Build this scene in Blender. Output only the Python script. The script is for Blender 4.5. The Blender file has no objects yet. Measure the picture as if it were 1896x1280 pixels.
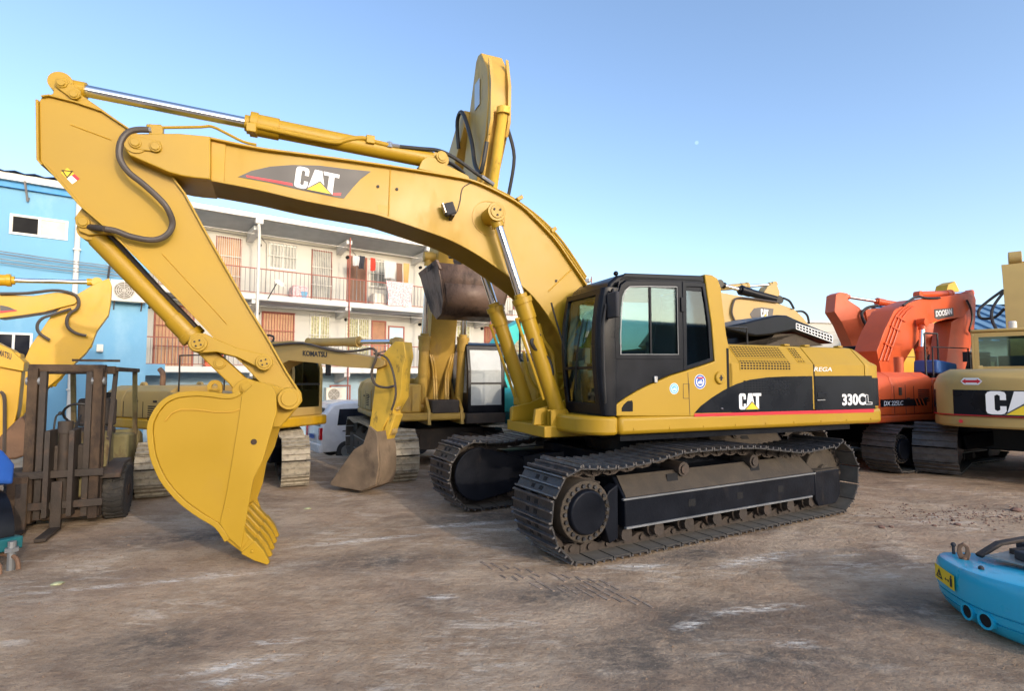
import bpy, bmesh, math, random
from mathutils import Vector, Matrix
random.seed(7)
R = math.radians
sc = bpy.context.scene
C = sc.collection

# ------------------------------------------------------------------ camera, sky, sun, exposure
cam = bpy.data.objects.new('camera', bpy.data.cameras.new('camera'))
C.objects.link(cam); sc.camera = cam
cam.location = (0, 0, 1.9)
cam.rotation_euler = (R(90 + 3.4), 0, 0)
cam.data.sensor_width = 36; cam.data.lens = 1010 / 1896 * 36
cam.data.clip_start = 0.1; cam.data.clip_end = 9000

SUN_EL, SUN_AZ = 17.0, 38.0        # sun behind the camera, this many degrees round to its right
w = bpy.data.worlds.new('World'); sc.world = w; w.use_nodes = True
nt = w.node_tree; nt.nodes.clear()
sky = nt.nodes.new('ShaderNodeTexSky'); sky.sky_type = 'NISHITA'; sky.sun_disc = False
sky.sun_elevation = R(SUN_EL); sky.sun_rotation = R(180 - SUN_AZ)
sky.air_density = 0.85; sky.dust_density = 2.0; sky.ozone_density = 1.6
bg = nt.nodes.new('ShaderNodeBackground'); bg.inputs['Strength'].default_value = 0.15
out = nt.nodes.new('ShaderNodeOutputWorld')
nt.links.new(sky.outputs[0], bg.inputs[0]); nt.links.new(bg.outputs[0], out.inputs[0])
sl = bpy.data.lights.new('sun', 'SUN'); sl.energy = 0.6; sl.angle = R(0.6); sl.color = (1.0, 0.84, 0.66)
sun = bpy.data.objects.new('sun', sl); C.objects.link(sun)
a = R(SUN_AZ); e = R(SUN_EL)
sdir = Vector((math.sin(a) * math.cos(e), -math.cos(a) * math.cos(e), math.sin(e)))   # towards the sun
sun.rotation_euler = sdir.to_track_quat('Z', 'Y').to_euler()
sun.location = (10, -10, 20)
sc.view_settings.view_transform = 'Standard'; sc.view_settings.look = 'None'
sc.view_settings.gamma = 1; sc.view_settings.use_curve_mapping = False
sc.view_settings.exposure = 1.36

# ------------------------------------------------------------------ materials
def mat(name, col, rough=0.5, metal=0.0, var=0.12, vscale=3.0, dirt=None, damt=0.0, dscale=2.0, bump=0.0, bscale=60.0, coat=0.0, spec=0.5, dthr=0.55, coatr=0.15):
    m = bpy.data.materials.new(name); m.use_nodes = True
    n = m.node_tree.nodes; l = m.node_tree.links
    b = n['Principled BSDF']
    b.inputs['Metallic'].default_value = metal
    b.inputs['Specular IOR Level'].default_value = spec
    b.inputs['Coat Weight'].default_value = coat; b.inputs['Coat Roughness'].default_value = coatr
    tc = n.new('ShaderNodeTexCoord')
    ns = n.new('ShaderNodeTexNoise'); ns.inputs['Scale'].default_value = vscale; ns.inputs['Detail'].default_value = 6
    l.new(tc.outputs['Object'], ns.inputs['Vector'])
    mr = n.new('ShaderNodeMapRange'); mr.inputs[1].default_value = 0.3; mr.inputs[2].default_value = 0.7
    mr.inputs[3].default_value = 1 - var; mr.inputs[4].default_value = 1 + var
    l.new(ns.outputs[0], mr.inputs[0])
    mul = n.new('ShaderNodeVectorMath'); mul.operation = 'SCALE'
    mul.inputs[0].default_value = col[:3]; l.new(mr.outputs[0], mul.inputs['Scale'])
    cout = mul.outputs[0]
    rr = n.new('ShaderNodeMapRange'); rr.inputs[1].default_value = 0.3; rr.inputs[2].default_value = 0.7
    rr.inputs[3].default_value = max(0.03, rough - 0.08); rr.inputs[4].default_value = min(1, rough + 0.08)
    l.new(ns.outputs[0], rr.inputs[0]); rout = rr.outputs[0]
    if dirt:
        d = n.new('ShaderNodeTexNoise'); d.inputs['Scale'].default_value = dscale; d.inputs['Detail'].default_value = 10; d.inputs['Roughness'].default_value = 0.68
        mp = n.new('ShaderNodeMapping'); mp.inputs['Location'].default_value = (3.1, 7.7, 1.3); mp.inputs['Scale'].default_value = (1, 1, 0.55)
        l.new(tc.outputs['Object'], mp.inputs['Vector']); l.new(mp.outputs[0], d.inputs['Vector'])
        dm = n.new('ShaderNodeMapRange'); dm.inputs[1].default_value = dthr; dm.inputs[2].default_value = dthr + 0.14
        dm.inputs[3].default_value = 0; dm.inputs[4].default_value = damt; l.new(d.outputs[0], dm.inputs[0])
        mx = n.new('ShaderNodeMix'); mx.data_type = 'RGBA'; l.new(dm.outputs[0], mx.inputs[0])
        l.new(cout, mx.inputs[6]); mx.inputs[7].default_value = (*dirt[:3], 1); cout = mx.outputs[2]
        rm = n.new('ShaderNodeMix'); l.new(dm.outputs[0], rm.inputs[0]); l.new(rout, rm.inputs[2]); rm.inputs[3].default_value = 0.85; rout = rm.outputs[0]
    l.new(cout, b.inputs['Base Color']); l.new(rout, b.inputs['Roughness'])
    if bump:
        bn = n.new('ShaderNodeTexNoise'); bn.inputs['Scale'].default_value = bscale; bn.inputs['Detail'].default_value = 4
        l.new(tc.outputs['Object'], bn.inputs['Vector'])
        bu = n.new('ShaderNodeBump'); bu.inputs['Strength'].default_value = bump; bu.inputs['Distance'].default_value = 0.01
        l.new(bn.outputs[0], bu.inputs['Height']); l.new(bu.outputs[0], b.inputs['Normal'])
    return m

def glass_mat(name, tint, refl=0.12):
    m = bpy.data.materials.new(name); m.use_nodes = True
    n = m.node_tree.nodes; l = m.node_tree.links; n.clear()
    o = n.new('ShaderNodeOutputMaterial'); mx = n.new('ShaderNodeMixShader')
    t = n.new('ShaderNodeBsdfTransparent'); t.inputs[0].default_value = (*tint, 1)
    g = n.new('ShaderNodeBsdfGlossy'); g.inputs['Roughness'].default_value = 0.03; g.inputs[0].default_value = (0.7, 0.76, 0.76, 1)
    f = n.new('ShaderNodeFresnel'); f.inputs[0].default_value = 1.5
    ad = n.new('ShaderNodeMath'); ad.operation = 'ADD'; ad.inputs[1].default_value = refl; ad.use_clamp = True
    l.new(f.outputs[0], ad.inputs[0]); l.new(ad.outputs[0], mx.inputs[0]); l.new(t.outputs[0], mx.inputs[1]); l.new(g.outputs[0], mx.inputs[2]); l.new(mx.outputs[0], o.inputs[0])
    return m

MUD = (0.13, 0.10, 0.075)
M = {}
M['yel'] = mat('yellow_paint', (0.41, 0.245, 0.010), 0.46, spec=0.5, var=0.07, vscale=1.1, dirt=(0.37, 0.21, 0.03), damt=0.35, dscale=1.4, bump=0.05, bscale=25)
M['yel_old'] = mat('old_yellow_paint', (0.47, 0.29, 0.055), 0.5, var=0.14, vscale=2.2, dirt=(0.30, 0.19, 0.09), damt=0.7, dscale=2.6, bump=0.2, bscale=40, dthr=0.56)
M['yel_tan'] = mat('tan_yellow_paint', (0.46, 0.31, 0.10), 0.5, var=0.08, vscale=2, dirt=(0.33, 0.23, 0.12), damt=0.4, dscale=2.0, bump=0.1, bscale=40)
M['yel_bright'] = mat('bright_yellow_paint', (0.60, 0.34, 0.012), 0.42, var=0.06, dirt=(0.42, 0.27, 0.06), damt=0.4, dscale=1.5)
M['chip'] = mat('chipped_yellow_paint', (0.66, 0.42, 0.05), 0.55, var=0.15, dirt=(0.05, 0.04, 0.035), damt=0.95, dscale=5.5, dthr=0.57, bump=0.3, bscale=30)
M['yel_seam'] = mat('yellow_weld_paint', (0.48, 0.27, 0.02), 0.5, var=0.05)
M['black'] = mat('black_paint', (0.006, 0.0075, 0.012), 0.34, var=0.25, dirt=(0.02, 0.019, 0.018), damt=0.15, dscale=2, spec=0.22)
M['band'] = mat('black_band', (0.007, 0.009, 0.014), 0.28, spec=0.28, var=0.15, vscale=2, bump=0.02, bscale=8)
M['frame'] = mat('track_frame_black', (0.006, 0.0075, 0.012), 0.36, spec=0.18, var=0.3, dirt=MUD, damt=0.18, dscale=2.4, bump=0.2, bscale=30, dthr=0.58)
M['dusty'] = mat('dusty_steel', (0.060, 0.047, 0.034), 0.85, var=0.3, vscale=5, dirt=(0.05, 0.045, 0.04), damt=0.7, dscale=3, bump=0.5, bscale=30)
M['shoe'] = mat('track_shoe_steel', (0.05, 0.05, 0.055), 0.42, metal=0.5, var=0.35, vscale=7, dirt=(0.085, 0.078, 0.07), damt=0.7, dscale=6, bump=0.4, bscale=50, dthr=0.52)
M['shoe_edge'] = mat('polished_grouser', (0.14, 0.14, 0.15), 0.4, metal=0.7, var=0.35, vscale=9, dirt=(0.12, 0.10, 0.08), damt=0.7, dscale=9, dthr=0.5)
M['shoe_dust'] = mat('dusty_shoe_face', (0.10, 0.09, 0.075), 0.9, var=0.3, vscale=6)
M['shoe_old'] = mat('worn_shoe_steel', (0.34, 0.30, 0.23), 0.6, metal=0.15, var=0.25, vscale=7, dirt=(0.12, 0.10, 0.075), damt=0.75, dscale=6, bump=0.4, bscale=50, dthr=0.54)
M['shoe_mid'] = mat('grey_shoe_steel', (0.12, 0.11, 0.105), 0.5, metal=0.3, var=0.3, vscale=7, dirt=(0.08, 0.065, 0.05), damt=0.7, dscale=6, bump=0.4, bscale=50)
M['chrome'] = mat('chrome_rod', (0.80, 0.80, 0.82), 0.12, metal=1.0, var=0.03)
M['rubber'] = mat('black_hose_rubber', (0.022, 0.021, 0.021), 0.5, var=0.2)
M['hoseg'] = mat('grey_hose', (0.075, 0.06, 0.05), 0.5, var=0.2)
M['steel'] = mat('plain_steel', (0.42, 0.42, 0.42), 0.35, metal=0.8, var=0.1)
M['rust'] = mat('rusty_steel', (0.17, 0.095, 0.055), 0.75, var=0.3, vscale=3, dirt=(0.045, 0.035, 0.03), damt=0.85, dscale=2.5, bump=0.6, bscale=25, dthr=0.5)
M['rustb'] = mat('brown_bucket_steel', (0.15, 0.095, 0.07), 0.55, metal=0.1, var=0.2, vscale=2, dirt=(0.05, 0.035, 0.03), damt=0.85, dscale=2.6, bump=0.7, bscale=16, dthr=0.48)
M['mudsteel'] = mat('muddy_bucket_steel', (0.20, 0.145, 0.095), 0.85, var=0.3, vscale=4, dirt=(0.09, 0.065, 0.045), damt=0.8, dscale=3, bump=0.6, bscale=20)
M['orange'] = mat('orange_paint', (0.62, 0.092, 0.020), 0.45, var=0.08, dirt=(0.34, 0.10, 0.05), damt=0.5, dscale=1.6, bump=0.05, bscale=20)
M['teal'] = mat('teal_paint', (0.055, 0.50, 0.47), 0.42, var=0.1, dirt=(0.08, 0.25, 0.24), damt=0.5, dscale=2)
M['tealdark'] = mat('dark_teal_paint', (0.012, 0.115, 0.135), 0.45, var=0.15, dirt=(0.05, 0.07, 0.07), damt=0.5, dscale=2)
M['cyan'] = mat('cyan_blue_paint', (0.012, 0.40, 0.60), 0.3, var=0.08, dirt=(0.03, 0.13, 0.19), damt=0.5, dscale=2.2, coat=0.3)
M['white'] = mat('white_print', (0.82, 0.82, 0.82), 0.5, var=0.03)
M['red'] = mat('red_print', (0.62, 0.02, 0.035), 0.45, var=0.05)
M['grey_print'] = mat('grey_print', (0.085, 0.078, 0.075), 0.5, var=0.05)
M['sticker_yel'] = mat('yellow_print', (0.82, 0.58, 0.02), 0.5, var=0.04)
M['sticker_blue'] = mat('blue_print', (0.02, 0.10, 0.42), 0.5, var=0.1)
M['sticker_cyan'] = mat('cyan_print', (0.12, 0.45, 0.62), 0.5, var=0.1)
M['glass'] = glass_mat('cab_glass', (0.60, 0.74, 0.72), 0.04)
M['glassd'] = glass_mat('dark_glass', (0.28, 0.38, 0.45), 0.04)
M['glassfog'] = mat('dusty_glass', (0.42, 0.45, 0.45), 0.25, var=0.12, vscale=1.5, dirt=(0.32, 0.33, 0.32), damt=0.6, dscale=3, coat=0.4)
M['interior'] = mat('cab_interior', (0.035, 0.035, 0.04), 0.8, var=0.2)
M['interior_grey'] = mat('cab_trim', (0.16, 0.165, 0.16), 0.7, var=0.15)
M['darkhole'] = mat('dark_recess', (0.006, 0.006, 0.007), 0.9, var=0.1)
M['tyre'] = mat('tyre_rubber', (0.035, 0.033, 0.031), 0.85, var=0.3, dirt=(0.10, 0.085, 0.065), damt=0.6, dscale=6, bump=0.4, bscale=60)
M['van'] = mat('white_van_paint', (0.72, 0.73, 0.76), 0.25, var=0.03, coat=0.5, dirt=(0.45, 0.43, 0.40), damt=0.3, dscale=2)
M['taillight'] = mat('red_lens', (0.55, 0.01, 0.015), 0.15, var=0.1, coat=0.5)
M['forkbody'] = mat('faded_forklift_paint', (0.20, 0.17, 0.07), 0.65, var=0.3, vscale=4, dirt=(0.10, 0.055, 0.03), damt=0.85, dscale=4, bump=0.4, bscale=30, dthr=0.49)
M['forkrust'] = mat('forklift_rust', (0.085, 0.056, 0.036), 0.75, var=0.3, vscale=5, dirt=(0.035, 0.026, 0.022), damt=0.9, dscale=3, bump=0.5, bscale=40, dthr=0.46, spec=0.25)
M['forkdark'] = mat('dark_grimy_steel', (0.045, 0.034, 0.027), 0.7, var=0.35, vscale=5, dirt=(0.12, 0.07, 0.045), damt=0.7, dscale=5, bump=0.5, bscale=40)

# ------------------------------------------------------------------ mesh tools
class MB:
    def __init__(s): s.v = []; s.f = []; s.m = []; s.cm = 0
    def add(s, vs, fs):
        o = len(s.v); s.v += [tuple(p) for p in vs]
        for f in fs: s.f.append([i + o for i in f]); s.m.append(s.cm)
        return s
    def poly3(s, pts, vec):                        # polygon extruded along vec
        n = len(pts); p = [Vector(q) for q in pts]; v = Vector(vec)
        return s.add(p + [q + v for q in p], [list(range(n))[::-1], list(range(n, 2 * n))] + [[i, (i + 1) % n, n + (i + 1) % n, n + i] for i in range(n)])
    def prism(s, xz, y0, y1): return s.poly3([(x, y0, z) for x, z in xz], (0, y1 - y0, 0))
    def slab(s, xy, z0, z1): return s.poly3([(x, y, z0) for x, y in xy], (0, 0, z1 - z0))
    def ring3(s, A, B, vec):                       # frame between outline A and opening B, extruded
        n = len(A); v = Vector(vec); A = [Vector(p) for p in A]; B = [Vector(p) for p in B]
        vs = A + B + [p + v for p in A] + [p + v for p in B]; f = []
        for i in range(n):
            j = (i + 1) % n
            f += [[i, j, n + j, n + i], [2*n+i, 3*n+i, 3*n+j, 2*n+j], [i, 2*n+i, 2*n+j, j], [n+i, n+j, 3*n+j, 3*n+i]]
        return s.add(vs, f)
    def box(s, x0, x1, y0, y1, z0, z1):
        return s.slab([(x0, y0), (x1, y0), (x1, y1), (x0, y1)], z0, z1)
    def obox(s, c, sx, sy, sz, rot=None):          # box round c turned by a matrix
        M3 = rot or Matrix.Identity(3); c = Vector(c)
        vs = [c + M3 @ Vector((a * sx / 2, b * sy / 2, d * sz / 2)) for d in (-1, 1) for a, b in ((-1, -1), (1, -1), (1, 1), (-1, 1))]
        return s.add(vs, [[3, 2, 1, 0], [4, 5, 6, 7], [0, 1, 5, 4], [1, 2, 6, 5], [2, 3, 7, 6], [3, 0, 4, 7]])
    def bar(s, p, q, w_, h, up=(0, 0, 1)):         # rectangular bar between two points
        p = Vector(p); q = Vector(q); d = (q - p); L = d.length; d.normalize(); u = Vector(up)
        if abs(d.dot(u)) > 0.98: u = Vector((1, 0, 0))
        sd = d.cross(u).normalized(); u = sd.cross(d)
        return s.obox((p + q) / 2, L, w_, h, Matrix((d, sd, u)).transposed())
    def cyl(s, p, q, r0, r1=None, n=18):
        p = Vector(p); q = Vector(q); r1 = r0 if r1 is None else r1
        d = (q - p).normalized(); u = Vector((0, 0, 1)) if abs(d.z) < 0.9 else Vector((1, 0, 0))
        a = d.cross(u).normalized(); b = d.cross(a); vs = []
        for c, r in ((p, r0), (q, r1)):
            for k in range(n):
                t = 2 * math.pi * k / n; vs.append(c + a * (r * math.cos(t)) + b * (r * math.sin(t)))
        return s.add(vs, [list(range(n)), list(range(n, 2 * n))[::-1]] + [[k, n + k, n + (k + 1) % n, (k + 1) % n] for k in range(n)])
    def ringcyl(s, p, q, ro, ri, n=24):            # hollow ring
        p = Vector(p); q = Vector(q); d = (q - p).normalized(); u = Vector((0, 0, 1)) if abs(d.z) < 0.9 else Vector((1, 0, 0))
        a = d.cross(u).normalized(); b = d.cross(a)
        A = [p + a * (ro * math.cos(2*math.pi*k/n)) + b * (ro * math.sin(2*math.pi*k/n)) for k in range(n)]
        B = [p + a * (ri * math.cos(2*math.pi*k/n)) + b * (ri * math.sin(2*math.pi*k/n)) for k in range(n)]
        return s.ring3(A, B, q - p)
    def tube(s, path, r, n=8, sm=4, closed=False):
        P = [Vector(p) for p in path]
        if sm > 1 and len(P) > 2: P = smooth(P, sm)
        vs = []; a = None
        for i, p in enumerate(P):
            d = (P[min(i + 1, len(P) - 1)] - P[max(i - 1, 0)]).normalized()
            if a is None:
                u = Vector((0, 0, 1)) if abs(d.z) < 0.9 else Vector((1, 0, 0)); a = d.cross(u).normalized()
            else: a = (a - d * a.dot(d)).normalized()
            b = d.cross(a)
            vs += [p + a * (r * math.cos(2*math.pi*k/n)) + b * (r * math.sin(2*math.pi*k/n)) for k in range(n)]
        m = len(P); f = [[i*n+k, i*n+(k+1) % n, (i+1)*n+(k+1) % n, (i+1)*n+k] for i in range(m-1) for k in range(n)]
        return s.add(vs, f + [list(range(n))[::-1], list(range((m-1)*n, m*n))])
    def strip(s, xz, y0, y1, th):                  # plate following a path in the x-z plane, thickness th to its left
        n = len(xz); off = []
        for i in range(n):
            a = Vector(xz[max(i-1, 0)]); b = Vector(xz[min(i+1, n-1)]); d = (b - a).normalized()
            off.append((xz[i][0] - d.y * th, xz[i][1] + d.x * th))
        for i in range(n - 1):
            q = [xz[i], xz[i+1], off[i+1], off[i]]
            pass
        vs = [(x, y0, z) for x, z in xz] + [(x, y1, z) for x, z in xz] + [(x, y0, z) for x, z in off] + [(x, y1, z) for x, z in off]
        f = []
        for i in range(n-1):
            f += [[i, i+1, n+i+1, n+i], [2*n+i, 3*n+i, 3*n+i+1, 2*n+i+1], [i, 2*n+i, 2*n+i+1, i+1], [n+i, n+i+1, 3*n+i+1, 3*n+i]]
        f += [[0, n, 3*n, 2*n], [n-1, 3*n-1, 4*n-1, 2*n-1][:0] or [n-1, 3*n-1, 4*n-1, 2*n-1]]
        return s.add(vs, f)
    def sphere(s, c, r, n=12, m=8, sz=1.0):
        c = Vector(c); vs = [c + Vector((0, 0, r*sz))]
        for i in range(1, m):
            t = math.pi * i / m
            vs += [c + Vector((r*math.sin(t)*math.cos(2*math.pi*k/n), r*math.sin(t)*math.sin(2*math.pi*k/n), r*sz*math.cos(t))) for k in range(n)]
        vs.append(c - Vector((0, 0, r*sz))); f = [[0, 1+k, 1+(k+1) % n] for k in range(n)]
        for i in range(m-2): f += [[1+i*n+k, 1+(i+1)*n+k, 1+(i+1)*n+(k+1) % n, 1+i*n+(k+1) % n] for k in range(n)]
        L = len(vs)-1; f += [[1+(m-2)*n+(k+1) % n, 1+(m-2)*n+k, L] for k in range(n)]
        return s.add(vs, f)
    def loft(s, loops):
        n = len(loops[0]); vs = [p for L in loops for p in L]; m = len(loops)
        return s.add(vs, [[i*n+k, i*n+(k+1) % n, (i+1)*n+(k+1) % n, (i+1)*n+k] for i in range(m-1) for k in range(n)] + [list(range(n))[::-1], list(range((m-1)*n, m*n))])
    def xf(s, mtx, start=0):
        for i in range(start, len(s.v)): s.v[i] = tuple(mtx @ Vector(s.v[i]))
        return s
    def mesh(s, name, mats, ang=35, recalc=True):
        me = bpy.data.meshes.new(name); me.from_pydata(s.v, [], s.f)
        for m in (mats if isinstance(mats, (list, tuple)) else [mats]): me.materials.append(m)
        me.polygons.foreach_set('material_index', s.m)
        if recalc:
            bm = bmesh.new(); bm.from_mesh(me); bmesh.ops.recalc_face_normals(bm, faces=bm.faces); bm.to_mesh(me); bm.free()
        if ang:
            me.shade_smooth(); me.set_sharp_from_angle(angle=R(ang))
        me.update(); return me
    def build(s, name, mats, parent=None, bev=0.0, ang=35, loc=None, rotz=None, label=None):
        o = bpy.data.objects.new(name, s.mesh(name, mats, ang)); C.objects.link(o)
        if parent: o.parent = parent
        if bev:
            b = o.modifiers.new('bevel', 'BEVEL'); b.width = bev; b.segments = 2; b.limit_method = 'ANGLE'; b.angle_limit = R(38); b.harden_normals = False
        if loc: o.location = loc
        if rotz is not None: o.rotation_euler.z = rotz
        if label: o['label'] = label
        return o

def smooth(P, k):                                  # Catmull-Rom through the points
    out_ = []
    for i in range(len(P) - 1):
        a, b, c, d = P[max(i-1, 0)], P[i], P[i+1], P[min(i+2, len(P)-1)]
        for j in range(k):
            t = j / k
            out_.append(0.5 * ((2*b) + (c-a)*t + (2*a-5*b+4*c-d)*t*t + (3*b-3*c+d-a)*t*t*t))
    out_.append(P[-1]); return out_
def smooth2(P, k=4): return [(p.x, p.y) for p in smooth([Vector((x, y)) for x, y in P], k)]
def thing(name, label, cat, loc=(0, 0, 0), rotz=0, group=None):
    o = bpy.data.objects.new(name, None); C.objects.link(o); o.empty_display_size = 0.2
    o.location = loc; o.rotation_euler.z = rotz; o['label'] = label; o['category'] = cat
    if group: o['group'] = group
    return o
def tag(o, label, cat, group=None, kind=None):
    o['label'] = label
    if cat: o['category'] = cat
    if group: o['group'] = group
    if kind: o['kind'] = kind
    return o
def inst(src, name, parent, mtx):                  # another piece with the same mesh
    o = bpy.data.objects.new(name, src); C.objects.link(o); o.parent = parent; o.matrix_local = mtx; return o
def frame_loc(fr): return (fr[0], fr[1], 0), R(fr[2])
def XZ(pts, y): return [(x, y, z) for x, z in pts]

def text_mb(s, size, depth=0.003, xs=1.0, bold=0.0, shear=0.0, spacing=1.0):
    cu = bpy.data.curves.new('t', 'FONT'); cu.body = s; cu.size = size; cu.extrude = depth / 2; cu.offset = bold; cu.shear = shear
    cu.space_character = spacing; cu.resolution_u = 3; cu.align_x = 'LEFT'
    o = bpy.data.objects.new('t', cu); C.objects.link(o)
    dg = bpy.context.evaluated_depsgraph_get(); me = bpy.data.meshes.new_from_object(o.evaluated_get(dg))
    mb = MB(); mb.v = [(v.co.x * xs, v.co.y, v.co.z) for v in me.vertices]; mb.f = [list(p.vertices) for p in me.polygons]; mb.m = [0] * len(mb.f)
    bpy.data.objects.remove(o); bpy.data.meshes.remove(me)
    return mb
def place(mb, origin, right, up):                  # text plane -> local frame (right, up, outward)
    r = Vector(right).normalized(); u = Vector(up).normalized(); n_ = r.cross(u)
    m = Matrix((r, u, n_)).transposed().to_4x4(); m.translation = Vector(origin)
    return mb.xf(m)
def lettering(s, parent, origin, right, up, h, width, material, bold=0.0, shear=0.0, depth=0.004, name='lettering', label=None):
    mb = text_mb(s, 1.0, 0, 1.0, bold, shear)
    xs_ = [v[0] for v in mb.v]; ys = [v[1] for v in mb.v]; x0, x1, y0, y1 = min(xs_), max(xs_), min(ys), max(ys)
    mb2 = text_mb(s, 1.0, 0.02, 1.0, bold, shear)
    mb2.v = [((x - x0) / (x1 - x0) * width, (y - y0) / (y1 - y0) * h, z / 0.02 * depth) for x, y, z in mb2.v]
    return place(mb2, origin, right, up).build(name, material, parent, ang=0, label=label)
def cat_logo(parent, origin, right, up, h, wd):
    # block capitals with a triangle over the foot of the A
    r = Vector(right).normalized(); u = Vector(up).normalized(); n_ = r.cross(u); O = Vector(origin)
    def P(x, y): return O + r * (x * wd) + u * (y * h)
    mb = MB()
    c = [(0.30, 0.62), (0.21, 0.62), (0.21, 0.80), (0.17, 0.86), (0.13, 0.80), (0.13, 0.20), (0.17, 0.14), (0.21, 0.20), (0.21, 0.36), (0.30, 0.36), (0.30, 0.15), (0.27, 0.04), (0.22, 0), (0.08, 0), (0.02, 0.04), (0, 0.14), (0, 0.86), (0.03, 0.96), (0.08, 1), (0.22, 1), (0.28, 0.96), (0.30, 0.86)]
    mb.poly3([P(*q) for q in c], n_ * 0.004)
    A = [(0.30, 0), (0.42, 0), (0.45, 0.22), (0.55, 0.22), (0.58, 0), (0.72, 0), (0.59, 1), (0.42, 1)]
    mb.poly3([P(*q) for q in A], n_ * 0.004)
    T = [(0.76, 0), (0.89, 0), (0.89, 0.83), (1.0, 0.83), (1.0, 1), (0.62, 1), (0.645, 0.83), (0.76, 0.83)]
    mb.poly3([P(*q) for q in T], n_ * 0.004)
    mb.build('lettering', M['white'], parent, ang=0)
    o = MB(); o.poly3([P(0.24, -0.03) + n_*0.0045, P(0.9, -0.03) + n_*0.0045, P(0.57, 0.52) + n_*0.0045], n_ * 0.002); o.build('emblem_outline', M['grey_print'], parent, ang=0)
    t = MB(); t.poly3([P(0.29, 0.0) + n_*0.007, P(0.85, 0.0) + n_*0.007, P(0.57, 0.44) + n_*0.007], n_ * 0.002); t.build('emblem', M['sticker_yel'], parent, ang=0)
# ------------------------------------------------------------------ crawler undercarriage (shared by every machine)
def loop_points(xf, xr, r, top, zb=0.055, n=14):
    P = []
    P += [Vector((xr, 0, zb)), Vector((xf, 0, zb))]
    for k in range(1, n): t = -math.pi/2 + math.pi * k / n; P.append(Vector((xf + r * math.cos(t), 0, zb + r + r * math.sin(t))))
    P += smooth([Vector((x, 0, z)) for x, z in top], 4)
    for k in range(1, n): t = math.pi/2 + math.pi * k / n; P.append(Vector((xr + r * math.cos(t), 0, zb + r + r * math.sin(t))))
    return P
def along(P, N):
    seg = [(P[(i+1) % len(P)] - P[i]).length for i in range(len(P))]; L = sum(seg); res = []; i = 0; acc = 0
    for k in range(N):
        s_ = L * k / N
        while acc + seg[i] < s_: acc += seg[i]; i += 1
        d = (P[(i+1) % len(P)] - P[i]).normalized(); res.append((P[i] + d * (s_ - acc), d))
    return res, L / N
def shoe_mesh(wd, pitch, material, edge=None, dust=None):
    mb = MB(); p = pitch * 0.5
    mb.box(-p * 0.93, p * 0.93, -wd/2, wd/2, -0.008, 0.006)
    for k, hh in ((-0.86, 0.028), (0.0, 0.026), (0.86, 0.028)):
        mb.cm = 1; mb.poly3([(p*k - 0.012, -wd/2, -0.008), (p*k + 0.012, -wd/2, -0.008), (p*k + 0.007, -wd/2, -hh - 0.008), (p*k - 0.007, -wd/2, -hh - 0.008)], (0, wd, 0))
    mb.cm = 2; mb.box(-p * 0.92, p * 0.92, -wd/2 + 0.004, wd/2 - 0.004, 0.006, 0.010)
    return mb.mesh('shoe', [material, edge or material, dust or material], 30)
def bolts_mesh(wd, pitch, material):
    mb = MB()
    for sx in (-0.42, 0.42):
        for sy in (-0.10, 0.10): mb.box(sx*pitch*0.5 - 0.022, sx*pitch*0.5 + 0.022, sy*wd - 0.03, sy*wd + 0.03, -0.012, -0.0085)
    return mb
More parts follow.
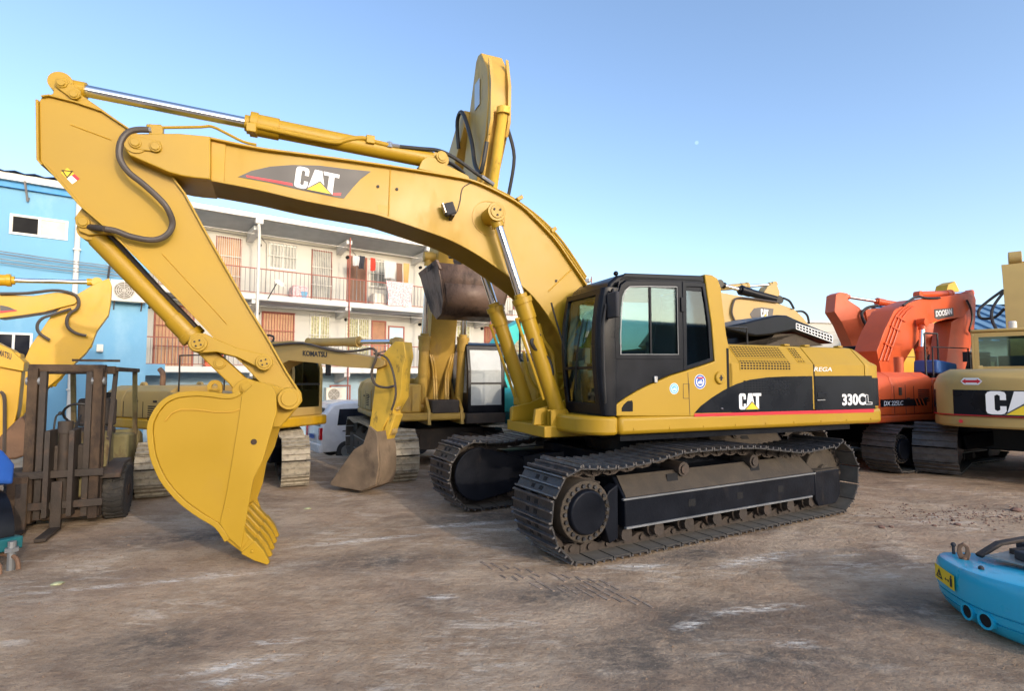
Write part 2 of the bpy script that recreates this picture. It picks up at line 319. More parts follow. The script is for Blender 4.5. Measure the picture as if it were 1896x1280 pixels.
def undercarriage(root, rot, half_gauge, wd, shoe_mat, frame_mat, dust_mat, xf=2.05, xr=-2.05, r=0.47, top=None, N=46, detail=True, zs=1.0):
    Rz = Matrix.Rotation(rot, 4, 'Z'); top = top or [(xf, 2*r+0.055), (xf*0.55, 2*r), (0.5, 2*r+0.05), (-0.5, 2*r+0.05), (xr*0.6, 2*r), (xr, 2*r+0.055)]
    P = loop_points(xf, xr, r, top); pts, pitch = along(P, N)
    me = shoe_mesh(wd, pitch, shoe_mat, M['shoe_edge'] if detail else None, M['shoe_dust'])
    link = MB()
    for sy in (-0.10, 0.10):
        link.poly3([(-pitch*0.52, sy-0.025, 0.01), (pitch*0.52, sy-0.025, 0.01), (pitch*0.5, sy-0.025, 0.085), (pitch*0.2, sy-0.025, 0.115), (-pitch*0.2, sy-0.025, 0.115), (-pitch*0.5, sy-0.025, 0.085)], (0, 0.05, 0))
    link.cyl((0, -0.15, 0.065), (0, 0.15, 0.065), 0.034, n=8); link.xf(Matrix.Identity(4))
    lme = link.mesh('track_link', M['forkdark'], 30); bme = bolts_mesh(wd, pitch, M['darkhole']).mesh('shoe_bolts', M['darkhole'], 30) if detail else None
    for sgn in (1, -1):
        yc = sgn * half_gauge; so = sgn      # outer side
        f = MB()
        ye = yc + so * (wd/2 - 0.075)
        yi = yc - so * (wd/2 - 0.12)
        zt = r * 1.28; zb_ = r * 0.64; xa = xf - 0.50; xb = xr + 0.42
        # frame beam: vertical outer face, sloping top, inner wall
        sec = [(ye, zb_), (ye, zt), (yc + so*0.10, zt + 0.20), (yi, zt + 0.20), (yi, zb_)]
        f.poly3([(xb, y, z) for y, z in sec], (xa - xb, 0, 0))
        fo = f.build('track_frame', frame_mat, root, bev=0.012); fo.matrix_local = Rz
        d = MB(); n_off = 0.004
        d.poly3([(xb+0.02, ye - so*0.01, zt+0.008), (xa-0.02, ye - so*0.01, zt+0.008), (xa-0.05, yc+so*0.105, zt+0.205), (xb+0.05, yc+so*0.105, zt+0.205)], (0, so*0.004, 0.006))
        d.build('frame_top', dust_mat, fo)
        t = MB(); t.box(xb, xa + 0.03, min(ye-so*0.02, ye + so*0.012), max(ye-so*0.02, ye + so*0.012), zt - 0.012, zt + 0.006)
        t.box(xb + 0.1, xa, min(ye-so*0.02, ye + so*0.02), max(ye-so*0.02, ye + so*0.02), zb_ - 0.008, zb_ + 0.012)
        t.build('edge_trim', M['steel_dull'], fo)
        for hx in ((xa*0.45), (xb*0.42)):
            h = MB(); h.poly3([(hx-0.10, yc+so*0.16, zt+0.172), (hx+0.07, yc+so*0.16, zt+0.172), (hx+0.13, ye-so*0.08, zt+0.052), (hx-0.04, ye-so*0.08, zt+0.052)], (0, so*0.008, 0.012)); h.build('slot', M['darkhole'], fo)
        for hx in (xa*0.33, xb*0.18, xb*0.6): h = MB(); h.box(hx - 0.055, hx + 0.055, min(ye, ye + so*0.003), max(ye, ye + so*0.003), zb_ + 0.12, zb_ + 0.20); h.build('slot', M['darkhole'], fo)
        # idler end box
        g = MB(); g.prism([(xb + 0.02, zb_ - 0.05), (xb + 0.02, zt + 0.01), (xr - 0.12, zt + 0.012), (xr - 0.14, zb_ - 0.04), (xr - 0.02, zb_ - 0.15), (xb - 0.05, zb_ - 0.15)], ye - so*0.03, ye + so*0.01)
        g.build('idler_guard', frame_mat, fo, bev=0.01)
        g = MB(); g.box(xr - 0.12, xb, min(ye, ye-so*0.3), max(ye, ye-so*0.3), zt-0.0, zt + 0.022); g.build('guard_top', dust_mat, fo)
        # sprocket, hub, drive plate
        cz = 0.055 + r
        s_ = MB(); s_.cyl((xf, ye - so*0.02, cz), (xf, yi, cz), r*0.66, n=28); s_.build('drive_housing', M['dusty'], fo, bev=0.01)
        s_ = MB(); s_.cyl((xf, ye - so*0.03, cz), (xf, ye + so*0.035, cz), r*0.50, r*0.46, n=28); s_.build('hub_cover', frame_mat, fo, bev=0.012)
        b = MB(); k_n = 22
        for k in range(k_n):
            t_ = 2*math.pi*k/k_n; c0 = Vector((xf + r*0.56*math.cos(t_), ye - so*0.03, cz + r*0.56*math.sin(t_))); b.cyl(c0, c0 + Vector((0, so*0.035, 0)), r*0.045, n=6)
        bo = b.build('hub_bolts', M['shoe'], fo); bo['kind'] = 'stuff'
        s_ = MB(); s_.poly3([(xf + (r*(0.93 if k % 2 else 0.82))*math.cos(2*math.pi*k/46), yc - 0.04, cz + (r*(0.93 if k % 2 else 0.82))*math.sin(2*math.pi*k/46)) for k in range(46)], (0, 0.08, 0)); s_.build('sprocket', M['forkdark'], fo)
        yv = yc - so*(wd*0.5 - 0.10); cvp = [(xf + r*0.80*math.cos(t), cz + r*0.80*math.sin(t)) for t in [(-0.5 + k/12)*math.pi for k in range(13)]] + [(xf - 0.75, cz + r*0.35), (xf - 0.75, cz - r*0.55)]
        y_ = MB(); y_.prism(cvp, min(yv, yv - so*0.05), max(yv, yv - so*0.05)); y_.build('motor_cover', frame_mat, fo, bev=0.012)
        y_ = MB(); y_.prism([(xf - 0.42, zb_ - 0.1), (xf - 0.42, zt + 0.16), (xf - 0.30, zt + 0.10), (xf - 0.22, cz + 0.05), (xf - 0.22, cz - 0.12), (xf - 0.30, zb_ - 0.14)], ye - so*0.16, ye - so*0.02); y_.build('end_plate', frame_mat, fo, bev=0.01)
        s_ = MB(); s_.cyl((xr, yc - 0.14, cz), (xr, yc + 0.14, cz), r*0.80, n=30); s_.cyl((xr, yc - 0.2, cz), (xr, yc + 0.2, cz), r*0.3, n=16); s_.build('idler', M['dusty'], fo, bev=0.015)
        nr = 8 if detail else 5
        for k in range(nr):
            x = xf - 0.55 - (xf - xr - 1.0) * k / (nr - 1); m_ = MB()
            m_.cyl((x, yc - 0.19, r*0.47), (x, yc + 0.19, r*0.47), 0.105, n=14); m_.cyl((x, yc - 0.24, r*0.47), (x, yc - 0.19, r*0.47), 0.075, n=10); m_.cyl((x, yc + 0.19, r*0.47), (x, yc + 0.27, r*0.47), 0.075, n=10)
            m_.build('roller', M['forkdark'], fo)
        for x in ((xf*0.25), (xr*0.33)):
            m_ = MB(); m_.cyl((x, yc - so*0.1, 2*r - 0.12), (x, yc + so*0.20, 2*r - 0.12), 0.085, n=14); m_.cyl((x, yc + so*0.20, 2*r - 0.12), (x, yc + so*0.22, 2*r - 0.12), 0.055, n=10); m_.box(x-0.05, x+0.05, yc-0.1, yc+0.1, zt+0.15, 2*r-0.1); m_.build('carrier_roller', M['forkdark'], fo)
        for p, dv in pts:
            nn = Vector((-dv.z, 0, dv.x)) # inward normal of the anticlockwise loop
            mt = Matrix((dv, Vector((0, 1, 0)), nn)).transposed().to_4x4()
            if mt.determinant() < 0: mt = Matrix((dv, Vector((0, -1, 0)), nn)).transposed().to_4x4()
            mt.translation = (p.x, yc, p.z)
            inst(me, 'shoe', fo, mt)
            if detail: inst(lme, 'track_link', fo, mt); inst(bme, 'shoe_bolts', fo, mt)['kind'] = 'stuff'
    m_ = MB(); m_.box(-0.85, 0.85, -half_gauge + wd*0.3, half_gauge - wd*0.3, r*0.95, r*1.95)
    for sx in (1, -1):
        for sy in (1, -1): m_.bar((sx*0.5, sy*0.4, r*1.55), (sx*1.1, sy*(half_gauge - 0.2), r*1.25), 0.42, 0.30)
    o = m_.build('carbody', frame_mat, root, bev=0.02); o.matrix_local = Rz
    m_ = MB(); m_.cyl((0, 0, r*1.9), (0, 0, r*1.9 + 0.16), 0.66, n=40); m_.cyl((0, 0, r*1.9+0.05), (0, 0, r*1.9 + 0.30), 0.58, n=40); m_.build('slew_ring', M['frame'], root)
M['steel_dull'] = mat('dull_edge_steel', (0.22, 0.23, 0.24), 0.45, metal=0.4, var=0.2)

def plate_ends(r, n=14): pass
def hcyl(root, base, tip, r, frac, paint, name='cylinder', rodr=None, y=0.0, eye=True, head=True):
    # hydraulic cylinder from base pin to tip pin (x, y, z); the barrel takes frac of the length
    b = Vector(base); t = Vector(tip); d = (t - b).normalized(); L = (t - b).length; m = b + d * L * frac
    mb = MB(); mb.cyl(b + d * r * 0.8, m, r, n=20)
    if head:
        mb.cyl(m - d * r * 2.6, m, r * 1.16, n=20); mb.cyl(m - d * r * 0.5, m + d * r * 0.25, r * 1.3, n=16); mb.cyl(m + d*r*0.25, m + d*r*0.8, r*0.85, n=16)
    s = Vector((0, 1, 0)); mb.cyl(b - s * r * 0.9, b + s * r * 0.9, r * 1.05, n=18)
    o = mb.build(name, paint, root, bev=0.004)
    k = MB(); k.cyl(m + d * r * 0.5, t - d * r * 0.6, rodr or r * 0.6, n=18); k.build('rod', M['chrome'], o)
    if eye:
        k = MB(); k.cyl(t - s * r * 0.9, t + s * r * 0.9, r * 1.0, n=18); k.cyl(t - d * r * 1.8, t - d * r * 0.5, r * 0.8, n=14); k.build('rod_eye', paint, o)
    return o
def boss(root, c, r, wdt, paint, name='pin_boss', out=1, bolts=0):
    mb = MB(); c = Vector(c); s = Vector((0, out, 0)); mb.cyl(c, c + s * wdt, r, n=26); mb.cyl(c + s * wdt, c + s * (wdt + 0.012), r * 0.72, n=22)
    o = mb.build(name, paint, root, bev=0.005)
    if bolts:
        k = MB()
        for i in range(bolts):
            t = 2*math.pi*i/bolts + 0.5; q = c + s * (wdt + 0.012) + Vector((r*0.38*math.cos(t), 0, r*0.38*math.sin(t))); k.cyl(q, q + s * 0.012, r*0.12, n=6)
        k.build('bolt', M['forkdark'], o)
    return o

# ------------------------------------------------------------------ THE LARGE YELLOW EXCAVATOR IN FRONT
(loc_, rz_) = frame_loc((1.73, 8.0, 203))
ex = thing('excavator', 'big clean yellow excavator in the foreground with black cab and 330CL on its side', 'excavator', loc_, rz_)
undercarriage(ex, R(6), 1.28, 0.76, M['shoe'], M['frame'], M['dusty'], xf=1.98, xr=-2.28, r=0.475, N=48,
    top=[(2.12, 0.99), (1.65, 0.955), (1.25, 0.975), (0.93, 1.01), (0.65, 1.05), (0.1, 1.05), (-0.54, 1.03), (-1.0, 0.975), (-1.5, 0.915), (-1.95, 0.93), (-2.3, 0.95)])
Y = M['yel']
# boom ----------------------------------------------------------
bt = smooth2([(5.737,4.401),(5.446,4.422)], 2)[:1] + smooth2([(5.446,4.422),(4.994,4.394),(4.508,4.403),(3.628,4.414),(2.851,4.404),(2.535,4.382),(2.214,4.291),(1.882,4.154),(1.574,3.921),(1.364,3.732),(1.169,3.499),(0.904,3.166),(0.635,2.751),(0.377,2.311)], 4)
bb = smooth2([(5.432,3.963),(4.982,3.927),(4.497,3.866),(3.854,3.816),(3.657,3.791),(3.162,3.679),(2.811,3.585),(2.452,3.429),(2.072,3.212),(1.764,3.01),(1.505,2.733),(1.291,2.399),(1.131,1.972)], 4)
tipo = [(6.08,4.337),(6.151,4.297),(6.189,4.23),(6.182,4.16),(6.145,4.106),(5.8,3.982),(5.681,3.963),(5.57,3.96)]
mb = MB(); mb.prism(bt + bb[::-1] + tipo[::-1], -0.27, 0.27)
boom = mb.build('boom', Y, ex, bev=0.006)
mb = MB(); mb.strip(bt[1:], -0.33, 0.33, 0.022); mb.build('top_plate', Y, boom, bev=0.004)
mb = MB(); mb.strip(bb, -0.30, 0.30, -0.022); mb.build('bottom_plate', Y, boom, bev=0.004)
# forked boom nose, its cheeks a little proud of the stick
mb = MB()
nose = [(5.737,4.401),(6.08,4.337),(6.151,4.297),(6.189,4.23),(6.182,4.16),(6.145,4.106),(5.8,3.982),(5.681,3.963),(5.57,3.96),(5.462,3.964),(5.432,3.963),(5.446,4.422)]
mb.prism(nose, 0.23, 0.345); mb.prism(nose, -0.345, -0.23)
mb.build('nose_plate', Y, boom, bev=0.01)
mb = MB(); mb.prism([(5.445,4.416),(5.309,4.388),(5.312,3.968),(5.432,3.963)], 0.27, 0.285); mb.build('transition_plate', M['yel_seam'], boom, bev=0.004)
mb = MB(); mb.prism([(6.147,4.244),(6.135,4.29),(6.104,4.307),(5.888,4.283),(5.868,4.237),(5.889,4.188),(5.926,4.171),(6.109,4.168),(6.137,4.196)], 0.346, 0.365); mb.build('keeper_plate', Y, boom, bev=0.006)
for q in [(6.095,4.231),(5.924,4.219)]: boss(boom, (q[0], 0.365, q[1]), 0.055, 0.012, Y, 'pin')
q = [(6.095,4.231)][0]; mb = MB(); mb.cyl((q[0], -0.36, q[1]), (q[0], 0.36, q[1]), 0.10, n=24); mb.build('pin', Y, boom)
mb = MB(); mb.tube([(a_, 0.276, b_) for a_, b_ in [(5.718,4.255),(5.5,4.379)]], 0.012, sm=1); mb.build('weld_rib', M['yel_seam'], boom)
for pts_ in ([(3.566,4.437),(3.583,3.781)], [(1.103,3.384),(1.473,3.044)]):
    mb = MB(); mb.tube([(a_, 0.271, b_) for a_, b_ in pts_], 0.009, sm=1, n=6); mb.build('weld_seam', M['yel_seam'], boom)
# decal on the boom
dec = [(5.181,4.051),(5.057,4.135),(4.873,4.211),(4.655,4.263),(4.372,4.301),(4.079,4.308),(3.793,4.32),(3.908,4.213),(3.985,4.112),(4.044,4.028),(4.091,3.959),(4.144,3.958),(4.537,3.992),(4.868,4.031)]
mb = MB(); mb.prism(dec, 0.272, 0.276); mb.build('boom_decal', M['grey_print'], boom, ang=0)
mb = MB(); mb.prism([(5.108,4.08),(4.645,4.057),(4.638,4.027),(5.097,4.058)], 0.277, 0.279); mb.build('decal_stripe', M['red'], boom, ang=0); mb = MB(); mb.prism([(4.216,4.005),(4.121,4.018),(4.127,3.985),(4.227,3.978)], 0.277, 0.279); mb.build('decal_stripe', M['red'], boom, ang=0)
(lx, lz), (rx, rz2), (ux, uz) = [(4.627,4.017),(4.221,3.985),(4.604,4.246)]
cat_logo(boom, (lx, 0.279, lz), (rx - lx, 0, rz2 - lz), (ux - lx, 0, uz - lz), 0.245, 0.46)
# lamp and wire on the boom flank
q = [(2.866,3.957)][0]
mb = MB(); mb.obox((q[0], 0.36, q[1]), 0.13, 0.10, 0.15, Matrix.Rotation(0.35, 3, 'Y')); lamp = mb.build('work_lamp', M['interior'], boom, bev=0.015)
mb = MB(); mb.obox((q[0] + 0.07, 0.36, q[1]), 0.01, 0.085, 0.12, Matrix.Rotation(0.35, 3, 'Y')); mb.build('lens', M['steel'], lamp)
mb = MB(); mb.bar((q[0] - 0.04, 0.27, q[1] - 0.10), (q[0] - 0.04, 0.40, q[1] - 0.07), 0.04, 0.03); mb.build('bracket', M['forkdark'], lamp)
mb = MB(); mb.tube([(a_, 0.278, b_) for a_, b_ in [(2.811,3.888),(2.742,3.964),(2.701,4.106),(2.674,4.261),(2.603,4.333),(2.474,4.4)]], 0.006, n=6); mb.build('wire', M['hoseg'], boom)
# big pin boss of the boom cylinders
q = [(2.316,3.935)][0]; mb = MB(); mb.ringcyl((q[0], 0.27, q[1]), (q[0], 0.277, q[1]), 0.225, 0.213, n=40); mb.build('boss_ring', M['yel_seam'], boom)
pc = [(2.317,3.94)][0]
mb = MB(); mb.cyl((pc[0], -0.55, pc[1]), (pc[0], 0.53, pc[1]), 0.105, n=28); mb.build('cylinder_pin', Y, boom, bev=0.006)
boss(boom, (pc[0], 0.53, pc[1]), 0.118, 0.03, Y, 'pin_cap', bolts=3)
for sy in (0.46, -0.46):
    cb = (1.42, sy, 1.42)
    o = hcyl(ex, cb, (pc[0], sy, pc[1]), 0.098, 0.58, Y, 'boom_cylinder', rodr=0.058)
    for s2 in (0.11,):
        d_ = Vector((pc[0], sy, pc[1])) - Vector(cb); n2 = Vector((d_.z, 0, -d_.x)).normalized()
        a0 = Vector(cb) + d_ * 0.10 + n2 * 0.14; a1 = Vector(cb) + d_ * 0.50 + n2 * 0.15
        k = MB(); k.tube([a0, a0 + d_*0.1, a1 - d_*0.02, a1, a1 - n2*0.06], 0.02, sm=2); k.build('oil_pipe', Y, o)
# stick cylinder on top of the boom -----------------------------------------
sb = [(2.906,4.681)][0]; st_ = [(6.798,4.84)][0]
ck = hcyl(ex, (sb[0], 0, sb[1]), (st_[0], 0, st_[1]), 0.105, 0.555, Y, 'stick_cylinder', rodr=0.062)
mb = MB(); mb.prism([(3.202,4.486),(3.156,4.603),(3.088,4.662),(3.012,4.667),(2.823,4.586),(2.55,4.494),(2.535,4.446)], 0.10, 0.15); mb.prism([(3.202,4.486),(3.156,4.603),(3.088,4.662),(3.012,4.667),(2.823,4.586),(2.55,4.494),(2.535,4.446)], -0.15, -0.10); mb.build('cylinder_lug', Y, boom, bev=0.006)
q = [(3.08,4.587)][0]; boss(boom, (sb[0], 0.15, sb[1]), 0.075, 0.02, Y, 'pin')
mb = MB(); mb.tube([(a_, 0.10, b_) for a_, b_ in [(5.095,4.7),(4.998,4.712),(4.546,4.681),(4.19,4.673),(4.069,4.72),(3.871,4.781),(3.692,4.753),(3.549,4.744)]], 0.027, n=10); mb.build('oil_pipe', Y, ck)
mb = MB(); mb.tube([(a_, 0.02, b_) for a_, b_ in [(5.057,4.71),(4.541,4.661),(4.229,4.663),(3.994,4.743),(3.739,4.8),(3.407,4.768)]], 0.022, n=8); mb.build('oil_pipe', Y, ck)
for px_ in [(5.078,4.679),(3.782,4.77)]: mb = MB(); mb.obox((px_[0], 0.09, px_[1]), 0.10, 0.10, 0.10); mb.build('pipe_clamp', Y, ck, bev=0.008)
mb = MB(); q = [(3.55,4.784),(3.549,4.717)]; mb.cyl((q[0][0], 0.10, q[0][1]), (q[1][0], 0.10, q[1][1]), 0.035, n=6); mb.build('fitting', M['steel'], ck)
hp = [(3.549,4.75),(3.444,4.748),(3.161,4.768),(2.919,4.781),(2.704,4.711),(2.448,4.573),(2.261,4.478),(2.185,4.446)]
mb = MB(); mb.tube([(a_, 0.10, b_) for a_, b_ in hp], 0.024, n=10, sm=5); mb.build('hose', M['rubber'], ex)
mb = MB(); mb.tube([(a_, -0.05, b_) for a_, b_ in [(2.991,4.703),(2.813,4.717),(2.667,4.676),(2.541,4.587)]], 0.026, n=10); mb.build('hose', M['rubber'], ex)
mb = MB(); q = [(2.351,4.53),(2.185,4.446)]; mb.cyl((q[0][0], 0.10, q[0][1]), (q[1][0], 0.10, q[1][1]), 0.028, n=8); mb.build('fitting', M['steel'], ex)
mb = MB(); q = [(3.549,4.75),(3.431,4.75)]; mb.cyl((q[0][0], 0.10, q[0][1]), (q[1][0], 0.10, q[1][1]), 0.028, n=8); mb.build('fitting', M['steel'], ex)
mb = MB(); q = [(3.236,4.692)][0]; mb.box(q[0]-0.13, q[0]+0.13, -0.08, 0.08, q[1]-0.06, q[1]+0.05); mb.build('grease_block', Y, ck, bev=0.015)
for pts_, yy in (([(2.291,4.397),(1.949,4.278),(1.555,4.05),(1.229,3.759),(0.851,3.303)], 0.18), ([(2.2,4.457),(1.89,4.346),(1.489,4.122),(1.141,3.829),(0.765,3.358)], 0.06)):
    mb = MB(); mb.tube([(a_, yy, b_ - 0.035) for a_, b_ in pts_], 0.018, n=8); mb.build('oil_pipe', Y, boom)
for px_, py_ in [(1.852,4.309),(1.352,3.937)]: mb = MB(); mb.obox((px_, 0.12, py_ - 0.03), 0.09, 0.20, 0.05, Matrix.Rotation(0.6, 3, 'Y')); mb.build('pipe_clamp', Y, boom, bev=0.006)
# small pipe to the bucket cylinder along the nose
mb = MB(); mb.tube([(a_, 0.20, b_) for a_, b_ in [(6.017,4.472),(5.904,4.492),(5.564,4.561),(5.453,4.587),(5.308,4.536),(5.149,4.474),(5.016,4.461)]], 0.016, n=8, sm=3); mb.build('oil_pipe', Y, boom)
mb = MB(); q = [(6.036,4.468),(5.904,4.487)]; mb.cyl((q[0][0], 0.2, q[0][1]), (q[1][0], 0.2, q[1][1]), 0.034, n=10); q = [(5.95,4.438)][0]; mb.box(q[0]-0.06, q[0]+0.06, 0.15, 0.24, q[1]-0.06, q[1]+0.06); mb.build('pipe_clamp', Y, boom, bev=0.006)
hose1 = [(5.986,4.385),(6.085,4.367),(6.164,4.32),(6.217,4.207),(6.216,4.056),(6.141,3.928),(6.022,3.832),(5.891,3.713),(5.805,3.609),(5.763,3.477),(5.806,3.352),(5.922,3.285),(6.102,3.299),(6.234,3.343),(6.321,3.355)]
mb = MB(); mb.tube([(a_, 0.36 if i < 9 else 0.30, b_) for i, (a_, b_) in enumerate(hose1)], 0.030, n=10, sm=5); mb.build('hose', M['hoseg'], ex)
mb = MB(); mb.cyl((hose1[0][0] - 0.02, 0.36, hose1[0][1]), (hose1[1][0], 0.36, hose1[1][1]), 0.026, n=10); mb.build('fitting', M['steel'], ex)
# stick ----------------------------------------------------------------------
so_ = [(6.921,4.573),(6.903,4.619),(6.821,4.669),(6.81,4.812),(6.785,4.834),(6.756,4.846),(6.722,4.843),(6.695,4.827),(6.623,4.743),(6.587,4.696),(6.474,4.625),(6.193,4.439),(5.894,4.185),(5.787,3.984),(5.67,3.828),(5.482,3.47),(5.099,2.769),(4.839,2.323),(4.652,1.977),(4.497,1.733),(4.484,1.643),(4.538,1.561),(4.62,1.528),(4.747,1.595),(4.787,1.695),(4.935,1.871),(5.102,2.061),(5.311,2.252),(5.507,2.479),(5.851,2.865),(6.14,3.168),(6.34,3.378),(6.566,3.584),(6.731,3.792),(6.859,3.949),(6.891,3.986)]
mb = MB(); mb.prism(so_, -0.19, 0.19); stick = mb.build('stick', Y, ex, bev=0.006)
edge = [(6.859,3.949),(6.731,3.792),(6.566,3.584),(6.34,3.378),(6.14,3.168),(5.851,2.865),(5.507,2.479),(5.311,2.252),(5.102,2.061)]
mb = MB(); mb.strip(edge, -0.225, 0.225, -0.02); mb.build('bottom_plate', Y, stick, bev=0.003)
mb = MB(); mb.strip([(6.921,4.573),(6.891,3.986),(6.859,3.949)], -0.225, 0.225, 0.02); mb.build('heel_plate', Y, stick, bev=0.003)
mb = MB(); mb.strip([(5.787,3.984),(5.67,3.828),(5.482,3.47),(5.099,2.769),(4.839,2.323),(4.652,1.977),(4.509,1.745)], -0.225, 0.225, 0.02); mb.build('top_plate', Y, stick, bev=0.003)
mb = MB(); mb.strip([(6.903,4.619),(6.841,4.643),(6.636,4.62),(6.415,4.571),(6.193,4.434),(6.041,4.32)], -0.225, 0.225, 0.016); mb.build('top_plate', Y, stick, bev=0.003)
mb = MB(); mb.prism([(6.804,4.749),(6.798,4.793),(6.761,4.818),(6.717,4.806),(6.603,4.743),(6.592,4.679),(6.621,4.64),(6.668,4.641),(6.795,4.734)], 0.19, 0.215); mb.build('keeper_plate', Y, stick, bev=0.006)
for q in [(6.75,4.777),(6.648,4.684)]: boss(stick, (q[0], 0.215, q[1]), 0.05, 0.012, Y, 'pin')
q = [(4.624,1.682)][0]; boss(stick, (q[0], 0.19, q[1]), 0.115, 0.30, Y, 'pin_boss'); mb = MB(); mb.cyl((q[0], -0.45, q[1]), (q[0], 0.50, q[1]), 0.07, n=20); mb.build('pin', Y, stick)
# warning sticker
(sx0, sz0), (sx1, sz1), (sx2, sz2), (sx3, sz3) = [(6.726,3.893),(6.677,3.949),(6.575,3.856),(6.633,3.794)]
def lerp2(a, b, t): return (a[0] + (b[0]-a[0])*t, a[1] + (b[1]-a[1])*t)
Q = [(sx0, sz0), (sx1, sz1), (sx2, sz2), (sx3, sz3)]; m01 = lerp2(Q[1], Q[2], 0.55); m32 = lerp2(Q[0], Q[3], 0.5)
mb = MB(); mb.prism([Q[0], Q[1], m01, m32], 0.1915, 0.194); mb.build('warning_sticker', M['sticker_yel'], stick, ang=0)
mb = MB(); mb.prism([m32, lerp2(m32, m01, 0.65), lerp2(Q[3], Q[2], 0.65), Q[3]], 0.1915, 0.194); mb.build('sticker_field', M['white'], stick, ang=0)
mb = MB(); mb.prism([lerp2(m32, m01, 0.65), m01, Q[2], lerp2(Q[3], Q[2], 0.65)], 0.1915, 0.194); mb.build('sticker_field', M['red'], stick, ang=0)
c0 = lerp2(lerp2(Q[0], Q[1], .5), lerp2(m32, m01, .5), .5); mb = MB()
for r1 in (0.055,):
    T3 = [(c0[0] + r1*math.cos(t), 0.1945, c0[1] + r1*math.sin(t)) for t in (0.5, 0.5+2.094, 0.5+4.189)]; T2 = [(c0[0] + r1*.62*math.cos(t), 0.1945, c0[1] + r1*.62*math.sin(t)) for t in (0.5, 0.5+2.094, 0.5+4.189)]
    mb.ring3(T3, T2, (0, 0.0015, 0))
mb.build('sticker_symbol', M['forkrust'], stick, ang=0)
# bucket cylinder, links ------------------------------------------------------
mb = MB(); lugp = [(6.566,3.584),(6.622,3.475),(6.578,3.347),(6.5,3.317),(6.37,3.342),(6.303,3.338),(6.34,3.378)]; mb.prism(lugp, 0.07, 0.13); mb.prism(lugp, -0.13, -0.07); mb.build('cylinder_lug', Y, stick, bev=0.006)
p0 = [(6.51,3.38)][0]; p1 = [(5.52,2.263)][0]
boss(stick, ([(6.548,3.441)][0][0], 0.13, [(6.548,3.441)][0][1]), 0.06, 0.02, Y, 'pin')
hc = hcyl(ex, (p0[0], 0, p0[1]), (p1[0], 0, p1[1]), 0.10, 0.93, Y, 'bucket_cylinder', rodr=0.06)
mb = MB(); mb.tube([(a_, 0.07, b_) for a_, b_ in [(6.376,3.374),(6.286,3.288),(5.871,2.799),(5.618,2.516),(5.556,2.438)]], 0.024, n=8, sm=3); mb.build('oil_pipe', M['forkdark'], hc)
mb = MB(); mb.cyl((hose1[-1][0], 0.30, hose1[-1][1]), ([(6.502,3.402)][0][0], 0.12, [(6.502,3.402)][0][1]), 0.03, n=10); mb.build('fitting', M['forkdark'], ex)
link = [(5.59,2.265),(5.578,2.337),(5.521,2.367),(5.442,2.358),(5.342,2.305),(5.138,2.213),(4.929,2.16),(4.834,2.144),(4.79,2.086),(4.82,2.01),(4.894,1.987),(4.957,2.021),(5.135,2.116),(5.338,2.17),(5.476,2.156),(5.554,2.188)]
for s_ in (1, -1):
    mb = MB(); mb.prism(link, 0.225*s_, 0.275*s_); mb.build('link_arm', Y, ex, bev=0.008)
for q, rr in zip([(5.5,2.254),(4.879,2.067)], (0.085, 0.085)):
    boss(ex, (q[0], 0.275, q[1]), rr, 0.035, Y, 'pin_boss', bolts=4); mb = MB(); mb.cyl((q[0], -0.30, q[1]), (q[0], 0.30, q[1]), 0.055); mb.build('pin', Y, ex)
l2 = [(5.589,2.237),(5.543,2.34),(5.426,2.241),(5.245,2.084),(5.031,1.871),(4.997,1.772),(5.048,1.697),(5.132,1.71),(5.212,1.831),(5.395,2.025)]
mb = MB(); mb.prism(l2, -0.15, 0.15); mb.build('bucket_link', Y, ex, bev=0.012)
q = [(5.309,2.054)][0]; boss(ex, (q[0], 0.15, q[1]), 0.06, 0.015, Y, 'pin')
# bucket -----------------------------------------------------------------------
BY = 0.57
side = [(5.076,1.732),(5.143,1.696),(5.238,1.692),(5.338,1.709),(5.459,1.721),(5.559,1.717),(5.653,1.698),(5.727,1.653),(5.786,1.572),(5.826,1.471),(5.832,1.38),(5.803,1.171),(5.76,1.042),(5.704,0.922),(5.625,0.81),(5.528,0.7),(5.388,0.579),(5.237,0.466),(5.236,0.429),(5.139,0.31),(5.035,0.188),(4.97,0.28),(5.033,0.466),(4.979,0.635),(4.942,0.883),(4.857,1.066),(4.775,1.405),(4.738,1.541),(4.753,1.74),(4.79,1.817),(4.862,1.851),(4.952,1.851)]
mb = MB(); mb.prism(side, BY - 0.03, BY); bucket = mb.build('bucket', Y, ex, bev=0.005)
sidef = [(a_, b_) for a_, b_ in side]
mb = MB(); mb.prism(sidef, -BY, -BY + 0.03); mb.build('side_plate', Y, bucket, bev=0.005)
back = smooth2([(5.076,1.732),(5.143,1.696),(5.238,1.692),(5.338,1.709),(5.459,1.721),(5.559,1.717),(5.653,1.698),(5.727,1.653),(5.786,1.572),(5.826,1.471),(5.832,1.38),(5.803,1.171),(5.76,1.042),(5.704,0.922),(5.625,0.81),(5.528,0.7),(5.388,0.579),(5.237,0.466),(5.139,0.31)], 3)
mb = MB(); mb.strip(back, -BY + 0.01, BY - 0.01, 0.03); mb.build('shell', Y, bucket, bev=0.003)
mb = MB(); mb.strip(back, BY - 0.005, BY + 0.018, 0.05); mb.build('edge_rim', Y, bucket, bev=0.005)
mb = MB(); mb.prism([(5.07,1.722),(5.081,1.577),(5.104,1.363),(5.144,1.047),(5.183,0.734),(5.231,0.468),(5.138,0.312),(5.035,0.206),(4.995,0.496),(4.941,0.884),(4.857,1.067),(4.775,1.405),(4.743,1.541),(4.753,1.74),(4.79,1.817),(4.862,1.851),(4.951,1.851)], BY + 0.001, BY + 0.014); mb.build('wear_plate', Y, bucket, bev=0.004)
